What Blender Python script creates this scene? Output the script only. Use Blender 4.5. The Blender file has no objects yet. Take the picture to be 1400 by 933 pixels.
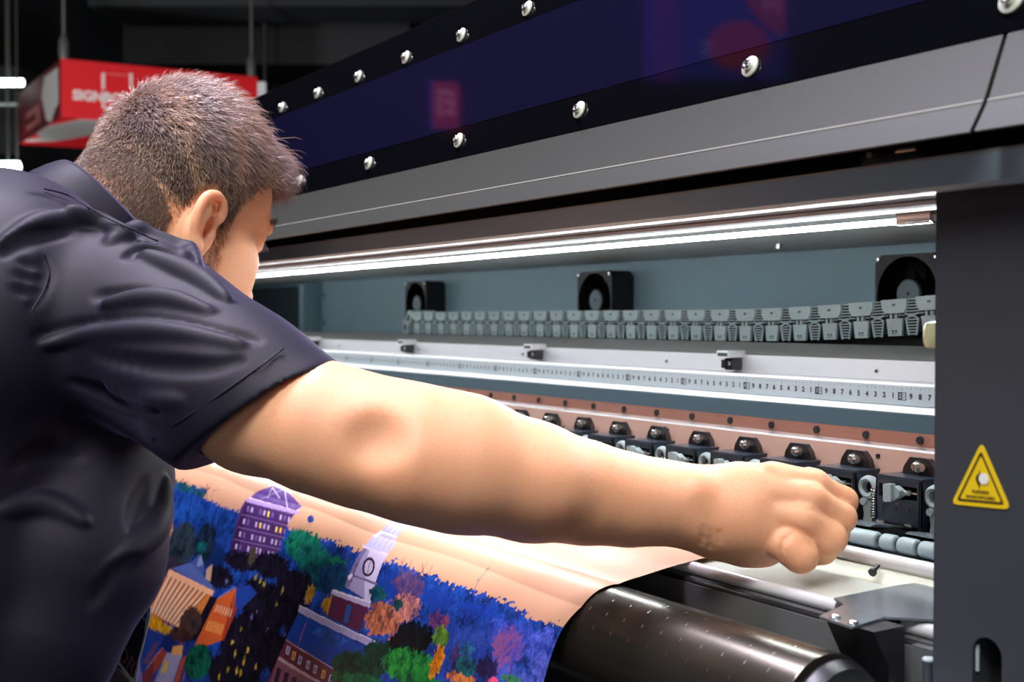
import bpy, bmesh, math, random
import numpy as np
from mathutils import Vector, Matrix
random.seed(7)
rng = np.random.default_rng(7)
C = bpy.context.scene.collection
H = 1.22                       # height of the lens above the floor, metres
FOC = 1650.0                   # focal length for a 1400 px wide frame
HYP = math.hypot(1030.0, FOC)
FX, FY = FOC/HYP, 1030.0/HYP   # heading of the camera: mostly along -X (down the length of the machine) and +Y
PITCH = math.atan(31.5/FOC)
PI = math.pi

# ------------------------------------------------------------------ materials
def nodes_of(name):
    m = bpy.data.materials.new(name); m.use_nodes = True
    nt = m.node_tree
    return m, nt, nt.nodes['Principled BSDF']
def mat(name, col, rough=.5, metal=0., spec=None, coat=0., coat_rough=.05, bump=0., bscale=200., var=0., vscale=8., emit=None, estr=0., sheen=0., sheen_tint=None, aniso=None, subs=0., rvar=0.):
    m, nt, b = nodes_of(name)
    b.inputs['Base Color'].default_value = (*col, 1)
    b.inputs['Roughness'].default_value = rough
    b.inputs['Metallic'].default_value = metal
    if spec is not None: b.inputs['Specular IOR Level'].default_value = spec
    if coat: b.inputs['Coat Weight'].default_value = coat; b.inputs['Coat Roughness'].default_value = coat_rough
    if sheen:
        b.inputs['Sheen Weight'].default_value = sheen; b.inputs['Sheen Roughness'].default_value = .4
        if sheen_tint: b.inputs['Sheen Tint'].default_value = (*sheen_tint, 1)
    if emit: b.inputs['Emission Color'].default_value = (*emit, 1); b.inputs['Emission Strength'].default_value = estr
    tc = nt.nodes.new('ShaderNodeTexCoord')
    def noise(sc, det=4, vec=None):
        n = nt.nodes.new('ShaderNodeTexNoise'); n.inputs['Scale'].default_value = sc; n.inputs['Detail'].default_value = det
        nt.links.new(vec or tc.outputs['Object'], n.inputs['Vector']); return n
    vec = None
    if aniso:                                     # stretched grain (brushed along one axis)
        mp = nt.nodes.new('ShaderNodeMapping'); mp.inputs['Scale'].default_value = aniso
        nt.links.new(tc.outputs['Object'], mp.inputs['Vector']); vec = mp.outputs['Vector']
    if var:
        n = noise(vscale, 4, vec); mx = nt.nodes.new('ShaderNodeMix'); mx.data_type = 'RGBA'
        mx.inputs['A'].default_value = (*[c*(1-var) for c in col], 1); mx.inputs['B'].default_value = (*[min(1, c*(1+var)) for c in col], 1)
        nt.links.new(n.outputs['Fac'], mx.inputs['Factor']); nt.links.new(mx.outputs['Result'], b.inputs['Base Color'])
    if rvar:
        n = noise(vscale*1.7, 4, vec); mr = nt.nodes.new('ShaderNodeMapRange')
        mr.inputs['To Min'].default_value = max(0, rough-rvar); mr.inputs['To Max'].default_value = min(1, rough+rvar)
        nt.links.new(n.outputs['Fac'], mr.inputs['Value']); nt.links.new(mr.outputs['Result'], b.inputs['Roughness'])
    if bump:
        n = noise(bscale, 5, vec); bp = nt.nodes.new('ShaderNodeBump'); bp.inputs['Strength'].default_value = bump; bp.inputs['Distance'].default_value = .002
        nt.links.new(n.outputs['Fac'], bp.inputs['Height']); nt.links.new(bp.outputs['Normal'], b.inputs['Normal'])
    return m

M = dict(
 hood=mat('painted_grey', (.033,.036,.030), .6, spec=.35, bump=.05, bscale=900),
 beam=mat('painted_dark_grey', (.33,.43,.50), .5, coat=.2, coat_rough=.2, bump=.04, bscale=900),
 cabinet=mat('painted_charcoal', (.031,.035,.044), .6, bump=.08, bscale=1200),
 black=mat('black_plastic', (.008,.008,.011), .38, bump=.05, bscale=700),
 blackmatte=mat('black_matte', (.006,.006,.008), .8),
 bracketblue=mat('black_blue_plastic', (.020,.030,.045), .34, bump=.04, bscale=600),
 tab=mat('black_tab_metal', (.03,.024,.026), .28, metal=.35),
 inner=mat('inner_steel_panel', (.27,.41,.48), .45, metal=.2, var=.12, vscale=3, rvar=.06),
 inner_top=mat('inner_top_panel', (.62,.75,.78), .4, metal=.3),
 inner_dark=mat('inner_dark_panel', (.02,.035,.045), .4, metal=.2),
 alu=mat('brushed_aluminium', (.78,.79,.82), .3, metal=.9, aniso=(1,60,60), bump=.03, bscale=60, rvar=.08),
 rail=mat('satin_aluminium', (.68,.68,.71), .38, metal=.55, aniso=(1,80,80), rvar=.06),
 railtop=mat('grey_rail_top', (.32,.315,.30), .42, metal=.35),
 white=mat('white_enamel', (.72,.73,.75), .35),
 lampline=mat('lamp_housing_reflection',(.22,.11,.08),.4,metal=.5), lampdark=mat('lamp_housing_dark',(.018,.02,.023),.6),  # lampline: orange reflection painted onto the aluminium lamp profile
 steel=mat('blue_steel', (.045,.075,.095), .55, spec=.2, aniso=(1,40,40), var=.15, vscale=6),
 edge=mat('edge_highlight',(.30,.30,.27),.35),  # lighter colour paints the highlight along hood, beam and cabinet edges
 copper=mat('anodised_warm_reflection', (.40,.185,.14), .3, metal=.45, aniso=(1,90,90), var=.08, vscale=4, rvar=.07),  # aluminium, with the pinkish reflection of print and arm put into its colour
 warm_reflect2=mat('satin_warm_reflection', (.50,.30,.245), .42, metal=.3, aniso=(1,60,60), var=.06, vscale=4),  # same warm reflection painted into the lower aluminium bar
 chrome=mat('chrome', (.82,.82,.84), .12, metal=1),
 satinrod=mat('satin_rod',(.80,.81,.84),.32,metal=.25),
 stripmetal=mat('strip_metal',(.26,.27,.29),.45,metal=.4),
 screw=mat('zinc_screw', (.72,.72,.70), .25, metal=1),
 greyplastic=mat('grey_blue_plastic', (.36,.43,.44), .45, bump=.03, bscale=500),
 roller=mat('grey_rubber', (.34,.42,.44), .5, bump=.05, bscale=900),
 cream=mat('cream_plate', (.40,.40,.32), .4, var=.12, vscale=6, metal=.15),
 platen=mat('platen_white', (.60,.64,.59), .35, var=.04, vscale=12),
 darkpanel=mat('dark_front_panel', (.11,.115,.115), .45, metal=.2),
 drum=mat('gloss_black_drum', (.075,.066,.052), .24, metal=.75, rvar=.05, vscale=5, aniso=(1,25,25)),
 fan=mat('fan_black', (.004,.005,.007), .45),
 fanhub=mat('fan_label', (.13,.20,.24), .4),
 link=mat('cable_chain_plastic', (.44,.56,.58), .5, bump=.05, bscale=500),
 linkdark=mat('cable_chain_gap', (.012,.02,.026), .6),
 glass=mat('lid_black_border', (.0025,.0025,.004), .06, spec=.5),
 window=mat('lid_tinted_window', (.005,.0045,.018), .04, spec=.5),
 ruler=mat('ruler_tape', (.40,.46,.50), .4),
 ink=mat('ruler_ink', (.03,.035,.045), .5),
 rubber=mat('washer_rubber', (.52,.54,.46), .45),
 knob=mat('olive_knob', (.62,.64,.36), .15, coat=.6),
 yellow=mat('sign_yellow', (.72,.50,.006), .5),
 signink=mat('sign_ink', (.05,.03,.01), .5),
 signwhite=mat('sign_white', (.72,.72,.66), .5),
 led=mat('led_tube', (1,1,1), .5, emit=(.93,.97,1.0), estr=26.),
 smoked=mat('plate_steel', (.38,.45,.50), .2, metal=.8, rvar=.06, vscale=9),
)

# ------------------------------------------------------------------ mesh helpers
def w(p): return Vector((p[0], p[1], p[2]+H))
ORG = {}
def link(o, parent=None, org=None):
    """org: world origin of the object (rel. to lens height already converted)."""
    C.objects.link(o)
    org = Vector(org) if org is not None else Vector((0,0,0))
    ORG[o.name] = org
    if parent is not None:
        o.parent = parent
        o.location = org - ORG[parent.name]
    else:
        o.location = org
    return o
def thing(name, label, cat, org, group=None):
    o = bpy.data.objects.new(name, None); o.empty_display_size = .1
    link(o, None, org); o['label'] = label; o['category'] = cat
    if group: o['group'] = group
    return o
def tag(o, label, cat, group=None, kind=None):
    o['label'] = label; o['category'] = cat
    if group: o['group'] = group
    if kind: o['kind'] = kind
    return o
def smooth_angle(me, deg=35):
    if not len(me.polygons): return
    me.polygons.foreach_set('use_smooth', [True]*len(me.polygons))
    try: me.set_sharp_from_angle(angle=math.radians(deg))
    except Exception: pass

class G:
    """collects shapes; every vertex in metres, z relative to the lens height unless absz."""
    def __init__(s): s.v=[]; s.f=[]; s.m=[]; s.mats=[]
    def mi(s, m):
        if m not in s.mats: s.mats.append(m)
        return s.mats.index(m)
    def add(s, vs, fs, m):
        k=len(s.v); i=s.mi(m); s.v += [tuple(v) for v in vs]
        for f in fs: s.f.append([k+j for j in f]); s.m.append(i)
    def box(s, x0,x1,y0,y1,z0,z1, m, bev=0.):
        if bev>0:
            bm=bmesh.new(); bmesh.ops.create_cube(bm,size=1)
            for v in bm.verts:
                v.co=Vector(((x0+x1)/2+v.co.x*(x1-x0),(y0+y1)/2+v.co.y*(y1-y0),(z0+z1)/2+v.co.z*(z1-z0)))
            bmesh.ops.bevel(bm,geom=bm.edges[:],offset=bev,segments=2,profile=.7,affect='EDGES')
            s.addbm(bm,m); return
        vs=[(x,y,z) for x in (x0,x1) for y in (y0,y1) for z in (z0,z1)]
        s.add(vs,[(0,1,3,2),(4,6,7,5),(0,4,5,1),(2,3,7,6),(0,2,6,4),(1,5,7,3)],m)
    def addbm(s,bm,m,mtx=None):
        bm.verts.index_update()
        vs=[(mtx@v.co if mtx else v.co)[:] for v in bm.verts]
        s.add(vs,[[v.index for v in f.verts] for f in bm.faces],m); bm.free()
    def prism(s, prof, x0, x1, m, thick=None, caps=True):
        """closed polygon in (y,z) extruded along x"""
        n=len(prof)
        vs=[(x0,y,z) for y,z in prof]+[(x1,y,z) for y,z in prof]
        fs=[(i,(i+1)%n,n+(i+1)%n,n+i) for i in range(n)]
        if caps: fs += [list(range(n))[::-1], [n+i for i in range(n)]]
        s.add(vs,fs,m)
    def strip(s, prof, x0, x1, m, t=.002):
        """open profile in (y,z) thickened behind (away from the front-top side) and extruded along x"""
        back=[]
        for i,(y,z) in enumerate(prof):
            a=prof[max(0,i-1)]; b=prof[min(len(prof)-1,i+1)]
            dy,dz=b[0]-a[0],b[1]-a[1]; L=math.hypot(dy,dz) or 1
            n=(-dz/L, dy/L)                      # left normal
            if n[0]<0 or (abs(n[0])<1e-6 and n[1]>0): n=(-n[0],-n[1])
            back.append((y+n[0]*t, z+n[1]*t))
        s.prism(list(prof)+back[::-1], x0, x1, m)
    def tube(s, pts, r, m, seg=12, caps=True):
        """round tube through points; r number or list"""
        n=len(pts); rr=r if isinstance(r,(list,tuple)) else [r]*n
        P=[Vector(p) for p in pts]; vs=[]; fs=[]
        up=None
        for i in range(n):
            t=(P[min(n-1,i+1)]-P[max(0,i-1)]).normalized()
            if up is None:
                up=Vector((0,0,1)) if abs(t.z)<.9 else Vector((1,0,0))
            a=(up-t*up.dot(t)).normalized(); b=t.cross(a); up=a
            for k in range(seg):
                an=2*PI*k/seg; vs.append(P[i]+(a*math.cos(an)+b*math.sin(an))*rr[i])
        for i in range(n-1):
            for k in range(seg):
                fs.append((i*seg+k,i*seg+(k+1)%seg,(i+1)*seg+(k+1)%seg,(i+1)*seg+k))
        if caps: fs += [list(range(seg))[::-1],[(n-1)*seg+k for k in range(seg)]]
        s.add(vs,fs,m)
    def lathe(s, prof, c, axis, m, seg=20):
        """prof: (radius, along) around axis through c"""
        ax=Vector(axis).normalized(); up=Vector((0,0,1)) if abs(ax.z)<.9 else Vector((1,0,0))
        a=(up-ax*up.dot(ax)).normalized(); b=ax.cross(a); c=Vector(c); vs=[];fs=[]
        for r,h in prof:
            for k in range(seg):
                an=2*PI*k/seg; vs.append(c+ax*h+(a*math.cos(an)+b*math.sin(an))*max(r,1e-5))
        for i in range(len(prof)-1):
            for k in range(seg): fs.append((i*seg+k,i*seg+(k+1)%seg,(i+1)*seg+(k+1)%seg,(i+1)*seg+k))
        fs += [list(range(seg))[::-1],[(len(prof)-1)*seg+k for k in range(seg)]]
        s.add(vs,fs,m)
    def poly(s, pts, thick, normal, m):
        """flat polygon in 3-D thickened along normal"""
        nrm=Vector(normal).normalized()*thick; n=len(pts)
        vs=[Vector(p) for p in pts]+[Vector(p)+nrm for p in pts]
        fs=[list(range(n))[::-1],[n+i for i in range(n)]]+[(i,(i+1)%n,n+(i+1)%n,n+i) for i in range(n)]
        s.add(vs,fs,m)
    def build(s, name, parent=None, org=None, ang=35, absz=False):
        me=bpy.data.meshes.new(name)
        o0=Vector(org) if org is not None else (Vector(s.v[0])+Vector((0,0,0 if absz else H)))
        if org is None:
            a=np.array(s.v); c=(a.min(0)+a.max(0))/2; o0=Vector((c[0],c[1],c[2]+(0 if absz else H)))
        dz=0 if absz else H
        me.from_pydata([(x-o0.x,y-o0.y,z+dz-o0.z) for x,y,z in s.v],[],s.f)
        for m in s.mats: me.materials.append(m)
        me.polygons.foreach_set('material_index', s.m)
        bm=bmesh.new(); bm.from_mesh(me); bmesh.ops.recalc_face_normals(bm,faces=bm.faces); bm.to_mesh(me); bm.free()
        smooth_angle(me,ang)
        o=bpy.data.objects.new(name,me)
        return link(o,parent,o0)
def rounded(pts, r, n=4):
    out=[]; N=len(pts)
    for i,(x,y) in enumerate(pts):
        p=Vector((x,y)); a=Vector(pts[i-1])-p; b=Vector(pts[(i+1)%N])-p
        a=p+a.normalized()*min(r,a.length*.45); b=p+b.normalized()*min(r,b.length*.45)
        for k in range(n+1):
            t=k/n; q=a*(1-t)**2+p*2*t*(1-t)+b*t*t; out.append((q.x,q.y))
    return out
_tc={}
def text_mesh(txt, size, bold=0.):
    key=(txt,size,bold)
    if key in _tc: return _tc[key]
    cu=bpy.data.curves.new('t','FONT'); cu.body=txt; cu.size=size; cu.align_x='CENTER'; cu.align_y='CENTER'; cu.offset=bold; cu.resolution_u=3
    o=bpy.data.objects.new('t',cu); C.objects.link(o)
    bpy.context.view_layer.update()
    me=bpy.data.meshes.new_from_object(o.evaluated_get(bpy.context.evaluated_depsgraph_get()))
    r=([tuple(v.co) for v in me.vertices],[list(p.vertices) for p in me.polygons])
    bpy.data.objects.remove(o); bpy.data.curves.remove(cu); bpy.data.meshes.remove(me)
    _tc[key]=r; return r
def add_text(g, txt, size, org, ux, uy, m, bold=0., sx=1.):
    vs,fs=text_mesh(txt,size,bold); ux=Vector(ux); uy=Vector(uy); org=Vector(org)
    g.add([org+ux*v[0]*sx+uy*v[1] for v in vs],fs,m)
def dup(o, parent, delta):
    c=o.copy(); C.objects.link(c); c.parent=parent; c.location=Vector(o.location)+Vector(delta); return c
# ================================================================== THE PRINTER
XL, XR = -3.25, -.16
printer = thing('wide_format_printer', 'long grey wide-format printer with open hood and lit print bay', 'printer', (-1.7,.9,0))
PR = printer

# --- hood: tinted lid with bolts, upper cover, lower beam
def lidy(z): return .56+.25*(z-.1506)
g=G()
g.prism([(.56,.1506),(.6002,.3115),(.606,.3150),(1.12,.345),(1.12,.335),(.612,.3060),(.572,.1506)], XL, XR, M['glass'])
lid=g.build('lid', PR)
g=G(); g.poly([(x,lidy(z)-.0004,z) for x,z in ((XL+.1,.1814),(XR,.1814),(XR,.2675),(XL+.1,.2675))], .0006,(0,1,-.25),M['window'])
g.build('tinted_window', lid)['label']='deep blue tinted window pane'
nv=Vector((0,-1,.25)).normalized()
def lid_bolt(x,z):
    g=G(); c0=Vector((x,lidy(z),z))
    g.lathe([(.0066,0),(.0074,.0008),(.0072,.0018),(.0060,.0024)],c0,nv,M['rubber'],24)
    g.lathe([(.0034,.0022),(.0036,.003),(.0036,.0052),(.0030,.0060),(.0018,.0060),(.0018,.0048)],c0,nv,M['screw'],16)
    return g.build('bolt', lid)
b0=lid_bolt(-.4043,.1677)
for i in range(1,14): dup(b0, lid, (-.1978*i,0,0))
b1=lid_bolt(-.9208,.2790)
for i in range(-6,18):
    if i: dup(b1, lid, (-.1204*i,0,0))
# hood cover with a vertical joint at the right
def hoodp(x0,x1):
    g=G()
    g.prism([(.560,.1500),(.5445,.1140),(.5435,.1125),(.5330,.0965),(.5345,.0957),(.5450,.110),(.590,.125),(.590,.1500)],x0,x1,M['hood'])
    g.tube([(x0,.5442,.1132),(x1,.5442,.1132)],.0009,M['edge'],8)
    return g
hood=hoodp(XL,-.4065).build('hood_cover',PR)
hoodp(-.4035,XR).build('hood_cover',PR)
g=G(); g.box(XL,XR,.590,.61,.0905,.15,M['blackmatte']); g.build('gap_shadow_plate',PR)  # matte black fill standing for the shadow in the hood gap
g=G()
g.prism([(.562,.0903),(.5600,.0890),(.5600,.0735),(.563,.0712),(.600,.0740),(.600,.0903)],XL,XR,M['beam'])
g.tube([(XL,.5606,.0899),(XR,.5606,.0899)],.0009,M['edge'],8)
beam=g.build('lower_hood_beam',PR)
def latch(x):
    g=G()
    g.box(x-.022,x+.022,.556,.580,.0905,.0955,M['black'],.001)
    g.box(x-.017,x-.006,.554,.566,.0925,.0985,M['black'],.001)
    g.tube([(x+.004,.558,.096),(x+.018,.558,.096)],.0022,M['screw'],10)
    g.tube([(x-.012,.552,.0955),(x-.012,.556,.0955)],.002,M['screw'],10)
    return g.build('latch',PR)
latch(-.478); latch(-1.575)
# chrome and profile strips inside the opening, lamp
g=G(); g.prism([(.602,.0768),(.625,.0753),(.625,.0800),(.602,.0800)],XL+.1,-.44,M['stripmetal']); g.build('chrome_strip',PR)
g=G(); g.prism([(.627,.0762),(.634,.0756),(.634,.0800),(.627,.0800)],XL+.1,-.44,M['lampdark'])
g.prism([(.636,.0752),(.650,.0742),(.650,.0800),(.636,.0800)],XL+.1,-.44,M['lampline'])
g.prism([(.654,.0752),(.690,.0770),(.690,.0830),(.654,.0830)],XL+.1,-.44,M['lampdark'])
g.prism([(.694,.0775),(.712,.0772),(.712,.0840),(.694,.0840)],XL+.1,-.44,M['lampline'])
g.prism([(.716,.0800),(.740,.0815),(.740,.0860),(.716,.0860)],XL+.1,-.44,M['lampdark'])
g.build('lamp_profile',PR)
g=G(); g.tube([(-2.98,.75,.0748),(-.630,.75,.0748)],.0024,M['led'],12)
lampo=g.build('led_tube',PR)
g=G()
g.box(-.632,-.600,.742,.758,.071,.083,M['screw'],.001); g.tube([(-.60,.75,.077),(-.47,.75,.077)],.005,M['alu'],12)
g.build('end_cap',lampo)
# --- inner bay
g=G(); g.prism([(.738,.0862),(1.12,.0850),(1.13,.0850),(1.13,.092),(.738,.092)],-3.1,-.44,M['inner_top']); g.build('bay_top_panel',PR)
g=G(); g.box(-3.1,-.44,1.12,1.13,-.05,.0846,M['inner']); bw=g.build('back_panel',PR)
g=G(); g.box(-3.1,-.44,.97,1.125,-.040,-.032,M['blackmatte']); g.build('bay_floor',PR)
g=G(); g.box(-3.1,-2.66,1.085,1.119,-.032,.075,M['inner_dark']); g.box(-2.665,-2.640,1.075,1.119,-.032,.080,M['inner'],.002)
g.tube([(-2.61,1.119,-.012),(-2.61,1.112,-.012)],.006,M['screw'],10); g.tube([(-2.61,1.119,.052),(-2.61,1.112,.052)],.005,M['screw'],10)
g.build('cable_duct',PR)
g=G(); g.tube([(-1.02,1.0,.0862),(-1.02,1.0,.080)],.004,M['screw'],10); g.build('ceiling_screw',PR)
# fans
def fan(x0,name='cooling_fan'):
    s=.0885; zt=.071; y0,y1=1.078,1.119
    g=G()
    n=28; cx,cz=x0+s/2,zt-s/2; R=s*.47
    # square frame with a round opening
    def ring(y): return [(cx+R*math.cos(2*PI*k/n),y,cz+R*math.sin(2*PI*k/n)) for k in range(n)]
    def sq(y):
        out=[]
        for k in range(n):
            a=2*PI*k/n; c_,s_=math.cos(a),math.sin(a); q=s/2/max(abs(c_),abs(s_)); out.append((cx+q*c_,y,cz+q*s_))
        return out
    vs=sq(y0)+ring(y0)+ring(y1-.004)+sq(y1); fs=[]
    for k in range(n):
        j=(k+1)%n
        fs+=[(k,j,n+j,n+k),(n+k,n+j,2*n+j,2*n+k),(k,3*n+k,3*n+j,j),(2*n+k,2*n+j,3*n+j,3*n+k)]
    g.add(vs,fs,M['fan'])
    g.lathe([(R+.001,0),(R+.001,.002)],(cx,y1-.006,cz),(0,1,0),M['blackmatte'],28)
    fr=g.build(name,PR)
    g=G()
    g.lathe([(.0165,.0),(.0175,.001),(.0175,.022)],(cx,y0+.003,cz),(0,1,0),M['fan'],28)
    g.build('motor_hub',fr)
    g=G(); g.lathe([(.0152,.0),(.0152,.0006)],(cx,y0+.0022,cz),(0,1,0),M['fanhub'],28); g.lathe([(.002,0),(.002,.0007)],(cx,y0+.0016,cz),(0,1,0),M['black'],10); g.build('hub_label',fr)
    for k in range(9):
        a=2*PI*k/9; g=G(); vs=[];
        for i in range(6):
            t=i/5; rr=.0172+(R-.003-.0172)*t; aa=a+.55*t
            for sgn in (-1,1):
                th=aa+sgn*(.19-.03*t); yy=y0+.008+ (sgn+1)*.008
                vs.append((cx+rr*math.cos(th),yy,cz+rr*math.sin(th)))
        vs2=[(x,y+.001,z) for x,y,z in vs]; fs=[]
        for i in range(5): fs+=[(2*i,2*i+1,2*i+3,2*i+2),(12+2*i,12+2*i+2,12+2*i+3,12+2*i+1)]
        g.add(vs+vs2,fs,M['fan']); g.build('blade',fr)
    for dx in (.005,s-.005):
        for dz in (.005,s-.005): g=G(); g.lathe([(.0018,0),(.0022,.001),(.0022,.003)],(x0+dx,y0-.002,zt-dz),(0,1,0),M['screw'],10); g.build('corner_screw',fr)
    return fr
for x0 in (-2.1237,-1.5351,-.9465): fan(x0)

# --- cable chain
def chz(x):            # centre height of the chain along x
    t=max(0,(x+1.10))/.32
    return -.0085 + .0145*t*t*.92 if t<1.2 else .01
chain=None
P=.0440
xs=[-.7960-P*i for i in range(27)]
g=G(); g.box(-1.94,-.47,1.0,1.055,-.032,-.020,M['blackmatte']); g.build('chain_tray',PR)
gch=G()
pts=[(x,1.012,chz(x)) for x in np.linspace(-1.93,-.70,30)]
gch.tube(pts,.008,M['linkdark'],8)
chain=gch.build('cable_chain',PR)
def link_mesh(x, turn=0.):
    g=G(); yf=.985; hh=.0188
    def q(pts,dy,m,t=.003):     # polygon in local x (to the right), z
        c_,s_=math.cos(turn),math.sin(turn)
        g.poly([(x+px*c_-pz*s_, yf+dy, chz(x)+px*s_+pz*c_) for px,pz in pts], t,(0,1,0),m)
    # dark body block behind
    q([(-.021,-hh+.002),(.021,-hh+.002),(.021,hh-.002),(-.021,hh-.002)],.0050,M['linkdark'],.045)
    # upper wide plate
    q([(-.0165,hh),(.0165,hh),(.0160,hh*.55),(.0120,.0045),(-.0120,.0045),(-.0160,hh*.55)],0,M['link'])
    # lower narrow plate
    q([(-.0105,-.0010),(.0105,-.0010),(.0085,-hh),(-.0085,-hh)],0,M['link'])
    # middle latch bars
    q([(-.0048,.0035),(-.0018,.0035),(-.0018,-.0008),(-.0048,-.0008)],-.001,M['link'])
    q([(.0014,.0035),(.0044,.0035),(.0044,-.0008),(.0014,-.0008)],-.001,M['link'])
    q([(-.0012,.0036),(.0008,.0036),(.0008,-.0009),(-.0012,-.0009)],-.0005,M['linkdark'],.001)
    # diamond ribs beside the latch
    for sx in (-1,1):
        q([(sx*.0062,.0022),(sx*.0100,.0048),(sx*.0145,.0022),(sx*.0100,-.0006)],-.0002,M['linkdark'],.001)
        q([(sx*.0066,.0026),(sx*.0142,.0026),(sx*.0142,.0018),(sx*.0066,.0018)],-.0008,M['link'],.001)
    # hatched ladders at the right-hand joint: upper narrow at top, lower narrow at bottom
    X=.022
    for k in range(6):
        z0=hh-.0005-k*.0030; wv=.0042+.0009*k
        q([(X-wv,z0-.0009),(X+wv,z0-.0009),(X+wv,z0-.0024),(X-wv,z0-.0024)],.0022,M['linkdark'],.002)
        q([(X-wv-.001,z0),(X+wv+.001,z0),(X+wv+.001,z0-.0010),(X-wv-.001,z0-.0010)],.0008,M['link'],.002)
    for k in range(6):
        z0=-.0022-k*.0029; wv=.0078-.0007*k
        q([(X-wv,z0),(X+wv,z0),(X+wv,z0-.0011),(X-wv,z0-.0011)],.0004,M['link'],.002)
    for sx in (-1,1):
        q([(X+sx*.0086,-.0015),(X+sx*.0072,-.0015),(X+sx*.0040,-hh),(X+sx*.0054,-hh)],0,M['link'],.002)
        q([(X,.0012),(X+sx*.0080,.0042),(X+sx*.0080,.0028),(X,-.0002),(X,-.0002)],-.0004,M['link'],.002)
        q([(X,.0008),(X+sx*.0080,-.0028),(X+sx*.0080,-.0014),(X,.0022),(X,.0022)],-.0004,M['link'],.002)
    # moulded marks
    for dx in (-.0018,.0004): q([(dx,hh-.0045),(dx+.0011,hh-.0045),(dx+.0011,hh-.0068),(dx,hh-.0068)],-.0004,M['linkdark'],.0006)
    q([(-.003,-hh+.006),(-.0012,-hh+.006),(-.0012,-hh+.0042),(-.003,-hh+.0042)],-.0004,M['linkdark'],.0006)
    q([(.001,-hh+.006),(.003,-hh+.006),(.003,-hh+.0042),(.001,-hh+.0042)],-.0004,M['linkdark'],.0006)
    q([(-.0035,-hh+.003),(.0035,-hh+.003),(.0035,-hh+.0024),(-.0035,-hh+.0024)],-.0004,M['linkdark'],.0006)
    return g.build('chain_link',chain)
xs.append(-.7960+P)
for x in xs:
    if x>-1.905:
        link_mesh(x,turn=max(0,(x+1.10))*.19)
# turned end links at the left
g=G()
for (cx,cz,a) in ((-1.925,.000,.9),(-1.938,-.017,1.9)):
    c_,s_=math.cos(a),math.sin(a)
    g.poly([(cx+px*c_-pz*s_,.984,cz+px*s_+pz*c_) for px,pz in ((-.012,-.009),(.012,-.009),(.014,.004),(.008,.010),(-.008,.010))],.05,(0,1,0),M['link'])
    g.poly([(cx+px*c_-pz*s_,.983,cz+px*s_+pz*c_) for px,pz in ((-.006,-.003),(.006,-.003),(.006,.003),(-.006,.003))],.001,(0,1,0),M['linkdark'])
g.build('end_link',chain)

# --- carriage rail, white faces, ruler, steel and tinted aluminium bars
g=G(); g.strip([(.985,-.0282),(.968,-.0282),(.902,-.0395)],-3.1,-.44,M['railtop'],.004); g.build('rail_top',PR)
g=G(); g.strip([(.9015,-.0398),(.898,-.0578),(.882,-.0600),(.872,-.0600),(.868,-.0612)],-3.1,-.44,M['rail'],.003); g.build('rail_face',PR)
g=G(); g.strip([(.8683,-.0606),(.8690,-.0610),(.8690,-.0785),(.8600,-.0787),(.8560,-.0838)],-3.1,-.44,M['white'],.003); g.build('ruler_bar',PR)
g=G(); g.box(-2.9,-.47,.8655,.8685,-.0780,-.0617,M['ruler']); ru=g.build('ruler',PR)
g=G()
yt=.8652
for t in range(12,236):
    x=-(.5288+.009993*t); d=t%10
    if d: add_text(g,str(d),.0066,(x,yt,-.0698),(1,0,0),(0,0,1),M['ink'],bold=.0003)
    else:
        g.poly([(x-.0045,yt,-.0663),(x+.0045,yt,-.0663),(x+.0045,yt,-.0735),(x-.0045,yt,-.0735)],.0002,(0,1,0),M['ink'])
        add_text(g,str(t//10)[-1] if t<100 else str(t//10),.0056,(x-.0018,yt-.0002,-.0699),(1,0,0),(0,0,1),M['ruler'],bold=.00012,sx=.8)
        g.poly([(x+.0004,yt-.0001,-.0669),(x+.0038,yt-.0001,-.0669),(x+.0038,yt-.0001,-.0729),(x+.0004,yt-.0001,-.0729)],.0001,(0,1,0),M['ruler'])
        add_text(g,'0',.0054,(x+.0021,yt-.0003,-.0699),(1,0,0),(0,0,1),M['ink'],sx=.7)
rn=g.build('ruler_numerals',ru); rn['label']='dark printed centimetre numerals'
g=G()
for t in range(120,2360,5):
    x=-(.5288+.0009993*t); L=.0028 if t%50==0 else (.0016 if t%10==0 else .001)
    g.poly([(x-.00012,yt,-.0622),(x+.00012,yt,-.0622),(x+.00012,yt,-.0622-L),(x-.00012,yt,-.0622-L)],.0002,(0,1,0),M['ink'])
g.build('ruler_ticks',ru)
g=G(); g.strip([(.8540,-.0838),(.8490,-.0842),(.8465,-.1000),(.8440,-.1005)],-3.1,-.44,M['steel'],.004); g.build('steel_bar',PR)
g=G(); g.strip([(.8420,-.0990),(.8405,-.1100)],-3.1,-.44,M['copper'],.006); cb=g.build('hole_strip',PR)
g=G(); g.strip([(.8402,-.1102),(.8310,-.1118),(.8300,-.1138)],-3.1,-.44,M['alu'],.004); g.build('edge_strip',PR)
g=G(); g.strip([(.8285,-.1135),(.8240,-.1310),(.8225,-.1350)],-3.1,-.44,M['warm_reflect2'],.006); cl=g.build('roller_mounting_bar',PR)
g=G(); g.lathe([(.0034,0),(.0036,.001),(.0036,.004)],(-.6885,.8395,-.1048),(0,1,0),M['blackmatte'],16); g.lathe([(.0016,0),(.0016,.001)],(-.6885,.8392,-.1048),(0,1,0),M['tab'],6)
h0=g.build('socket_hole',cb)
for i in range(1,32): dup(h0,cb,(-.0594*i,0,0))
g=G(); g.lathe([(.0021,0),(.0021,.003)],(-.7215,.8255,-.1205),(0,1,0),M['blackmatte'],12); h1=g.build('small_hole',cl)
for i in range(1,7): dup(h1,cl,(-.2868*i,0,0))
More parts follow.
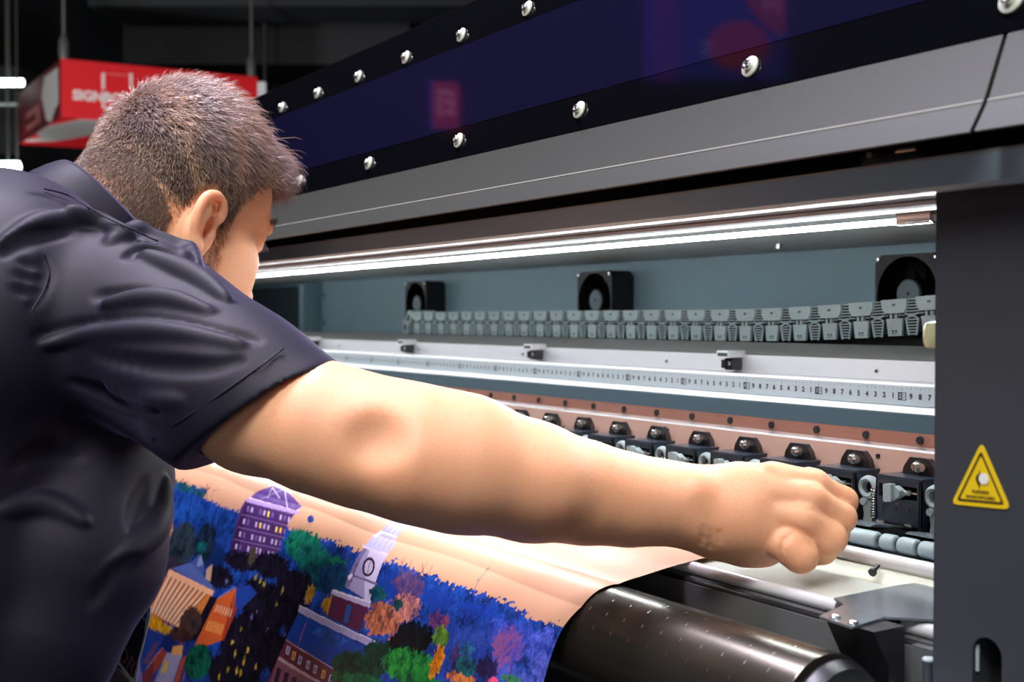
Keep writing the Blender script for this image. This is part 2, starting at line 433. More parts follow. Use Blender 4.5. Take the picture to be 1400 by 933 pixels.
g=G(); g.lathe([(.0016,0),(.002,.0006),(.002,.003)],(-.7867,.8975,-.0505),(0,1,0),M['screw'],12); h2=g.build('rail_screw',PR)
for i in range(1,7): dup(h2,PR,(-.3116*i,0,0))
# clips on the rail
def clip(x):
    g=G()
    g.box(x-.006,x+.006,.885,.8995,-.0560,-.0435,M['black'],.0006)
    g.box(x-.008,x-.002,.882,.887,-.0540,-.0450,M['black'],.0005)
    g.lathe([(.0022,0),(.0026,.001),(.0026,.003)],(x+.002,.882,-.049),(0,1,0),M['screw'],12)
    g.lathe([(.0012,0),(.0012,.001)],(x+.002,.8815,-.049),(0,1,0),M['blackmatte'],8)
    o=g.build('rail_clip',PR)
    g=G(); g.box(x-.0135,x+.0055,.880,.905,-.0425,-.0350,M['white'],.001); g.box(x-.011,x+.004,.8793,.8803,-.0410,-.0375,M['steel']); g.build('clip_block',o)
    return o
for x in (-.9781,-1.3668,-1.7466,-2.1361,-2.52): clip(x)

# --- recess behind the pinch rollers and roller shaft plate
g=G(); g.box(-3.1,-.44,.842,.85,-.185,-.112,M['blackmatte']); g.box(-3.1,-.44,.770,.845,-.190,-.184,M['blackmatte']); g.build('recess_panel',PR)
# --- pinch roller units
def pinch(xb):
    x=xb
    g=G()
    # body plate with a slot, in front
    yb=.792
    x0,x1=x-.0245,x+.0215; zt,zb=-.1318,-.1700
    g.box(x0,x1,yb,yb+.003,-.1375,zt,M['bracketblue'],.0005)
    g.box(x0,x1,yb,yb+.003,zb,-.1485,M['bracketblue'],.0005)
    g.box(x0,x0+.0035,yb,yb+.003,-.149,-.137,M['bracketblue'])
    g.box(x1-.0035,x1,yb,yb+.003,-.149,-.137,M['bracketblue'])
    g.box(x0+.002,x1-.002,yb+.012,yb+.016,zb,zt,M['blackmatte'])
    for xx in (x0,x1-.002): g.box(xx,xx+.002,yb,yb+.040,zb-.003,zt,M['bracketblue'],.0004)
    g.box(x0,x1,yb+.001,.828,zt-.001,zt+.0012,M['bracketblue'],.0004)
    # faint raised ribs and feet
    for dx in (-.014,-.001,.012): g.tube([(x+dx-.002,yb-.0003,-.153),(x+dx+.002,yb-.0003,-.153)],.0007,M['bracketblue'],6); g.tube([(x+dx-.0022,yb-.0003,-.1555),(x+dx-.0022,yb-.0003,-.1585)],.0006,M['bracketblue'],6)
    g.box(x0+.004,x0+.012,yb-.004,yb+.001,-.1705,-.1675,M['screw'],.0008)
    g.box(x1-.013,x1-.006,yb-.004,yb+.001,-.1705,-.1675,M['screw'],.0008)
    u=g.build('pinch_roller_unit',PR)
    # tab above, bolted to the tinted aluminium bar
    g=G(); prof=rounded([(x-.0180,-.1325),(x-.0165,-.1250),(x-.0100,-.1162),(x+.0085,-.1162),(x+.0150,-.1235),(x+.0175,-.1325)],.0018)
    g.poly([(px,.8165,pz) for px,pz in prof],.006,(0,1,0),M['tab']); t=g.build('mounting_tab',u)
    g=G(); g.lathe([(.0048,0),(.0050,-.0012),(.0048,-.0022),(.0036,-.0026),(.0036,-.0056),(.0030,-.0062),(.0018,-.0062),(.0018,-.005)],(x-.0005,.8165,-.1235),(0,1,0),M['screw'],18)
    g.lathe([(.0035,0),(.0035,-.004)],(x+.0055,.8165,-.1235),(0,1,0),M['screw'],14); g.build('mounting_bolt',u)
    # slider rod and grey lever
    g=G(); g.tube([(x-.019,yb+.004,-.1428),(x+.0185,yb+.004,-.1428)],.0016,M['chrome'],10); g.build('slider_rod',u)
    g=G(); g.poly([(px,yb-.010,pz) for px,pz in rounded([(x-.0085,-.1362),(x-.0005,-.1358),(x+.0000,-.1500),(x-.0080,-.1506)],.0012)],.006,(0,1,0),M['greyplastic'])
    g.poly([(px,yb-.006,pz) for px,pz in rounded([(x-.001,-.1370),(x+.005,-.1405),(x+.005,-.1455),(x-.001,-.1495)],.0012)],.007,(0,1,0),M['greyplastic'])
    g.tube([(x+.004,yb+.001,-.1430),(x+.008,yb+.004,-.1430)],.0024,M['greyplastic'],10)
    g.build('lever',u)
    # ring wheel, spring and hook between this unit and the next one on its left
    xw=x-.0385
    g=G(); R,r=.0074,.0029; vs=[];fs=[];A,B=26,8
    for i in range(A):
        a=2*PI*i/A
        for j in range(B):
            b=2*PI*j/B; q=R+r*math.cos(b)
            vs.append((xw+q*math.cos(a),.800+r*1.5*math.sin(b),-.1440+q*math.sin(a)))
            fs.append((i*B+j,i*B+(j+1)%B,((i+1)%A)*B+(j+1)%B,((i+1)%A)*B+j))
    g.add(vs,fs,M['greyplastic']); g.lathe([(.0050,0),(.0050,.004)],(xw,.803,-.1440),(0,1,0),M['black'],18); g.build('ring_wheel',u)
    g=G(); pts=[]
    for i in range(0,11*10+1):
        a=2*PI*i/10; pts.append((x-.0282+.0026*math.cos(a),.794+.0026*math.sin(a),-.1430-.0245*i/110))
    g.tube(pts,.0006,M['screw'],5); g.tube([(x-.032,.800,-.1405),(x-.026,.800,-.1405)],.002,M['screw'],8); g.build('spring',u)
    g=G()
    hk=rounded([(xw-.004,-.1545),(xw+.0060,-.1555),(xw+.0062,-.1600),(xw+.0035,-.1640),(xw+.0058,-.1685),(xw+.0048,-.1735),(xw-.0005,-.1755),(xw-.0042,-.1725),(xw-.0030,-.1670),(xw-.0042,-.1610)],.0015)
    g.poly([(px,.797,pz) for px,pz in hk],.006,(0,1,0),M['greyplastic'])
    g.lathe([(.0032,0),(.0032,.008)],(xw-.003,.795,-.1560),(0,1,0),M['greyplastic'],12); g.build('hook',u)
    # front rollers on their shaft
    rz,ry=-.1748,.7445
    g=G(); g.tube([(x-.046,ry,rz),(x+.024,ry,rz)],.0018,M['screw'],8); sh=g.build('roller_shaft',u)
    for a,b in ((-.0440,-.0305),(-.0270,-.0105),(-.0070,.0205)):
        g=G(); g.lathe([(.0036,.0008),(.0044,0),(.0060,.0006),(.0066,.0018),(.0066,b-a-.0018),(.0060,b-a-.0006),(.0044,b-a),(.0040,b-a-.0014),(.0018,b-a-.0014)],(x+a,ry,rz),(1,0,0),M['roller'],24)
        g.build('rubber_roller',u)
    g=G(); g.prism([(.750,-.1668),(.756,-.1655),(.790,-.1700),(.790,-.1715),(.756,-.1675)],x-.028,x+.006,M['smoked']); g.build('roller_arm',u)
    return u
for i in range(0,17): pinch(-.6692-.0690*i)
pinch(-.6692+.0690)
# --- roller rest plate, chrome feed rod, cream wall, platen, front rod
g=G(); g.strip([(.738,-.1830),(.722,-.1812),(.7195,-.1830)],-3.1,-.44,M['smoked'],.0015); g.build('roller_rest_plate',PR)
g=G(); g.prism([(.734,-.1835),(.734,-.185),(.770,-.185),(.770,-.1835)],-3.1,-.44,M['inner_dark']); g.build('rest_shelf',PR)
g=G(); g.tube([(-3.1,.7105,-.1815),(-.44,.7105,-.1815)],.0062,M['satinrod'],28); g.build('feed_rod',PR)
g=G(); g.prism([(.7015,-.1862),(.7105,-.1850),(.726,-.1840),(.726,-.205),(.690,-.205),(.690,-.1945)],-3.1,-.44,M['cream']); g.build('cream_plate',PR)
g=G(); g.prism([(.690,-.1938),(.640,-.1942),(.630,-.1955),(.630,-.207),(.690,-.207)],-3.1,-.44,M['platen']); g.build('platen',PR)
g=G(); g.tube([(-.6100,.7000,-.1828),(-.6085,.6925,-.1862)],.0016,M['black'],10); g.tube([(-.6083,.6925,-.1862),(-.6080,.6905,-.1870)],.0032,M['black'],12); so=g.build('socket_screw',PR)
g=G(); g.tube([(-3.1,.6215,-.1965),(-.575,.6215,-.1965)],.0048,M['satinrod'],24); g.tube([(-.5195,.6215,-.1965),(-.44,.6215,-.1965)],.0048,M['satinrod'],24); g.build('front_rod',PR)
g=G(); g.prism([(.629,-.196),(.616,-.2035),(.611,-.206),(.606,-.260),(.606,-.30),(.640,-.30),(.640,-.196)],-3.1,-.44,M['darkpanel']); g.build('front_channel',PR)
g=G(); g.tube([(-3.1,.6145,-.2055),(-.44,.6145,-.2055)],.003,M['black'],10); g.build('lower_rod',PR)
# --- drum under the print
g=G()
prof=[(.0385,0),(.0400,.0015)]
g.lathe([(.0396,0),(.0400,.0008),(.0400,2.585),(.0396,2.5865)],(-3.10,.545,-.2425),(1,0,0),M['drum'],96)
drum=g.build('guide_drum',PR,ang=40)
g=G(); g.lathe([(.0375,0),(.0375,.004),(.034,.012),(.012,.014),(.012,.03)],(-.5140,.549,-.2440),(1,0,0),M['black'],40); g.build('end_cap',drum)
# pairs of tiny pin marks along the drum
g=G()
for row,an in enumerate((62,80,98,116,134,152)):
    a=math.radians(an); ny,nz=math.cos(a),math.sin(a)
    for k in range(30):
        x=-.535-.0205*k-(.006 if row%2 else 0)
        c=Vector((x,.545+ny*.0400,-.2425+nz*.0400)); t=Vector((0,-nz,ny))
        g.poly([c+t*-.0013+Vector((-.0004,0,0)),c+t*.0013+Vector((-.0004,0,0)),c+t*.0013+Vector((.0004,0,0)),c+t*-.0013+Vector((.0004,0,0))],.00025,(0,ny,nz),M['screw'])
g.build('pin_marks',drum)
# --- plate and bracket at the right end
g=G()
g.poly([(x,y,-.1905) for x,y in ((-.5427,.5683),(-.5128,.5652),(-.5193,.6022),(-.470,.6486),(-.470,.7173),(-.5749,.7173),(-.5763,.6793),(-.5729,.6137),(-.5560,.605))],.0016,(0,0,1),M['smoked'])
pl=g.build('end_plate',PR)
g=G()
for x,y in ((-.5345,.574),(-.5180,.572)): g.lathe([(.0036,0),(.0036,.0010),(.0026,.0020),(.001,.0023)],(x,y,-.1890),(0,0,1),M['screw'],16)
g.build('plate_screws',pl)
g=G()
g.prism([(.572,-.1907),(.625,-.1907),(.625,-.205),(.600,-.33),(.588,-.33),(.586,-.215)],-.541,-.5365,M['black'])
g.prism([(.572,-.1907),(.60,-.1907),(.60,-.40),(.586,-.40),(.586,-.215)],-.5365,-.502,M['black'])
g.box(-.502,-.47,.606,.620,-.40,-.203,M['darkpanel'])
g.build('support_bracket',PR)
g=G(); g.tube([(-.484,.600,-.2080),(-.484,.600,-.42)],.0035,M['cabinet'],12); g.lathe([(.0038,0),(.004,.001),(.003,.002)],(-.484,.600,-.2080),(0,0,1),M['greyplastic'],14); g.build('stop_pin',PR)
g=G(); g.poly([(x,y,-.232) for x,y in ((-.500,.548),(-.44,.548),(-.44,.62),(-.500,.60))],.003,(0,0,1),M['greyplastic']); g.build('side_tray',PR)
# --- right cabinet with warning sign
g=G()
slot=[]
def stad(cx,cz,r,h,n=10): return [(cx+r*math.cos(PI*k/n),cz+r*math.sin(PI*k/n)) for k in range(n+1)]+[(cx+r*math.cos(PI+PI*k/n),cz-h+r*math.sin(PI+PI*k/n)) for k in range(n+1)]
bm=bmesh.new()
xa,xb,za,zb=-.4647,XR,-1.05,.0795
outer=[(xa+.003,za),(xb,za),(xb,zb),(xa+.003,zb)]
sl=stad(-.4283,-.1880,.0095,.05)
vo=[bm.verts.new((x,.580,z)) for x,z in outer]; vi=[bm.verts.new((x,.580,z)) for x,z in sl]
eo=[bm.edges.new((vo[i],vo[(i+1)%4])) for i in range(4)]; ei=[bm.edges.new((vi[i],vi[(i+1)%len(vi)])) for i in range(len(vi))]
bmesh.ops.triangle_fill(bm,use_beauty=True,edges=eo+ei)
cav=bmesh.ops.extrude_edge_only(bm,edges=ei); 
for v in cav['geom']:
    if isinstance(v,bmesh.types.BMVert): v.co.y+=.03
g.addbm(bm,M['cabinet'])
g.strip([(.580,zb),(.583,zb+.0022),(.588,zb+.003),(1.15,zb+.003)],xa+.003,xb,M['cabinet'],.003)
g.prism([(.580,za),(.580,zb),(.583,zb+.002),(1.15,zb+.002),(1.15,za)],xa,xa+.003,M['cabinet'])
g.box(-.45,-.40,.60,.612,-.27,-.17,M['blackmatte'])
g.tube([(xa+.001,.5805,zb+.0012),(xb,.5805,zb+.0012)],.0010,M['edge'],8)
cab=g.build('right_cabinet',PR)
g=G(); g.tube([(-.4375,.584,-.185),(-.4375,.584,-.200)],.0012,M['greyplastic'],8); g.build('handle_lever',cab)
g=G()
A,B_,T=(-.4525,-.1068),(-.4135,-.1048),(-.4325,-.0692)
tri=rounded([A,B_,T],.0045,6); g.poly([(x,.5795,z) for x,z in tri],.0012,(0,1,0),M['yellow']); wsn=g.build('warning_sign',cab); wsn['label']='yellow triangular warning sticker'
def shrink(s,off=.0): 
    cx=(A[0]+B_[0]+T[0])/3; cz=(A[1]+B_[1]+T[1])/3
    return [(cx+(x-cx)*s,cz+(z-cz)*s) for x,z in (A,B_,T)]
g=G()
o_=rounded(shrink(.80),.0022,5); i_=rounded(shrink(.70),.0016,5); n=len(o_)
vs=[(x,.5792,z) for x,z in o_]+[(x,.5792,z) for x,z in i_]; g.add(vs,[(k,(k+1)%n,n+(k+1)%n,n+k) for k in range(n)],M['signink'])
g.poly([(x,.5791,z) for x,z in [(-.4360,-.0900),(-.4350,-.0880),(-.4338,-.0870),(-.4334,-.0845),(-.4330,-.0870),(-.4330,-.0935),(-.4335,-.0960),(-.4340,-.0938),(-.4352,-.0925)]],.0001,(0,1,0),M['signink'])
add_text(g,'WARNING',.0023,(-.4327,.5790,-.0974),(1,0,.05),(0,0,1),M['signink'],bold=.0001)
add_text(g,'MOVING PARTS INSIDE',.0018,(-.4327,.5790,-.1004),(1,0,.05),(0,0,1),M['signink'],bold=.0001)
g.build('warning_print',wsn)
g=G(); g.lathe([(.0032,0),(.0032,.0002)],(-.4306,.5790,-.0898),(0,1,0),M['signwhite'],20); g.build('warning_circle',wsn)
g=G(); g.lathe([(.004,0),(.0075,.001),(.0088,.004),(.0090,.008),(.0088,.013),(.0075,.016),(.004,.017)],(-.4905,.615,-.0190),(0,0,1),M['knob'],28); g.tube([(-.4905,.615,-.0105),(-.455,.615,-.0105)],.0035,M['black'],10); g.build('olive_knob',PR)
# --- the rest of the machine: side cabinet at the far end, lower body, back shell, feet
g=G()
g.box(XL,-3.1,.585,1.15,-1.05,.0795,M['cabinet'],.004); g.build('left_cabinet',PR)
g=G(); g.prism([(.640,-.30),(1.14,-.30),(1.14,-.75),(.70,-.75),(.66,-.70)],-3.1,-.465,M['cabinet']); g.build('lower_body',PR)
g=G(); g.box(XL,XR,1.131,1.15,-.30,.345,M['cabinet']); g.box(XL,XR,.735,1.15,.0925,.0965,M['blackmatte']); g.build('back_shell',PR)
for x in (-2.95,-.35):
    for y in (.66,1.08):
        g=G(); g.lathe([(.045,-1.22),(.045,-1.208),(.014,-1.20),(.014,-1.04)],(x,y,0),(0,0,1),M['screw'],20); g.build('levelling_foot',PR)
# ================================================================== THE HALL
MR = dict(
 floor=mat('hall_floor', (.035,.036,.042), .45, var=.2, vscale=2.5, bump=.05, bscale=60),
 wall=mat('hall_wall', (.012,.014,.020), .8, var=.2, vscale=.6),
 wall2=mat('hall_back_panels', (.020,.023,.029), .75),
 ceil=mat('hall_ceiling', (.028,.029,.031), .85, var=.25, vscale=1.2),
 truss=mat('dark_duct', (.026,.029,.034), .6),
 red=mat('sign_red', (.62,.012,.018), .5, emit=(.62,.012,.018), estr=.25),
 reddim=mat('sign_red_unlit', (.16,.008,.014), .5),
 signw=mat('sign_letter_white', (.8,.78,.78), .5, emit=(.8,.7,.7), estr=.12),
 signp=mat('sign_letter_pink', (.55,.16,.18), .5),
 white=mat('sign_underside_white', (.85,.83,.82), .6),
 rod=mat('hanger_rod', (.16,.16,.15), .5, metal=.4),
 tube=mat('ceiling_tube', (1,1,1), .5, emit=(.85,1.0,.97), estr=9.),
 screen=mat('far_screen_white', (.7,.7,.72), .5, emit=(.8,.8,.85), estr=.45),
)
def struct(o): o['kind']='structure'; return o
def sbox(name,x0,x1,y0,y1,z0,z1,m):
    g=G(); g.box(x0,x1,y0,y1,z0,z1,m); return struct(g.build(name,absz=True))
sbox('floor',-14,4,-4,11,-.1,0,MR['floor'])
sbox('ceiling',-14,4,-4,11,5.2,5.3,MR['ceil'])
sbox('wall_left',-14.1,-14,-4,11,0,5.2,MR['wall'])
sbox('wall_back',-14,4,11,11.1,0,5.2,MR['wall2'])
sbox('wall_right',4,4.1,-4,11,0,5.2,MR['wall'])
sbox('wall_front',-14,4,-4.1,-4,0,5.2,MR['wall'])
def at(u,v,d):
    """point seen at (u,v) of the 1400x933 frame, d metres ahead of the lens (z relative to lens height)"""
    x=(u-700)/FOC; y=-(v-466.5)/FOC; cp,sp=math.cos(PITCH),math.sin(PITCH)
    F=Vector((-FX,FY,0)); R=Vector((FY,FX,0)); U=Vector((0,0,1))
    r=(F*cp-U*sp)+R*x+(U*cp+F*sp)*y
    return r*(d/(r.dot(F)))
def prj(p):
    p=Vector(p); cp,sp=math.cos(PITCH),math.sin(PITCH); F=Vector((-FX,FY,0)); R=Vector((FY,FX,0)); U=Vector((0,0,1))
    z=p.dot(F*cp-U*sp); return 700+FOC*p.dot(R)/z, 466.5-FOC*p.dot(U*cp+F*sp)/z, z
# --- hanging box sign
A0=at(83,80,8.0); zt=A0.z; zb=at(83,160,8.0).z
Bk=at(26,128,9.25); Rt=at(352,108,8.62)
pa=Vector((A0.x,A0.y)); pb=Vector((Bk.x,Bk.y)); pc=Vector((Rt.x,Rt.y)); pd=pb+(pc-pa)
sg=G()
V8=[(p.x,p.y,z) for z in (zb,zt) for p in (pa,pc,pd,pb)]
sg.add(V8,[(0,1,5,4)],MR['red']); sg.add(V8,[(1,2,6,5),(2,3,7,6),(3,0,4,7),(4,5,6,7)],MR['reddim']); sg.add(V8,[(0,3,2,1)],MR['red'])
sgn=thing('hanging_sign','red box sign with white bracket logo hanging from the ceiling','sign',(A0.x,A0.y,zt+H))
sg.build('sign_box',sgn)
fu=(pc-pa).normalized(); fn=Vector((fu.y,-fu.x)); 
if fn.dot(-pa)<0: fn=-fn
def onf(s,z,off=.006): q=pa+fu*s+fn*off; return Vector((q.x,q.y,z))
Ls=(pc-pa).length
def front_at(u,v):
    # solve position along the front face for a picture column
    lo,hi=0,Ls
    for _ in range(40):
        m_=(lo+hi)/2
        if prj(onf(m_,zt))[0]<u: lo=m_
        else: hi=m_
    q=onf(lo,zt); d=math.hypot(q.x,q.y); vv=prj((q.x,q.y,zt))[1]; v2=prj((q.x,q.y,zb))[1]
    return lo, zt+(v-vv)/(v2-vv)*(zb-zt)
g=G()
s0,z0=front_at(121,131); s1,_=front_at(190,131)
cx_=(s0+s1)/2
hgt=abs(front_at(121,123)[1]-front_at(121,137)[1])
ux=Vector((fu.x,fu.y,0))
p=onf(front_at(99,130)[0],front_at(99,130)[1])
vs,fs=text_mesh('SIGNBOX',.088,.004); x0=min(v[0] for v in vs); x1=max(v[0] for v in vs)
wid=front_at(188,130)[0]-front_at(98,130)[0]; k=1.0; 
g.add([p+ux*((v[0]-x0)*k)+Vector((0,0,v[1])) for v in vs],fs,MR['signw'])
def bar(u0,v0,u1,v1,m=MR['signw']):
    a,za=front_at(u0,v0); b,zb_=front_at(u1,v1)
    g.add([onf(a,za),onf(b,za),onf(b,zb_),onf(a,zb_)],[(0,1,2,3)],m)
bar(139,100,181,103.5); bar(139,100,143,122); bar(177,100,181,122); bar(139,140,143,148); bar(139,146,150,149)
lg=g.build('sign_lettering',sgn); lg['label']='white lettering and open square logo'
# white swoosh under the box and on its side
g=G()
def und(s,t): q=pa+(pc-pa)*s+(pb-pa)*t; return (q.x,q.y,zb-.004)
pts=[(.10,.02),(.26,.02),(.31,.12),(.30,.35),(.22,.62),(.14,.80),(.03,.86),(.0,.86),(.0,.80),(.06,.72),(.0,.55),(.0,.30)]
g.poly([und(s,t) for s,t in pts],.003,(0,0,1),MR['white'])
un=(pb-pa); sn=Vector((-un.y,un.x)).normalized(); 
if sn.dot(-pa)<0: sn=-sn
def sid(t,q): r=pa+un*t+sn*.004; return (r.x,r.y,zt+(zb-zt)*q)
g.poly([sid(t,q) for t,q in ((.05,.12),(.34,.10),(.40,.45),(.30,.90),(.20,.98),(.12,.80),(.05,.75))],.002,(sn.x,sn.y,0),MR['white'])
g.poly([sid(t,q) for t,q in ((.45,.50),(.80,.50),(.80,.62),(.55,.62),(.55,.75),(.80,.75),(.80,.85),(.45,.85))],.002,(sn.x,sn.y,0),MR['signp'])
g.build('sign_graphic',sgn)
for (s,t) in ((.02,.02),(.98,.03)):
    q=pa+(pc-pa)*s+(pb-pa)*t; g=G(); g.tube([(q.x,q.y,zt),(q.x,q.y,5.2-H)],.012,MR['rod'],8); g.lathe([(.03,0),(.035,.02),(.035,.12),(.018,.16)],(q.x,q.y,zt),(0,0,1),MR['rod'],12); g.build('hanger_rod',sgn)
# white lit panel further back
a=at(318,112,9.6); b=at(362,112,9.6); c=at(362,132,9.6)
g=G(); g.poly([(a.x,a.y,a.z),(b.x,b.y,b.z),(b.x,b.y,c.z),(a.x,a.y,c.z)],.04,(-.8,.5,0),MR['screen'])
g.tube([(b.x,b.y,a.z),(b.x,b.y,5.2-H)],.01,MR['rod'],6)
tag(g.build('lit_panel'),'small white lit panel hanging behind the man and red sign','panel')
def hall_tube(u,v,L,r,d,label,m=MR['tube']):
    q=at(u,v,d); R_=Vector((FY,FX,0)); g=G(); e=q-R_*L
    g.tube([q,e],r,m,12)
    o=G(); 
    for s in (.2,.8):
        c=q+(e-q)*s; g.tube([(c.x,c.y,c.z+r),(c.x,c.y,5.2-H)],.006,MR['rod'],6)
    return tag(g.build('hall_light'),label,'ceiling light',group=None)
hall_tube(31,113,.55,.030,10,'greenish white tube light hanging left of the red sign')
hall_tube(25,143,.5,.012,10.5,'thin dim tube light below the brighter tube beside the red sign',mat('dim_tube',(.3,.32,.3),.5,emit=(.7,.8,.7),estr=.25))
hall_tube(26,228,.4,.038,9.,'short bright oval light hanging low above the man\'s shoulder')
g=G(); q=at(24,243,9.2); g.lathe([(.01,0),(.035,.01),(.045,.05),(.03,.09)],q,(0,0,-1),MR['white'],14); g.tube([q,(q.x,q.y,5.2-H)],.006,MR['rod'],6); tag(g.build('spot_lamp'),'small round white spot lamp below the oval light','lamp')
# ducts and panels under the ceiling
def duct(u0,v0,u1,v1,d,depth,m,label,name='ceiling_duct'):
    a=at(u0,v0,d); b=at(u1,v0,d); c=at(u1,v1,d); n=Vector((-FX,FY,0))*depth
    g=G(); P4=[a,b,Vector((b.x,b.y,c.z)),Vector((a.x,a.y,c.z))]
    g.add([*P4,*[p+n for p in P4]],[(0,1,2,3),(7,6,5,4),(0,4,5,1),(1,5,6,2),(2,6,7,3),(3,7,4,0)],m)
    return tag(g.build(name),label,'ceiling duct')
duct(168,18,560,88,9.8,.8,MR['truss'],'long dark grey duct running under the black ceiling behind the red sign')
duct(120,-60,660,8,9.0,.5,MR['truss'],'wide grey duct right under the ceiling at the top edge')
duct(-60,90,24,210,10.8,.6,MR['ceil'],'black hanging panel at the far left behind the tube lights')
# backlit stands behind the photographer (seen mirrored in the tinted lid)
def mirrored(u,v,dist=4.0):
    """place in the hall whose mirror image shows in the lid at (u,v)"""
    d=at(u,v,1.0); t=(.56-.25*.1506)/(d.y-.25*d.z); p=d*t; n=Vector((0,-1,.25)).normalized(); dd=d.normalized(); r=dd-n*2*dd.dot(n); return p+r*dist
mm=dict(red=mat('banner_red',(.5,.03,.08),.5,emit=(.75,.05,.14),estr=.6), pink=mat('banner_pink',(.7,.2,.4),.5,emit=(.8,.25,.5),estr=.9), violet=mat('banner_violet',(.12,.03,.3),.5,emit=(.16,.03,.42),estr=.8),
  blue=mat('banner_blue',(.03,.05,.5),.5,emit=(.03,.06,.62),estr=.6), white=mat('banner_white',(.7,.7,.9),.5,emit=(.6,.6,1.),estr=.8))
def mquad(g,u0,v0,u1,v1,m,dist=4.,sk=0.):
    g.add([mirrored(u0,v0,dist),mirrored(u1,v0,dist),mirrored(u1+sk,v1,dist),mirrored(u0+sk,v1,dist)],[(0,1,2,3)],m)
def mpoly(g,pts,m,dist): g.add([mirrored(a,b,dist) for a,b in pts],[tuple(range(len(pts)))],m)
def mrod(g,u,v,dist=4.):
    q=mirrored(u,v,dist); g.tube([q,(q.x,q.y,5.2-H)],.008,MR['rod'],6)
g=G(); mquad(g,592,112,628,176,mm['red'],4.02)
for a in (((599,122),(604,122),(604,160),(599,160)),((599,122),(620,124),(620,130),(599,128)),((608,136),(622,138),(622,144),(608,142)),((608,150),(622,152),(622,158),(608,156)),((616,128),(620,128),(620,158),(616,158))): mpoly(g,a,mm['pink'],4.0)
mpoly(g,((588,108),(592,108),(592,180),(588,180)),mm['blue'],4.0); mrod(g,610,112)
tag(g.build('hall_banner'),'small red hall banner with pink strokes, mirrored near the lid\'s upper bolts','banner')
g=G(); mquad(g,880,-40,930,112,mm['violet'],4.1); mquad(g,884,-40,894,112,mm['blue'],4.05); mrod(g,905,-40)
tag(g.build('hall_banner'),'plain violet hall banner mirrored in the lid beside the blue one','banner')
g=G(); mquad(g,931,-60,1076,110,mm['blue'],4.1)
mpoly(g,[(1010+42*math.cos(a),62+34*math.sin(a)) for a in np.linspace(0,2*PI,24,endpoint=False)],mm['red'],4.05)
mpoly(g,[(1016,-40),(1074,-40),(1074,40),(1066,50),(1040,30),(1022,5)],mm['red'],4.0)
for a in ([(1044,-5),(1049,-5),(1049,16),(1044,16)],[(1062,-5),(1067,-5),(1067,20),(1062,20)],[(1047,-5),(1057,6),(1056,12),(1046,2)],[(1064,-5),(1057,6),(1057,12),(1066,0)]): mpoly(g,a,mm['pink'],3.96)
for k in range(9): a=k*.7; mpoly(g,[(966,66),(966+9*math.cos(a)-1,66+12*math.sin(a)),(966+9*math.cos(a)+1,66+12*math.sin(a)+1)],mm['white'],3.95)
mrod(g,1000,-60)
tag(g.build('hall_banner'),'blue hall banner with red disc and letter M, mirrored in the lid','banner')

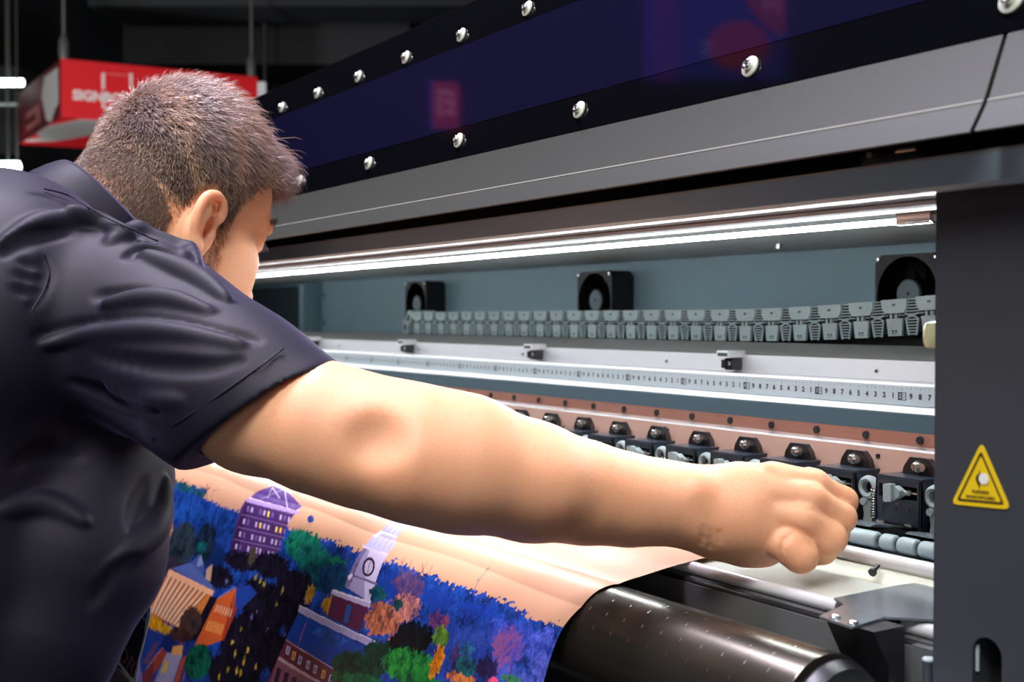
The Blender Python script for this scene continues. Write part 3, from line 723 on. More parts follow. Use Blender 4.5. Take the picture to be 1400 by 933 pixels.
lp=mat('added_panel_glow',(1,1,1),.5,emit=(.92,.95,1.),estr=7.)  # unseen emissive panel, added for its light and reflections
for k,(x0,x1,y0,y1,lab) in enumerate(((-2.6,-.6,-2.9,-2.4,'unseen glowing panel added above the aisle behind the man'),)):
    g=G(); g.box(x0-.04,x1+.04,y0-.04,y1+.04,4.72,4.80,MR['rod']); o=g.build('added_light_panel',absz=True); tag(o,lab,'ceiling light')
    g=G(); g.box(x0,x1,y0,y1,4.70,4.72,lp); g.build('diffuser',o,absz=True)
    for xx in (x0+.3,x1-.3): g=G(); g.tube([(xx,(y0+y1)/2,4.8),(xx,(y0+y1)/2,5.2)],.01,MR['rod'],6); g.build('hanger',o,absz=True)
ART = [
 ('F',(30,72,160),[(-2.0078,0.3069),(-1.8087,0.2912),(-1.6863,0.2848),(-1.6017,0.2801),(-1.5441,0.2787),(-1.4985,0.2795),(-1.4126,0.2778),(-1.2559,0.2756),(-1.1684,0.2722),(-1.1024,0.268),(-1.078,0.2708),(-1.0261,0.2706),(-1.0063,0.2666),(-0.9633,0.268),(-0.934,0.268),(-0.9206,0.268),(-0.8926,0.2686),(-0.8689,0.2664),(-0.8353,0.2678),(-0.8168,0.265),(-0.7888,0.2666),(-0.7534,0.2714),(-0.7415,0.2672),(-0.7265,0.2678),(-0.7003,0.2672),(-0.665,0.3323),(-2.1504,0.6705),(-2.1672,0.384)],1.0,0.45,(14,32,84)),
 ('F',(24,66,165),[(-0.8139,0.2787),(-0.8153,0.2806),(-0.8198,0.2829),(-0.8275,0.2845),(-0.8371,0.2859),(-0.8476,0.2868),(-0.8577,0.287),(-0.8664,0.2862),(-0.8724,0.2848),(-0.8746,0.2831),(-0.8732,0.2809),(-0.8682,0.2787),(-0.8601,0.277),(-0.8503,0.2756),(-0.8399,0.2747),(-0.83,0.2747),(-0.8217,0.2756),(-0.8163,0.2767)],1.0,0.35,(24,52,140)),
 ('F',(58,84,182),[(-0.7484,0.2854),(-0.7498,0.2896),(-0.7552,0.2935),(-0.7641,0.2968),(-0.7753,0.2993),(-0.7876,0.3005),(-0.7994,0.3002),(-0.8093,0.2985),(-0.8161,0.2951),(-0.8188,0.2912),(-0.8172,0.2868),(-0.8115,0.2826),(-0.8023,0.2792),(-0.7909,0.277),(-0.7789,0.2759),(-0.7674,0.2764),(-0.7577,0.2784),(-0.7512,0.2815)],1.0,0.35,(24,52,140)),
 ('F',(82,96,198),[(-0.7226,0.2856),(-0.7232,0.2901),(-0.7262,0.2946),(-0.7311,0.2982),(-0.7375,0.3005),(-0.7445,0.301),(-0.7513,0.2999),(-0.7569,0.2974),(-0.7606,0.2938),(-0.7625,0.289),(-0.7619,0.2842),(-0.7592,0.2798),(-0.7546,0.2761),(-0.7484,0.2742),(-0.7416,0.2736),(-0.7347,0.2747),(-0.7288,0.2773),(-0.7245,0.2812)],1.0,0.35,(24,52,140)),
 ('F',(46,76,160),[(-0.807,0.3041),(-0.8088,0.3083),(-0.814,0.3125),(-0.8221,0.3161),(-0.8325,0.3186),(-0.8436,0.32),(-0.8546,0.3195),(-0.8636,0.3178),(-0.8698,0.3144),(-0.8722,0.3102),(-0.8705,0.3055),(-0.8646,0.3013),(-0.8558,0.2977),(-0.8452,0.2951),(-0.8339,0.294),(-0.8232,0.2949),(-0.8147,0.2968),(-0.8092,0.2999)],1.0,0.35,(24,52,140)),
 ('F',(96,104,200),[(-0.7124,0.2991),(-0.7133,0.3027),(-0.7163,0.306),(-0.7208,0.3088),(-0.7266,0.3105),(-0.7327,0.3114),(-0.7387,0.3105),(-0.7436,0.3088),(-0.7469,0.306),(-0.7482,0.3024),(-0.7471,0.2988),(-0.7441,0.2954),(-0.7394,0.2926),(-0.7338,0.2907),(-0.7274,0.2904),(-0.7217,0.291),(-0.7168,0.2929),(-0.7136,0.2957)],1.0,0.35,(24,52,140)),
 ('F',(26,58,140),[(-0.8774,0.282),(-0.8784,0.2848),(-0.8823,0.2876),(-0.8887,0.2901),(-0.897,0.2918),(-0.9061,0.2926),(-0.9152,0.2921),(-0.9225,0.291),(-0.9278,0.2887),(-0.9303,0.2856),(-0.9293,0.2826),(-0.9252,0.2798),(-0.9187,0.2773),(-0.9102,0.2759),(-0.901,0.2753),(-0.8923,0.2756),(-0.8849,0.277),(-0.8797,0.2792)],1.0,0.35,(24,52,140)),
 ('F',(24,52,118),[(-0.9465,0.2834),(-0.9475,0.2873),(-0.9523,0.291),(-0.9602,0.2943),(-0.9706,0.2963),(-0.9818,0.2974),(-0.9927,0.2968),(-1.002,0.2949),(-1.0084,0.2918),(-1.0114,0.2879),(-1.0104,0.2837),(-1.0055,0.2798),(-0.9978,0.2764),(-0.9875,0.2745),(-0.9765,0.2736),(-0.9654,0.2745),(-0.9561,0.2764),(-0.9496,0.2795)],1.0,0.35,(24,52,140)),
 ('F',(70,84,170),[(-0.7396,0.3125),(-0.7411,0.3153),(-0.7458,0.3181),(-0.7531,0.3206),(-0.7622,0.3225),(-0.7721,0.3237),(-0.7818,0.3237),(-0.7896,0.3231),(-0.7949,0.3214),(-0.7968,0.3189),(-0.7951,0.3161),(-0.79,0.3133),(-0.7822,0.3108),(-0.7728,0.3088),(-0.7629,0.3077),(-0.7536,0.3077),(-0.7462,0.3086),(-0.7414,0.3102)],1.0,0.35,(24,52,140)),
 ('F',(40,64,140),[(-1.0252,0.2831),(-1.0253,0.2879),(-1.0285,0.2921),(-1.0344,0.2954),(-1.0419,0.2977),(-1.0504,0.2982),(-1.0584,0.2974),(-1.0656,0.2946),(-1.0705,0.291),(-1.0733,0.2862),(-1.0731,0.2815),(-1.0705,0.277),(-1.0653,0.2736),(-1.0586,0.2714),(-1.0501,0.2711),(-1.0415,0.2722),(-1.0336,0.275),(-1.028,0.2787)],1.0,0.35,(24,52,140)),
 ('F',(30,84,170),[(-1.5137,0.2982),(-1.5165,0.3041),(-1.527,0.3097),(-1.5441,0.3144),(-1.566,0.3178),(-1.5902,0.3195),(-1.614,0.3189),(-1.6343,0.3164),(-1.6485,0.3119),(-1.6546,0.306),(-1.6512,0.2999),(-1.6395,0.294),(-1.6216,0.289),(-1.599,0.2859),(-1.5747,0.2848),(-1.5517,0.2856),(-1.5323,0.2884),(-1.519,0.2929)],1.0,0.4,(14,36,88)),
 ('F',(28,72,150),[(-1.3955,0.2999),(-1.3984,0.3063),(-1.4082,0.3128),(-1.4243,0.3181),(-1.4449,0.322),(-1.4679,0.3237),(-1.4907,0.3228),(-1.5099,0.3197),(-1.5236,0.3144),(-1.5292,0.308),(-1.5263,0.3007),(-1.5153,0.294),(-1.4981,0.2887),(-1.4771,0.2851),(-1.454,0.284),(-1.4317,0.2854),(-1.4131,0.2887),(-1.4006,0.2938)],1.0,0.4,(14,36,88)),
 ('F',(34,60,140),[(-1.2691,0.2957),(-1.2708,0.3002),(-1.2775,0.3044),(-1.2881,0.308),(-1.3016,0.3105),(-1.3165,0.3116),(-1.331,0.3111),(-1.3434,0.3088),(-1.3518,0.3055),(-1.3551,0.3013),(-1.3532,0.2965),(-1.3463,0.2921),(-1.3355,0.2884),(-1.3217,0.2862),(-1.3069,0.2854),(-1.2928,0.2859),(-1.2807,0.2882),(-1.2725,0.2915)],1.0,0.4,(14,36,88)),
 ('F',(34,52,120),[(-1.0812,0.2834),(-1.082,0.2876),(-1.0873,0.2912),(-1.0963,0.2943),(-1.1078,0.2965),(-1.1205,0.2974),(-1.1329,0.2968),(-1.1434,0.2949),(-1.1505,0.2921),(-1.1539,0.2882),(-1.1529,0.284),(-1.1475,0.2801),(-1.1386,0.277),(-1.1271,0.275),(-1.1147,0.2742),(-1.1022,0.275),(-1.0917,0.277),(-1.0846,0.2798)],1.0,0.4,(14,36,88)),
 ('F',(20,44,92),[(-1.4086,0.3362),(-1.4107,0.3415),(-1.4178,0.3469),(-1.4292,0.3513),(-1.4438,0.3544),(-1.4597,0.3558),(-1.4749,0.3555),(-1.488,0.353),(-1.4969,0.3488),(-1.5006,0.3435),(-1.4983,0.3379),(-1.4907,0.3323),(-1.4786,0.3278),(-1.4637,0.3248),(-1.4478,0.3237),(-1.4327,0.3245),(-1.4204,0.327),(-1.4119,0.3312)],1.0,0.4,(14,36,88)),
 ('F',(44,58,66),[(-1.5163,0.3432),(-1.5178,0.3541),(-1.5253,0.3639),(-1.5373,0.372),(-1.5535,0.3773),(-1.5717,0.379),(-1.589,0.377),(-1.6042,0.3712),(-1.6153,0.3625),(-1.6202,0.3516),(-1.6184,0.3404),(-1.6107,0.3298),(-1.5976,0.3217),(-1.5812,0.3167),(-1.5631,0.3156),(-1.5455,0.3183),(-1.531,0.3242),(-1.5208,0.3329)],0.8,0.5,(18,24,34)),
 ('F',(30,50,70),[(-1.456,0.3292),(-1.4566,0.3385),(-1.4614,0.3469),(-1.4696,0.3536),(-1.4806,0.3575),(-1.4925,0.3586),(-1.504,0.3566),(-1.5141,0.3513),(-1.5212,0.3438),(-1.5248,0.3346),(-1.5242,0.3251),(-1.5196,0.3164),(-1.5115,0.3097),(-1.5006,0.3058),(-1.4884,0.3052),(-1.4767,0.3077),(-1.4665,0.313),(-1.4592,0.3206)],0.8,0.5,(14,22,40)),
 ('F',(205,130,36),[(-1.6195,0.3387),(-1.6205,0.3471),(-1.6252,0.3552),(-1.6336,0.3614),(-1.6441,0.3653),(-1.656,0.3664),(-1.6679,0.3645),(-1.6785,0.3594),(-1.6856,0.3524),(-1.6891,0.3438),(-1.6885,0.3348),(-1.6837,0.3267),(-1.6755,0.3203),(-1.6645,0.3167),(-1.6526,0.3158),(-1.6407,0.3181),(-1.6305,0.3231),(-1.623,0.3304)],0.8,0.5,(120,70,24)),
 ('F',(185,120,40),[(-1.617,0.3706),(-1.6184,0.3773),(-1.6247,0.3837),(-1.635,0.3891),(-1.6476,0.3927),(-1.661,0.3941),(-1.6736,0.393),(-1.684,0.3893),(-1.6904,0.384),(-1.6928,0.3776),(-1.6913,0.3706),(-1.6858,0.3642),(-1.6763,0.3589),(-1.6641,0.3555),(-1.6509,0.3544),(-1.6382,0.3558),(-1.6279,0.3592),(-1.6204,0.3645)],0.8,0.5,(90,60,30)),
 ('F',(20,96,96),[(-1.4792,0.3343),(-1.4797,0.3371),(-1.482,0.3399),(-1.4861,0.3418),(-1.4912,0.3432),(-1.4966,0.3438),(-1.502,0.3432),(-1.5065,0.3418),(-1.5097,0.3396),(-1.5112,0.3368),(-1.5105,0.334),(-1.5082,0.3312),(-1.504,0.3292),(-1.499,0.3278),(-1.4933,0.3276),(-1.488,0.3281),(-1.4835,0.3295),(-1.4804,0.3318)],0.8,0.4,None),
 ('F',(30,26,44),[(-1.5199,0.3715),(-1.5237,0.3756),(-1.5362,0.3801),(-1.556,0.3846),(-1.581,0.3885),(-1.6084,0.3913),(-1.6345,0.3927),(-1.6565,0.3921),(-1.671,0.3899),(-1.6756,0.3865),(-1.6705,0.3818),(-1.656,0.377),(-1.6348,0.3723),(-1.6092,0.3687),(-1.5823,0.3664),(-1.5576,0.3656),(-1.5378,0.3661),(-1.5249,0.3681)],0.8,0.5,(60,50,60)),
 ('L',(120,78,66),[(-1.575,0.2809),(-1.5651,0.2583)],0.0008,0,None),
 ('L',(120,78,66),[(-1.5494,0.2815),(-1.5594,0.2543)],0.0008,0,None),
 ('L',(120,78,66),[(-1.5339,0.2795),(-1.5717,0.2594)],0.0008,0,None),
 ('L',(120,78,66),[(-1.5239,0.2781),(-1.5344,0.256)],0.0008,0,None),
 ('L',(120,78,66),[(-1.5595,0.2678),(-1.5947,0.2658)],0.0008,0,None),
 ('L',(120,78,66),[(-1.5375,0.2666),(-1.5168,0.2624)],0.0008,0,None),
 ('P',(78,48,104),[(-1.4187,0.2619),(-1.2679,0.2566),(-1.255,0.3158),(-1.3996,0.327)],0.0,0.0,None),
 ('P',(58,34,76),[(-1.4037,0.2767),(-1.4113,0.2605),(-1.3979,0.2608),(-1.374,0.3237),(-1.3996,0.327)],0.0,0.0,None),
 ('L',(150,120,170),[(-1.4159,0.2633),(-1.2684,0.2585)],0.0008,0,None),
 ('P',(120,98,160),[(-1.4017,0.2675),(-1.395,0.2672),(-1.388,0.2736),(-1.3947,0.2739)],0.0,0.0,None),
 ('P',(196,176,214),[(-1.3884,0.2669),(-1.3813,0.2669),(-1.3747,0.2731),(-1.3813,0.2733)],0.0,0.0,None),
 ('P',(120,98,160),[(-1.362,0.2661),(-1.3557,0.2658),(-1.3483,0.2722),(-1.3547,0.2725)],0.0,0.0,None),
 ('P',(196,176,214),[(-1.3489,0.2658),(-1.3426,0.2655),(-1.3357,0.2717),(-1.342,0.272)],0.0,0.0,None),
 ('P',(250,205,90),[(-1.3365,0.2652),(-1.3303,0.265),(-1.3229,0.2714),(-1.3295,0.2714)],0.0,0.0,None),
 ('P',(120,98,160),[(-1.3238,0.265),(-1.3177,0.2647),(-1.3107,0.2708),(-1.3167,0.2711)],0.0,0.0,None),
 ('P',(196,176,214),[(-1.2994,0.2641),(-1.2936,0.2638),(-1.2864,0.27),(-1.2923,0.2703)],0.0,0.0,None),
 ('P',(120,98,160),[(-1.2878,0.2636),(-1.2816,0.2636),(-1.2748,0.2694),(-1.2806,0.2697)],0.0,0.0,None),
 ('P',(196,176,214),[(-1.2759,0.2633),(-1.2703,0.263),(-1.263,0.2692),(-1.2686,0.2694)],0.0,0.0,None),
 ('L',(150,120,170),[(-1.4037,0.2795),(-1.2569,0.2731)],0.0008,0,None),
 ('P',(196,176,214),[(-1.3928,0.2834),(-1.3859,0.2831),(-1.3828,0.289),(-1.3896,0.2893)],0.0,0.0,None),
 ('P',(120,98,160),[(-1.3796,0.2826),(-1.3728,0.2823),(-1.3693,0.2884),(-1.3761,0.2887)],0.0,0.0,None),
 ('P',(196,176,214),[(-1.3532,0.2815),(-1.3467,0.2812),(-1.3434,0.287),(-1.35,0.2873)],0.0,0.0,None),
 ('P',(250,205,90),[(-1.3403,0.2809),(-1.3339,0.2806),(-1.3306,0.2865),(-1.3371,0.2868)],0.0,0.0,None),
 ('P',(196,176,214),[(-1.3277,0.2803),(-1.3214,0.2801),(-1.3181,0.2859),(-1.3244,0.2862)],0.0,0.0,None),
 ('P',(196,176,214),[(-1.3152,0.2798),(-1.309,0.2795),(-1.3057,0.2854),(-1.3119,0.2856)],0.0,0.0,None),
 ('P',(250,205,90),[(-1.2909,0.2787),(-1.285,0.2784),(-1.2818,0.284),(-1.2878,0.2842)],0.0,0.0,None),
 ('P',(250,205,90),[(-1.2791,0.2781),(-1.2732,0.2778),(-1.27,0.2834),(-1.2759,0.2837)],0.0,0.0,None),
 ('P',(120,98,160),[(-1.2674,0.2775),(-1.2616,0.2773),(-1.2584,0.2829),(-1.2642,0.2831)],0.0,0.0,None),
 ('L',(150,120,170),[(-1.4001,0.2951),(-1.2544,0.2865)],0.0008,0,None),
 ('P',(196,176,214),[(-1.3905,0.2988),(-1.3835,0.2985),(-1.3815,0.3047),(-1.3884,0.3049)],0.0,0.0,None),
 ('P',(120,98,160),[(-1.3771,0.2979),(-1.3703,0.2977),(-1.3682,0.3038),(-1.3751,0.3041)],0.0,0.0,None),
 ('P',(196,176,214),[(-1.3508,0.2965),(-1.3445,0.296),(-1.3423,0.3021),(-1.349,0.3024)],0.0,0.0,None),
 ('P',(120,98,160),[(-1.3381,0.2957),(-1.3316,0.2954),(-1.3297,0.3013),(-1.3362,0.3016)],0.0,0.0,None),
 ('P',(196,176,214),[(-1.3257,0.2949),(-1.3193,0.2946),(-1.3173,0.3005),(-1.3237,0.3007)],0.0,0.0,None),
 ('P',(196,176,214),[(-1.3134,0.294),(-1.3071,0.2938),(-1.3051,0.2996),(-1.3114,0.2999)],0.0,0.0,None),
 ('P',(196,176,214),[(-1.2892,0.2926),(-1.2831,0.2924),(-1.2812,0.2979),(-1.2871,0.2985)],0.0,0.0,None),
 ('P',(196,176,214),[(-1.2775,0.2918),(-1.2715,0.2915),(-1.2693,0.2974),(-1.2753,0.2977)],0.0,0.0,None),
 ('P',(120,98,160),[(-1.2658,0.2912),(-1.2599,0.291),(-1.2578,0.2965),(-1.2638,0.2968)],0.0,0.0,None),
 ('L',(150,120,170),[(-1.3995,0.3102),(-1.2546,0.2996)],0.0008,0,None),
 ('P',(196,176,214),[(-1.39,0.3139),(-1.3833,0.3133),(-1.3812,0.3195),(-1.3879,0.32)],0.0,0.0,None),
 ('P',(120,98,160),[(-1.3769,0.3128),(-1.3701,0.3125),(-1.3682,0.3183),(-1.3748,0.3189)],0.0,0.0,None),
 ('P',(196,176,214),[(-1.3512,0.3108),(-1.3445,0.3105),(-1.3426,0.3164),(-1.349,0.3169)],0.0,0.0,None),
 ('P',(120,98,160),[(-1.3385,0.31),(-1.3322,0.3094),(-1.33,0.3156),(-1.3366,0.3158)],0.0,0.0,None),
 ('P',(196,176,214),[(-1.3263,0.3088),(-1.3198,0.3086),(-1.3179,0.3144),(-1.3244,0.3147)],0.0,0.0,None),
 ('P',(196,176,214),[(-1.314,0.308),(-1.3076,0.3077),(-1.3057,0.3136),(-1.3121,0.3139)],0.0,0.0,None),
 ('P',(196,176,214),[(-1.2899,0.3063),(-1.284,0.3058),(-1.2821,0.3116),(-1.2883,0.3119)],0.0,0.0,None),
 ('P',(196,176,214),[(-1.2784,0.3052),(-1.2724,0.3049),(-1.2707,0.3105),(-1.2766,0.3111)],0.0,0.0,None),
 ('P',(120,98,160),[(-1.2669,0.3044),(-1.2609,0.3041),(-1.2593,0.3097),(-1.2652,0.31)],0.0,0.0,None),
 ('P',(176,150,200),[(-1.4191,0.2569),(-1.2673,0.2515),(-1.2582,0.2571),(-1.4133,0.2633)],0.0,0.0,None),
 ('P',(226,200,214),[(-1.4189,0.2557),(-1.2696,0.2504),(-1.2656,0.2524),(-1.414,0.258)],0.0,0.0,None),
 ('P',(94,64,130),[(-1.4182,0.2482),(-1.3954,0.2306),(-1.3469,0.2309),(-1.2716,0.2454),(-1.2736,0.2527),(-1.4131,0.256)],0.0,0.0,None),
 ('L',(214,198,226),[(-1.3845,0.2529),(-1.3566,0.2297)],0.0011,0,None),
 ('L',(214,198,226),[(-1.3566,0.2297),(-1.2955,0.2549)],0.0011,0,None),
 ('L',(214,198,226),[(-1.3712,0.249),(-1.3899,0.2328)],0.0011,0,None),
 ('L',(214,198,226),[(-1.3899,0.2328),(-1.342,0.244)],0.0011,0,None),
 ('L',(214,198,226),[(-1.3582,0.23),(-1.3289,0.2337)],0.0011,0,None),
 ('F',(24,66,150),[(-1.2147,0.2566),(-1.2135,0.258),(-1.2132,0.2594),(-1.2141,0.2605),(-1.2164,0.261),(-1.2195,0.261),(-1.2227,0.2608),(-1.2261,0.2599),(-1.229,0.2588),(-1.2313,0.2574),(-1.2331,0.2557),(-1.2334,0.2543),(-1.2326,0.2532),(-1.231,0.2524),(-1.2278,0.2524),(-1.2246,0.2527),(-1.2205,0.2538),(-1.2176,0.2549)],0.0,0.1,None),
 ('L',(90,80,120),[(-1.2201,0.2619),(-1.2156,0.2742)],0.0006,0,None),
 ('L',(90,80,120),[(-1.2129,0.2602),(-1.2072,0.2728)],0.0006,0,None),
 ('F',(24,130,96),[(-1.1572,0.2837),(-1.1582,0.2893),(-1.1648,0.2946),(-1.1762,0.2991),(-1.1908,0.3021),(-1.207,0.3033),(-1.2228,0.3024),(-1.2364,0.2993),(-1.2457,0.2949),(-1.2501,0.2893),(-1.2492,0.2831),(-1.2429,0.2775),(-1.2324,0.2731),(-1.2185,0.2703),(-1.2026,0.2694),(-1.1862,0.2708),(-1.1719,0.2739),(-1.1618,0.2784)],0.9,0.5,(8,60,60)),
 ('F',(22,104,90),[(-1.1204,0.2912),(-1.1219,0.2965),(-1.1291,0.3013),(-1.1405,0.3055),(-1.1552,0.3083),(-1.1713,0.3094),(-1.1869,0.3088),(-1.2003,0.3063),(-1.2093,0.3024),(-1.2131,0.2974),(-1.211,0.2921),(-1.2038,0.287),(-1.192,0.2831),(-1.1774,0.2803),(-1.1613,0.2795),(-1.146,0.2803),(-1.1331,0.2829),(-1.1241,0.2868)],0.9,0.5,(8,46,54)),
 ('F',(26,120,70),[(-1.091,0.2873),(-1.0917,0.2893),(-1.0946,0.2912),(-1.0996,0.2926),(-1.1059,0.2938),(-1.1127,0.2943),(-1.1194,0.294),(-1.1249,0.2932),(-1.1287,0.2918),(-1.1304,0.2898),(-1.1297,0.2879),(-1.1267,0.2859),(-1.1218,0.2842),(-1.1156,0.2831),(-1.1086,0.2829),(-1.102,0.2831),(-1.0966,0.284),(-1.0928,0.2854)],0.9,0.4,(10,60,50)),
 ('F',(16,66,76),[(-1.0856,0.3044),(-1.0881,0.3088),(-1.096,0.3133),(-1.1088,0.3172),(-1.125,0.32),(-1.1427,0.3217),(-1.1601,0.3214),(-1.1747,0.3197),(-1.1845,0.3167),(-1.1886,0.3122),(-1.1859,0.3074),(-1.1769,0.3027),(-1.1628,0.2988),(-1.1459,0.296),(-1.1279,0.2949),(-1.1114,0.2951),(-1.0979,0.2971),(-1.0891,0.3002)],0.9,0.5,(10,30,44)),
 ('F',(22,62,92),[(-1.068,0.2996),(-1.0696,0.3049),(-1.0751,0.31),(-1.0839,0.3142),(-1.0952,0.3169),(-1.1079,0.3178),(-1.12,0.3169),(-1.1302,0.3144),(-1.1373,0.3102),(-1.1403,0.3049),(-1.1386,0.2993),(-1.1328,0.294),(-1.1237,0.2898),(-1.1122,0.2873),(-1.0998,0.2865),(-1.0877,0.2876),(-1.0776,0.2904),(-1.0707,0.2946)],0.9,0.5,(14,34,70)),
 ('F',(26,22,38),[(-1.3027,0.3259),(-1.3055,0.3298),(-1.314,0.334),(-1.3277,0.3376),(-1.3447,0.3407),(-1.3639,0.3421),(-1.3821,0.3424),(-1.3976,0.341),(-1.4079,0.3385),(-1.412,0.3346),(-1.4092,0.3301),(-1.3995,0.3259),(-1.3849,0.322),(-1.3667,0.3195),(-1.3477,0.3181),(-1.3302,0.3181),(-1.3159,0.3195),(-1.3064,0.3223)],0.9,0.5,(10,9,18)),
 ('F',(26,22,38),[(-1.2138,0.3158),(-1.2161,0.3209),(-1.2243,0.3256),(-1.2375,0.3298),(-1.2541,0.3329),(-1.2724,0.3346),(-1.2903,0.3343),(-1.3053,0.3323),(-1.3154,0.329),(-1.3195,0.3242),(-1.3169,0.3189),(-1.3078,0.3139),(-1.2936,0.3097),(-1.2763,0.3066),(-1.2577,0.3055),(-1.2405,0.306),(-1.2267,0.308),(-1.2173,0.3116)],0.9,0.5,(10,9,18)),
 ('F',(26,22,38),[(-1.1432,0.322),(-1.1452,0.3278),(-1.1528,0.3332),(-1.1647,0.3379),(-1.1798,0.3413),(-1.1964,0.3429),(-1.2124,0.3427),(-1.226,0.3401),(-1.2353,0.336),(-1.239,0.3304),(-1.2367,0.3242),(-1.2284,0.3186),(-1.2156,0.3139),(-1.2,0.3105),(-1.1832,0.3094),(-1.1676,0.3102),(-1.1549,0.3128),(-1.1464,0.3169)],0.9,0.5,(10,9,18)),
 ('F',(26,22,38),[(-1.3613,0.3544),(-1.3637,0.3592),(-1.3712,0.3639),(-1.3831,0.3681),(-1.398,0.3715),(-1.4148,0.3731),(-1.431,0.3731),(-1.4446,0.3715),(-1.4541,0.3681),(-1.458,0.3636),(-1.4556,0.3586),(-1.4472,0.3536),(-1.4341,0.3494),(-1.4182,0.3463),(-1.4013,0.3449),(-1.3855,0.3452),(-1.373,0.3469),(-1.3645,0.3502)],0.9,0.5,(10,9,18)),
 ('F',(26,22,38),[(-1.1444,0.3469),(-1.1477,0.3547),(-1.1583,0.3622),(-1.1746,0.3692),(-1.196,0.3742),(-1.2196,0.377),(-1.2426,0.377),(-1.2621,0.374),(-1.2756,0.3684),(-1.2811,0.3608),(-1.2772,0.3524),(-1.265,0.3441),(-1.2461,0.3374),(-1.2236,0.3323),(-1.1998,0.3304),(-1.1778,0.3312),(-1.1603,0.3343),(-1.1487,0.3399)],0.9,0.5,(10,9,18)),
 ('F',(26,22,38),[(-1.2402,0.3522),(-1.2424,0.3592),(-1.2491,0.3661),(-1.2604,0.3717),(-1.2747,0.3759),(-1.2907,0.3776),(-1.3062,0.3768),(-1.3189,0.3737),(-1.3282,0.3681),(-1.332,0.3614),(-1.3298,0.3538),(-1.3218,0.3469),(-1.3097,0.341),(-1.2947,0.3371),(-1.2788,0.3357),(-1.2638,0.3368),(-1.2514,0.3404),(-1.2433,0.3457)],0.9,0.5,(10,9,18)),
 ('F',(26,22,38),[(-1.1281,0.3547),(-1.1294,0.3611),(-1.1334,0.3673),(-1.1405,0.372),(-1.1494,0.3754),(-1.1592,0.3765),(-1.1684,0.3756),(-1.1764,0.3723),(-1.1821,0.367),(-1.1844,0.3608),(-1.1831,0.3541),(-1.1785,0.3477),(-1.1711,0.3427),(-1.1619,0.3396),(-1.152,0.3387),(-1.1429,0.3399),(-1.1351,0.3435),(-1.1301,0.3485)],0.9,0.5,(10,9,18)),
 ('F',(26,22,38),[(-1.1759,0.393),(-1.1814,0.405),(-1.1966,0.417),(-1.2206,0.4279),(-1.2508,0.4366),(-1.2835,0.4416),(-1.314,0.4422),(-1.3383,0.4377),(-1.3531,0.429),(-1.3571,0.417),(-1.3499,0.4036),(-1.3317,0.3907),(-1.3056,0.3796),(-1.2754,0.3723),(-1.2449,0.3687),(-1.2166,0.3695),(-1.1941,0.3742),(-1.1799,0.3824)],0.9,0.5,(10,9,18)),
 ('F',(26,22,38),[(-1.2146,0.4321),(-1.2213,0.4399),(-1.2376,0.4489),(-1.2623,0.4575),(-1.2924,0.4654),(-1.3246,0.471),(-1.3547,0.4735),(-1.3785,0.4726),(-1.3925,0.4682),(-1.3946,0.4606),(-1.3848,0.4514),(-1.3649,0.4419),(-1.3383,0.4329),(-1.3081,0.4262),(-1.2781,0.4218),(-1.2513,0.4204),(-1.2305,0.4218),(-1.2178,0.426)],0.9,0.5,(10,9,18)),
 ('F',(26,22,38),[(-1.1258,0.3919),(-1.1286,0.4005),(-1.1357,0.4089),(-1.1466,0.4159),(-1.1598,0.4209),(-1.1738,0.4232),(-1.1867,0.422),(-1.197,0.4178),(-1.2034,0.4111),(-1.2052,0.4028),(-1.2021,0.3935),(-1.1942,0.3849),(-1.1832,0.3779),(-1.1703,0.3734),(-1.1567,0.3717),(-1.144,0.3731),(-1.1337,0.3773),(-1.1274,0.3837)],0.9,0.5,(10,9,18)),
 ('F',(26,22,38),[(-1.3742,0.3963),(-1.3777,0.4036),(-1.3872,0.4109),(-1.4019,0.4173),(-1.4202,0.422),(-1.4397,0.4246),(-1.4579,0.4246),(-1.4725,0.4218),(-1.4818,0.4164),(-1.4846,0.4095),(-1.4807,0.4016),(-1.4702,0.3941),(-1.4544,0.3877),(-1.4359,0.3832),(-1.4167,0.3812),(-1.3994,0.3815),(-1.3855,0.3846),(-1.3767,0.3899)],0.9,0.5,(10,9,18)),
 ('F',(26,22,38),[(-1.4159,0.4218),(-1.42,0.4287),(-1.4296,0.4357),(-1.4436,0.4422),(-1.4603,0.4469),(-1.4775,0.4494),(-1.493,0.4492),(-1.5046,0.4464),(-1.5111,0.4413),(-1.5119,0.4343),(-1.5071,0.4268),(-1.4972,0.4198),(-1.4836,0.4137),(-1.4678,0.4095),(-1.4515,0.4075),(-1.4368,0.4078),(-1.425,0.4106),(-1.4176,0.4156)],0.9,0.5,(10,9,18)),
 ('F',(70,66,50),[(-1.3166,0.3192),(-1.3168,0.3225),(-1.3183,0.3256),(-1.3208,0.3281),(-1.3242,0.3295),(-1.3281,0.3298),(-1.3318,0.329),(-1.335,0.327),(-1.3374,0.3242),(-1.3386,0.3209),(-1.3384,0.3175),(-1.3369,0.3144),(-1.3344,0.3119),(-1.331,0.3105),(-1.3272,0.3102),(-1.3235,0.3111),(-1.3202,0.313),(-1.3179,0.3158)],0.8,0.4,None),
 ('F',(214,180,60),[(-1.2724,0.4416),(-1.273,0.443),(-1.274,0.4441),(-1.2752,0.4452),(-1.2765,0.4458),(-1.2777,0.4461),(-1.2787,0.4458),(-1.2793,0.445),(-1.2796,0.4438),(-1.2793,0.4427),(-1.2787,0.4413),(-1.2777,0.4402),(-1.2765,0.4391),(-1.2753,0.4385),(-1.2741,0.4383),(-1.2731,0.4385),(-1.2724,0.4394),(-1.2722,0.4402)],0.6,0.3,None),
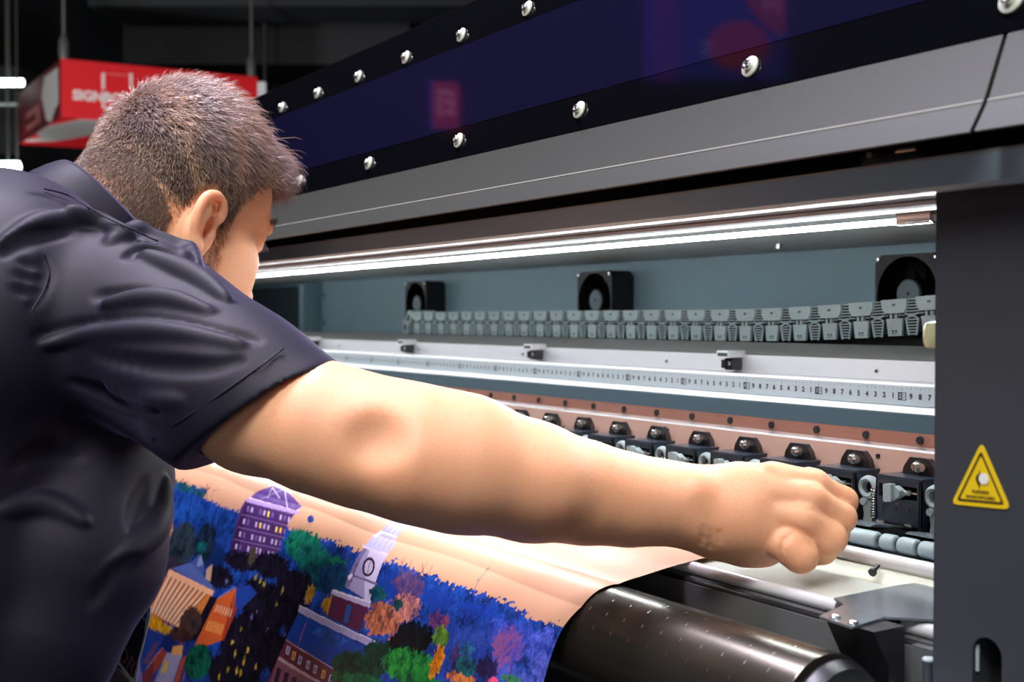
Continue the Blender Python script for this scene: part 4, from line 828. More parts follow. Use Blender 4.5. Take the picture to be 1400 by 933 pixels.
 ('F',(214,180,60),[(-1.3137,0.4167),(-1.314,0.4181),(-1.3148,0.4192),(-1.316,0.4201),(-1.3172,0.4206),(-1.3184,0.4209),(-1.3195,0.4206),(-1.3204,0.4198),(-1.3207,0.419),(-1.3209,0.4176),(-1.3204,0.4164),(-1.3197,0.4151),(-1.3186,0.4142),(-1.3174,0.4137),(-1.3163,0.4134),(-1.3152,0.4137),(-1.3142,0.4145),(-1.3139,0.4153)],0.6,0.3,None),
 ('F',(214,180,60),[(-1.2989,0.4254),(-1.2993,0.4268),(-1.3002,0.4279),(-1.3012,0.429),(-1.3025,0.4296),(-1.3037,0.4299),(-1.3047,0.4296),(-1.3056,0.4287),(-1.306,0.4276),(-1.3059,0.4265),(-1.3054,0.4251),(-1.3046,0.424),(-1.3034,0.4232),(-1.3023,0.4223),(-1.301,0.4223),(-1.3,0.4226),(-1.2993,0.4232),(-1.2988,0.4243)],0.6,0.3,None),
 ('F',(214,180,60),[(-1.2634,0.4131),(-1.2636,0.4145),(-1.2643,0.4156),(-1.2654,0.4164),(-1.2665,0.417),(-1.2676,0.4173),(-1.2686,0.417),(-1.2695,0.4162),(-1.2699,0.4153),(-1.2699,0.4142),(-1.2697,0.4128),(-1.269,0.4117),(-1.2679,0.4109),(-1.2668,0.4103),(-1.2657,0.41),(-1.2647,0.4103),(-1.264,0.4109),(-1.2634,0.412)],0.6,0.3,None),
 ('F',(214,180,60),[(-1.2675,0.4262),(-1.268,0.4274),(-1.2689,0.4285),(-1.2699,0.4296),(-1.2711,0.4301),(-1.2722,0.4304),(-1.2732,0.4301),(-1.274,0.4293),(-1.2744,0.4282),(-1.2743,0.4271),(-1.2739,0.4257),(-1.2731,0.4246),(-1.272,0.4237),(-1.2708,0.4232),(-1.2697,0.4229),(-1.2687,0.4232),(-1.2679,0.424),(-1.2676,0.4248)],0.6,0.3,None),
 ('F',(214,180,60),[(-1.2307,0.4226),(-1.231,0.424),(-1.2318,0.4251),(-1.2328,0.426),(-1.234,0.4265),(-1.235,0.4268),(-1.236,0.4265),(-1.2368,0.4257),(-1.2371,0.4248),(-1.237,0.4237),(-1.2367,0.4223),(-1.236,0.4212),(-1.2349,0.4204),(-1.2338,0.4198),(-1.2328,0.4195),(-1.2318,0.4198),(-1.231,0.4206),(-1.2307,0.4215)],0.6,0.3,None),
 ('F',(214,180,60),[(-1.3145,0.4455),(-1.3152,0.4469),(-1.3163,0.4483),(-1.3177,0.4492),(-1.319,0.45),(-1.3203,0.4503),(-1.3213,0.45),(-1.322,0.4492),(-1.3222,0.448),(-1.3219,0.4466),(-1.3212,0.4452),(-1.3201,0.4441),(-1.3188,0.443),(-1.3174,0.4424),(-1.3162,0.4422),(-1.3152,0.4424),(-1.3145,0.4433),(-1.3142,0.4444)],0.6,0.3,None),
 ('F',(214,180,60),[(-1.2846,0.4408),(-1.2853,0.4419),(-1.2862,0.4433),(-1.2875,0.4441),(-1.2887,0.445),(-1.29,0.445),(-1.291,0.4447),(-1.2916,0.4441),(-1.2919,0.443),(-1.2917,0.4416),(-1.291,0.4405),(-1.2901,0.4391),(-1.2888,0.4383),(-1.2876,0.4374),(-1.2863,0.4374),(-1.2853,0.4377),(-1.2847,0.4383),(-1.2844,0.4394)],0.6,0.3,None),
 ('F',(214,180,60),[(-1.3407,0.4603),(-1.3415,0.4617),(-1.3428,0.4631),(-1.3442,0.4642),(-1.3458,0.4648),(-1.3471,0.4651),(-1.3481,0.4648),(-1.3487,0.4642),(-1.3488,0.4628),(-1.3483,0.4617),(-1.3475,0.4601),(-1.3462,0.4589),(-1.3448,0.4578),(-1.3434,0.457),(-1.3421,0.4567),(-1.341,0.457),(-1.3404,0.4578),(-1.3403,0.4589)],0.6,0.3,None),
 ('F',(150,140,70),[(-1.2792,0.3393),(-1.2791,0.3407),(-1.2796,0.3418),(-1.2804,0.3427),(-1.2814,0.3432),(-1.2827,0.3432),(-1.2837,0.3429),(-1.2848,0.3421),(-1.2854,0.3413),(-1.2859,0.3399),(-1.2857,0.3387),(-1.2852,0.3376),(-1.2844,0.3368),(-1.2834,0.3362),(-1.2821,0.3362),(-1.281,0.3365),(-1.2802,0.3371),(-1.2794,0.3382)],0.6,0.3,None),
 ('F',(150,140,70),[(-1.2664,0.341),(-1.2663,0.3424),(-1.2668,0.3435),(-1.2676,0.3443),(-1.2686,0.3449),(-1.2698,0.3449),(-1.2709,0.3446),(-1.272,0.3438),(-1.2725,0.3429),(-1.2728,0.3418),(-1.2728,0.3404),(-1.2724,0.3393),(-1.2716,0.3385),(-1.2706,0.3379),(-1.2693,0.3379),(-1.2683,0.3382),(-1.2672,0.339),(-1.2667,0.3399)],0.6,0.3,None),
 ('F',(150,140,70),[(-1.2961,0.3385),(-1.2963,0.3396),(-1.2968,0.3407),(-1.2976,0.3415),(-1.2986,0.3421),(-1.2997,0.3424),(-1.3008,0.3421),(-1.3019,0.3413),(-1.3027,0.3401),(-1.3029,0.339),(-1.3027,0.3379),(-1.3023,0.3368),(-1.3016,0.3357),(-1.3004,0.3354),(-1.2993,0.3351),(-1.2982,0.3354),(-1.2971,0.3362),(-1.2964,0.3374)],0.6,0.3,None),
 ('F',(150,140,70),[(-1.2168,0.3538),(-1.2169,0.355),(-1.2174,0.3561),(-1.2181,0.3569),(-1.2191,0.3575),(-1.2202,0.3575),(-1.2212,0.3572),(-1.222,0.3566),(-1.2227,0.3555),(-1.223,0.3544),(-1.2228,0.3533),(-1.2224,0.3522),(-1.2216,0.3513),(-1.2207,0.3508),(-1.2195,0.3508),(-1.2185,0.351),(-1.2177,0.3516),(-1.217,0.3527)],0.6,0.3,None),
 ('F',(150,140,70),[(-1.2129,0.3371),(-1.2128,0.3385),(-1.2134,0.3393),(-1.2141,0.3401),(-1.215,0.3407),(-1.2159,0.341),(-1.2172,0.3404),(-1.218,0.3399),(-1.2185,0.339),(-1.219,0.3376),(-1.2188,0.3365),(-1.2185,0.3354),(-1.2177,0.3346),(-1.2166,0.3343),(-1.2157,0.334),(-1.2147,0.3343),(-1.2137,0.3351),(-1.2131,0.336)],0.6,0.3,None),
 ('F',(150,140,70),[(-1.2979,0.3966),(-1.298,0.398),(-1.2987,0.3991),(-1.2997,0.4),(-1.3009,0.4005),(-1.302,0.4008),(-1.3031,0.4005),(-1.3041,0.3997),(-1.3045,0.3988),(-1.3048,0.3974),(-1.3044,0.3963),(-1.3037,0.3952),(-1.3028,0.3941),(-1.3017,0.3935),(-1.3004,0.3935),(-1.2993,0.3938),(-1.2985,0.3944),(-1.2979,0.3955)],0.6,0.3,None),
 ('F',(110,110,160),[(-1.274,0.3793),(-1.2742,0.3801),(-1.2748,0.381),(-1.2757,0.3815),(-1.2767,0.3821),(-1.278,0.3821),(-1.2789,0.3821),(-1.2799,0.3815),(-1.2804,0.381),(-1.2806,0.3801),(-1.2804,0.3793),(-1.2799,0.3784),(-1.279,0.3779),(-1.2778,0.3776),(-1.2768,0.3773),(-1.2756,0.3776),(-1.2748,0.3779),(-1.2741,0.3787)],0.8,0.3,None),
 ('F',(110,110,160),[(-1.2639,0.3717),(-1.2642,0.3723),(-1.2646,0.3731),(-1.2655,0.3737),(-1.2664,0.3742),(-1.2676,0.3742),(-1.2686,0.3742),(-1.2696,0.3737),(-1.2702,0.3731),(-1.2705,0.3723),(-1.2704,0.3715),(-1.27,0.3706),(-1.2691,0.3701),(-1.268,0.3698),(-1.267,0.3695),(-1.2658,0.3698),(-1.2648,0.3703),(-1.2642,0.3709)],0.8,0.3,None),
 ('F',(110,110,160),[(-1.221,0.3815),(-1.2211,0.3824),(-1.2218,0.3829),(-1.2225,0.3837),(-1.2237,0.384),(-1.2246,0.3843),(-1.2257,0.384),(-1.2265,0.3837),(-1.2271,0.3829),(-1.2271,0.3824),(-1.2269,0.3815),(-1.2264,0.3807),(-1.2256,0.3801),(-1.2247,0.3796),(-1.2235,0.3796),(-1.2226,0.3796),(-1.2217,0.3801),(-1.2212,0.3807)],0.8,0.3,None),
 ('F',(110,110,160),[(-1.1745,0.3759),(-1.1748,0.3765),(-1.1753,0.3773),(-1.176,0.3779),(-1.1771,0.3782),(-1.178,0.3784),(-1.179,0.3782),(-1.1797,0.3779),(-1.1802,0.3773),(-1.1805,0.3765),(-1.1804,0.3756),(-1.1798,0.3751),(-1.179,0.3745),(-1.1782,0.374),(-1.1771,0.374),(-1.1762,0.374),(-1.1753,0.3745),(-1.1748,0.3751)],0.8,0.3,None),
 ('F',(110,110,160),[(-1.3683,0.4036),(-1.3686,0.4044),(-1.3693,0.4053),(-1.3703,0.4061),(-1.3716,0.4064),(-1.3729,0.4067),(-1.3742,0.4064),(-1.375,0.4061),(-1.3757,0.4053),(-1.3759,0.4044),(-1.3756,0.4036),(-1.3749,0.4028),(-1.3738,0.4022),(-1.3726,0.4016),(-1.3712,0.4016),(-1.3701,0.4016),(-1.369,0.4022),(-1.3685,0.4028)],0.8,0.3,None),
 ('F',(110,110,160),[(-1.3785,0.358),(-1.3786,0.3589),(-1.3792,0.3597),(-1.3799,0.3606),(-1.3812,0.3608),(-1.3824,0.3611),(-1.3838,0.3608),(-1.3849,0.3603),(-1.3855,0.3597),(-1.3859,0.3589),(-1.3857,0.358),(-1.3851,0.3572),(-1.3843,0.3564),(-1.383,0.3561),(-1.3818,0.3558),(-1.3805,0.3561),(-1.3794,0.3566),(-1.3788,0.3572)],0.8,0.3,None),
 ('F',(110,110,160),[(-1.1505,0.3343),(-1.1507,0.3348),(-1.1511,0.3357),(-1.1518,0.3362),(-1.1527,0.3365),(-1.1538,0.3365),(-1.1546,0.3365),(-1.1555,0.336),(-1.156,0.3354),(-1.1561,0.3348),(-1.156,0.334),(-1.1557,0.3332),(-1.155,0.3326),(-1.1541,0.3323),(-1.153,0.3323),(-1.1522,0.3323),(-1.1513,0.3329),(-1.1508,0.3334)],0.8,0.3,None),
 ('P',(72,90,150),[(-1.5168,0.36),(-1.4949,0.3449),(-1.4669,0.3561),(-1.4605,0.3687),(-1.4122,0.3784),(-1.5111,0.3782)],0.0,0.0,None),
 ('P',(200,160,130),[(-1.4575,0.3569),(-1.443,0.348),(-1.4327,0.3681),(-1.4516,0.3689)],0.0,0.0,None),
 ('P',(130,150,190),[(-1.4945,0.3516),(-1.489,0.3449),(-1.4716,0.3541),(-1.4916,0.3611)],0.0,0.0,None),
 ('P',(98,46,60),[(-1.6942,0.4117),(-1.574,0.3991),(-1.6015,0.4433),(-1.6879,0.4662)],0.0,0.0,None),
 ('P',(112,104,160),[(-1.6928,0.396),(-1.5737,0.3913),(-1.5755,0.4014),(-1.6973,0.4081)],0.0,0.0,None),
 ('L',(220,170,160),[(-1.6959,0.4097),(-1.5776,0.4028)],0.0008,0,None),
 ('P',(226,134,60),[(-1.5854,0.3849),(-1.417,0.3793),(-1.457,0.4383),(-1.6314,0.4475)],0.0,0.0,None),
 ('P',(250,214,176),[(-1.5806,0.3888),(-1.5717,0.3871),(-1.61,0.443),(-1.6199,0.4452)],0.0,0.0,None),
 ('P',(120,58,66),[(-1.5704,0.3879),(-1.5669,0.3874),(-1.6055,0.4422),(-1.6093,0.443)],0.0,0.0,None),
 ('P',(250,214,176),[(-1.5621,0.3882),(-1.5533,0.3865),(-1.5964,0.4424),(-1.6061,0.4447)],0.0,0.0,None),
 ('P',(120,58,66),[(-1.552,0.3874),(-1.5488,0.3865),(-1.592,0.4416),(-1.5957,0.4424)],0.0,0.0,None),
 ('P',(250,214,176),[(-1.5439,0.3877),(-1.5354,0.386),(-1.583,0.4419),(-1.5926,0.4441)],0.0,0.0,None),
 ('P',(120,58,66),[(-1.5343,0.3865),(-1.531,0.386),(-1.5787,0.441),(-1.5823,0.4419)],0.0,0.0,None),
 ('P',(250,214,176),[(-1.5263,0.3868),(-1.5178,0.3854),(-1.5697,0.4416),(-1.5792,0.4436)],0.0,0.0,None),
 ('P',(120,58,66),[(-1.5167,0.386),(-1.5134,0.3854),(-1.5655,0.4405),(-1.5691,0.4413)],0.0,0.0,None),
 ('P',(250,214,176),[(-1.5089,0.3863),(-1.5007,0.3846),(-1.5567,0.441),(-1.566,0.443)],0.0,0.0,None),
 ('P',(120,58,66),[(-1.4994,0.3854),(-1.4962,0.3849),(-1.5524,0.4402),(-1.5561,0.4408)],0.0,0.0,None),
 ('P',(250,214,176),[(-1.4918,0.3857),(-1.4838,0.384),(-1.5438,0.4405),(-1.5531,0.4424)],0.0,0.0,None),
 ('P',(120,58,66),[(-1.4825,0.3849),(-1.4794,0.3843),(-1.5397,0.4396),(-1.5433,0.4402)],0.0,0.0,None),
 ('P',(250,214,176),[(-1.475,0.3851),(-1.4672,0.3835),(-1.5312,0.4399),(-1.5403,0.4419)],0.0,0.0,None),
 ('P',(120,58,66),[(-1.4659,0.3843),(-1.4629,0.3837),(-1.5271,0.4391),(-1.5305,0.4399)],0.0,0.0,None),
 ('P',(250,214,176),[(-1.4585,0.3846),(-1.4509,0.3829),(-1.5187,0.4394),(-1.5277,0.4413)],0.0,0.0,None),
 ('P',(120,58,66),[(-1.4497,0.3837),(-1.4467,0.3832),(-1.5147,0.4385),(-1.5181,0.4394)],0.0,0.0,None),
 ('P',(250,214,176),[(-1.4424,0.384),(-1.4349,0.3824),(-1.5063,0.4391),(-1.5152,0.4408)],0.0,0.0,None),
 ('P',(120,58,66),[(-1.4337,0.3832),(-1.4308,0.3826),(-1.5024,0.4383),(-1.5058,0.4388)],0.0,0.0,None),
 ('P',(252,186,140),[(-1.5854,0.381),(-1.4118,0.3756),(-1.4146,0.3824),(-1.5885,0.3893)],0.0,0.0,None),
 ('L',(90,110,170),[(-1.5798,0.3798),(-1.4131,0.3742)],0.001,0,None),
 ('P',(84,104,166),[(-1.5747,0.3782),(-1.5168,0.36),(-1.4244,0.3709),(-1.4131,0.3742)],0.0,0.0,None),
 ('F',(236,168,24),[(-1.548,0.4519),(-1.5547,0.4556),(-1.5665,0.4592),(-1.5822,0.4623),(-1.6001,0.4645),(-1.6179,0.4656),(-1.6335,0.4654),(-1.6447,0.464),(-1.6501,0.4614),(-1.6491,0.4578),(-1.6417,0.4542),(-1.629,0.4505),(-1.6127,0.4475),(-1.5949,0.4455),(-1.5776,0.4447),(-1.5629,0.445),(-1.5524,0.4464),(-1.5472,0.4489)],0.6,0.4,(180,90,20)),
 ('F',(240,180,40),[(-1.5208,0.4492),(-1.5236,0.4517),(-1.5297,0.4547),(-1.5385,0.4573),(-1.5487,0.4598),(-1.5594,0.4612),(-1.5691,0.4617),(-1.5766,0.4614),(-1.5809,0.4601),(-1.5815,0.4578),(-1.5784,0.455),(-1.5719,0.4522),(-1.563,0.4494),(-1.5527,0.4472),(-1.5422,0.4458),(-1.5329,0.4452),(-1.5257,0.4458),(-1.5216,0.4469)],0.6,0.4,None),
 ('P',(214,98,44),[(-1.3958,0.3821),(-1.3476,0.3597),(-1.3367,0.3882),(-1.3525,0.4218),(-1.445,0.455),(-1.4201,0.4215)],0.0,0.0,None),
 ('P',(160,60,40),[(-1.3476,0.3597),(-1.3247,0.3773),(-1.3456,0.4204),(-1.3525,0.4218)],0.0,0.0,None),
 ('P',(34,66,150),[(-1.3484,0.3589),(-1.3099,0.3491),(-1.2824,0.3538),(-1.3172,0.3807),(-1.3333,0.379)],0.0,0.0,None),
 ('L',(150,170,220),[(-1.3939,0.381),(-1.3511,0.3586)],0.001,0,None),
 ('L',(230,150,110),[(-1.3476,0.3597),(-1.3398,0.3837)],0.0008,0,None),
 ('P',(250,196,150),[(-1.3919,0.3874),(-1.3883,0.3871),(-1.3911,0.3969),(-1.3947,0.3972)],0.0,0.0,None),
 ('P',(250,176,90),[(-1.406,0.4095),(-1.4023,0.4092),(-1.407,0.422),(-1.4107,0.4223)],0.0,0.0,None),
 ('P',(250,196,150),[(-1.3834,0.3868),(-1.3799,0.3865),(-1.3828,0.396),(-1.3861,0.3966)],0.0,0.0,None),
 ('P',(250,176,90),[(-1.3979,0.4086),(-1.3943,0.4083),(-1.3988,0.4212),(-1.4024,0.4215)],0.0,0.0,None),
 ('P',(250,196,150),[(-1.3751,0.386),(-1.3717,0.3857),(-1.3744,0.3955),(-1.3779,0.3958)],0.0,0.0,None),
 ('P',(250,176,90),[(-1.3899,0.4078),(-1.3863,0.4075),(-1.3908,0.4201),(-1.3943,0.4206)],0.0,0.0,None),
 ('P',(250,196,150),[(-1.3668,0.3854),(-1.3634,0.3851),(-1.3662,0.3946),(-1.3695,0.3952)],0.0,0.0,None),
 ('P',(250,176,90),[(-1.382,0.4069),(-1.3784,0.4067),(-1.3828,0.4192),(-1.3862,0.4198)],0.0,0.0,None),
 ('P',(250,196,150),[(-1.3586,0.3849),(-1.3554,0.3843),(-1.3579,0.3941),(-1.3614,0.3944)],0.0,0.0,None),
 ('P',(250,176,90),[(-1.3741,0.4061),(-1.3706,0.4058),(-1.3749,0.4184),(-1.3784,0.4187)],0.0,0.0,None),
 ('P',(250,196,150),[(-1.3506,0.384),(-1.3472,0.3837),(-1.35,0.3933),(-1.3534,0.3935)],0.0,0.0,None),
 ('P',(250,176,90),[(-1.3662,0.4055),(-1.3629,0.405),(-1.367,0.4176),(-1.3705,0.4178)],0.0,0.0,None),
 ('P',(250,196,150),[(-1.3425,0.3835),(-1.3392,0.3832),(-1.3418,0.3927),(-1.3452,0.393)],0.0,0.0,None),
 ('P',(250,176,90),[(-1.3585,0.4047),(-1.3553,0.4042),(-1.3592,0.4167),(-1.3627,0.417)],0.0,0.0,None),
 ('P',(30,64,150),[(-1.6867,0.471),(-1.5404,0.4662),(-1.5995,0.5154),(-1.754,0.5693),(-1.7603,0.4972)],0.0,0.0,None),
 ('P',(24,40,110),[(-1.5433,0.4556),(-1.4981,0.4584),(-1.5248,0.4785),(-1.5707,0.4788)],0.0,0.0,None),
 ('P',(112,70,110),[(-1.5943,0.4802),(-1.5719,0.4732),(-1.6206,0.5157),(-1.642,0.5171)],0.0,0.0,None),
 ('P',(176,70,50),[(-1.5883,0.4944),(-1.5576,0.4777),(-1.5367,0.4841),(-1.5985,0.5249),(-1.6267,0.5252)],0.0,0.0,None),
 ('P',(176,170,206),[(-1.5375,0.4796),(-1.483,0.4696),(-1.5137,0.5109),(-1.5906,0.5375)],0.0,0.0,None),
 ('P',(240,200,60),[(-1.5451,0.4925),(-1.5296,0.488),(-1.5431,0.507),(-1.5624,0.512)],0.0,0.0,None),
 ('P',(250,180,90),[(-1.5177,0.4673),(-1.4803,0.4561),(-1.483,0.4696),(-1.5247,0.4793)],0.0,0.0,None),
 ('F',(110,66,120),[(-1.4721,0.45),(-1.4739,0.4522),(-1.477,0.4547),(-1.4811,0.4567),(-1.4857,0.4581),(-1.4901,0.4589),(-1.4939,0.4587),(-1.4966,0.4575),(-1.4978,0.4559),(-1.4975,0.4536),(-1.4957,0.4511),(-1.4926,0.4486),(-1.4886,0.4466),(-1.4841,0.4452),(-1.4798,0.4447),(-1.476,0.445),(-1.4732,0.4461),(-1.4719,0.4478)],0.0,0.2,None),
 ('P',(200,84,44),[(-1.4822,0.4729),(-1.4497,0.4589),(-1.4668,0.4916),(-1.5131,0.5171)],0.0,0.0,None),
 ('P',(120,50,60),[(-1.6546,0.5391),(-1.5938,0.5045),(-1.597,0.5439),(-1.6908,0.5716)],0.0,0.0,None),
 ('P',(90,60,120),[(-1.4615,0.4589),(-1.444,0.4584),(-1.4768,0.5078),(-1.4947,0.5123)],0.0,0.0,None),
 ('L',(226,214,230),[(-1.5375,0.4796),(-1.5909,0.5327)],0.0006,0,None),
 ('L',(226,214,230),[(-1.483,0.4696),(-1.5135,0.5126)],0.0006,0,None),
 ('L',(226,214,230),[(-1.4497,0.4589),(-1.4773,0.5034)],0.0006,0,None),
 ('L',(226,214,230),[(-1.5103,0.4888),(-1.5636,0.535)],0.0006,0,None),
 ('L',(226,214,230),[(-1.5576,0.4777),(-1.627,0.5221)],0.0006,0,None),
 ('P',(130,120,190),[(-1.839,0.5746),(-1.6564,0.5196),(-1.6392,0.55),(-1.8855,0.6199)],0.0,0.0,None),
 ('P',(180,160,210),[(-1.7956,0.5746),(-1.6918,0.5453),(-1.6757,0.5646),(-1.8399,0.6132)],0.0,0.0,None),
 ('F',(30,30,40),[(-1.4284,0.4192),(-1.4316,0.4257),(-1.4392,0.4318),(-1.4502,0.4371),(-1.4632,0.441),(-1.4765,0.443),(-1.4884,0.4424),(-1.4973,0.4396),(-1.5023,0.4349),(-1.503,0.4287),(-1.4993,0.422),(-1.4918,0.4159),(-1.4813,0.4106),(-1.4691,0.4069),(-1.4563,0.4055),(-1.4448,0.4061),(-1.4356,0.4089),(-1.4299,0.4134)],0.8,0.5,(90,60,40)),
 ('F',(70,44,40),[(-1.4569,0.4413),(-1.4604,0.445),(-1.4681,0.4489),(-1.4795,0.4525),(-1.4929,0.4556),(-1.507,0.4575),(-1.5198,0.4584),(-1.5297,0.4578),(-1.5355,0.4559),(-1.5363,0.4528),(-1.5323,0.4489),(-1.5239,0.445),(-1.5123,0.4413),(-1.499,0.4383),(-1.4854,0.4366),(-1.4732,0.436),(-1.4638,0.4366),(-1.4581,0.4385)],0.8,0.5,None),
 ('F',(12,112,78),[(-1.3788,0.4561),(-1.3852,0.4645),(-1.3963,0.4729),(-1.4109,0.4805),(-1.4274,0.4858),(-1.4435,0.4886),(-1.4572,0.4883),(-1.4667,0.4846),(-1.4708,0.4785),(-1.4691,0.4704),(-1.4619,0.4614),(-1.4503,0.4531),(-1.436,0.4458),(-1.4205,0.441),(-1.4054,0.4388),(-1.3923,0.4396),(-1.3828,0.443),(-1.3781,0.4486)],0.5,0.5,(4,50,44)),
 ('P',(112,52,70),[(-1.1686,0.3773),(-1.0408,0.3759),(-1.008,0.4262),(-1.2158,0.4863),(-1.1911,0.4262)],0.0,0.0,None),
 ('P',(24,66,154),[(-1.1598,0.3494),(-1.0043,0.348),(-1.0393,0.3784),(-1.1713,0.3793)],0.0,0.0,None),
 ('F',(40,90,180),[(-1.1039,0.3508),(-1.0354,0.3497),(-1.0525,0.3592),(-1.1155,0.3606)],0.6,0.3,None),
 ('P',(168,160,196),[(-1.1631,0.3424),(-0.9836,0.3393),(-0.9873,0.3455),(-1.162,0.3491)],0.0,0.0,None),
 ('L',(100,90,130),[(-1.1601,0.3438),(-1.1601,0.3477)],0.0005,0,None),
 ('L',(100,90,130),[(-1.1525,0.3435),(-1.1526,0.3474)],0.0005,0,None),
 ('L',(100,90,130),[(-1.1449,0.3435),(-1.1449,0.3474)],0.0005,0,None),
 ('L',(100,90,130),[(-1.1373,0.3435),(-1.1375,0.3471)],0.0005,0,None),
 ('L',(100,90,130),[(-1.13,0.3432),(-1.1302,0.3469)],0.0005,0,None),
 ('L',(100,90,130),[(-1.1225,0.3432),(-1.1227,0.3469)],0.0005,0,None),
 ('L',(100,90,130),[(-1.1154,0.3429),(-1.1156,0.3466)],0.0005,0,None),
 ('L',(100,90,130),[(-1.1081,0.3429),(-1.1083,0.3466)],0.0005,0,None),
 ('L',(100,90,130),[(-1.1011,0.3427),(-1.1013,0.3463)],0.0005,0,None),
 ('L',(100,90,130),[(-1.094,0.3427),(-1.0941,0.3463)],0.0005,0,None),
 ('L',(100,90,130),[(-1.0871,0.3424),(-1.0873,0.346)],0.0005,0,None),
 ('L',(100,90,130),[(-1.0801,0.3424),(-1.0803,0.346)],0.0005,0,None),
 ('L',(100,90,130),[(-1.0732,0.3424),(-1.0735,0.3457)],0.0005,0,None),
 ('L',(100,90,130),[(-1.0666,0.3421),(-1.0667,0.3457)],0.0005,0,None),
 ('L',(100,90,130),[(-1.0598,0.3421),(-1.0601,0.3455)],0.0005,0,None),
 ('L',(100,90,130),[(-1.0533,0.3418),(-1.0533,0.3455)],0.0005,0,None),
 ('L',(100,90,130),[(-1.0466,0.3418),(-1.0469,0.3452)],0.0005,0,None),
 ('L',(100,90,130),[(-1.0402,0.3415),(-1.0403,0.3452)],0.0005,0,None),
 ('L',(100,90,130),[(-1.0337,0.3415),(-1.0337,0.3452)],0.0005,0,None),
 ('L',(100,90,130),[(-1.0272,0.3415),(-1.0275,0.3449)],0.0005,0,None),
 ('L',(100,90,130),[(-1.021,0.3413),(-1.0211,0.3449)],0.0005,0,None),
 ('L',(100,90,130),[(-1.0147,0.3413),(-1.0149,0.3446)],0.0005,0,None),
 ('L',(100,90,130),[(-1.0086,0.341),(-1.0086,0.3446)],0.0005,0,None),
 ('L',(100,90,130),[(-1.0024,0.341),(-1.0026,0.3443)],0.0005,0,None),
 ('L',(100,90,130),[(-0.9962,0.341),(-0.9964,0.3443)],0.0005,0,None),
 ('L',(100,90,130),[(-0.9903,0.3407),(-0.9905,0.3441)],0.0005,0,None),
 ('L',(232,220,232),[(-1.1631,0.3424),(-0.9836,0.3393)],0.0008,0,None),
 ('L',(210,180,190),[(-1.1709,0.3798),(-1.0404,0.3793)],0.0008,0,None),
 ('P',(206,200,226),[(-1.164,0.3843),(-1.1552,0.3837),(-1.1548,0.3919),(-1.1633,0.3924)],0.0,0.0,None),
 ('P',(80,84,140),[(-1.1611,0.3851),(-1.1577,0.3851),(-1.1577,0.391),(-1.1607,0.3913)],0.0,0.0,None),
 ('P',(250,190,80),[(-1.1473,0.3857),(-1.1387,0.3851),(-1.1383,0.3933),(-1.1465,0.3938)],0.0,0.0,None),
 ('P',(80,84,140),[(-1.1445,0.3865),(-1.1411,0.3865),(-1.1411,0.3924),(-1.1442,0.3924)],0.0,0.0,None),
 ('P',(206,200,226),[(-1.1297,0.386),(-1.1213,0.3854),(-1.121,0.3933),(-1.1291,0.3938)],0.0,0.0,None),
 ('P',(80,84,140),[(-1.1269,0.3868),(-1.1237,0.3868),(-1.1236,0.3927),(-1.1267,0.3927)],0.0,0.0,None),
 ('P',(206,200,226),[(-1.1093,0.3854),(-1.1011,0.3849),(-1.1008,0.3927),(-1.1086,0.3933)],0.0,0.0,None),
 ('P',(80,84,140),[(-1.1065,0.3863),(-1.1034,0.3863),(-1.1035,0.3919),(-1.1063,0.3921)],0.0,0.0,None),
 ('P',(206,200,226),[(-1.0909,0.3854),(-1.0829,0.3849),(-1.0828,0.3924),(-1.0904,0.393)],0.0,0.0,None),
 ('P',(80,84,140),[(-1.0883,0.3863),(-1.0854,0.386),(-1.0852,0.3919),(-1.0881,0.3919)],0.0,0.0,None),
 ('P',(250,190,80),[(-1.0713,0.3854),(-1.0635,0.3849),(-1.0633,0.3924),(-1.0707,0.393)],0.0,0.0,None),
 ('P',(80,84,140),[(-1.0687,0.3863),(-1.0657,0.3863),(-1.0657,0.3919),(-1.0685,0.3919)],0.0,0.0,None),
 ('P',(206,200,226),[(-1.0539,0.3854),(-1.0463,0.3849),(-1.0461,0.3924),(-1.0535,0.3927)],0.0,0.0,None),
 ('P',(80,84,140),[(-1.0515,0.386),(-1.0486,0.386),(-1.0486,0.3916),(-1.0512,0.3919)],0.0,0.0,None),
 ('P',(206,180,184),[(-1.1776,0.3988),(-1.0603,0.396),(-1.0607,0.3983),(-1.1795,0.4025)],0.0,0.0,None),
 ('P',(150,96,110),[(-1.1795,0.4025),(-1.0607,0.3983),(-1.0471,0.4377),(-1.199,0.4816)],0.0,0.0,None),
 ('P',(70,40,70),[(-1.1756,0.4089),(-1.1637,0.4083),(-1.1656,0.4274),(-1.1773,0.4287)],0.0,0.0,None),
 ('P',(70,40,70),[(-1.1538,0.4081),(-1.1423,0.4075),(-1.1441,0.4262),(-1.1554,0.4276)],0.0,0.0,None),
 ('P',(70,40,70),[(-1.1327,0.4072),(-1.1215,0.4067),(-1.1231,0.4251),(-1.1341,0.4265)],0.0,0.0,None),
 ('P',(70,40,70),[(-1.1122,0.4064),(-1.1013,0.4058),(-1.1029,0.424),(-1.1135,0.4254)],0.0,0.0,None),
 ('P',(70,40,70),[(-1.0923,0.4055),(-1.0817,0.405),(-1.0832,0.4229),(-1.0935,0.4243)],0.0,0.0,None),
 ('P',(70,40,70),[(-1.0729,0.4047),(-1.0627,0.4042),(-1.064,0.4218),(-1.074,0.4232)],0.0,0.0,None),
 ('L',(226,110,100),[(-1.1357,0.3533),(-1.1387,0.3807)],0.0009,0,None),
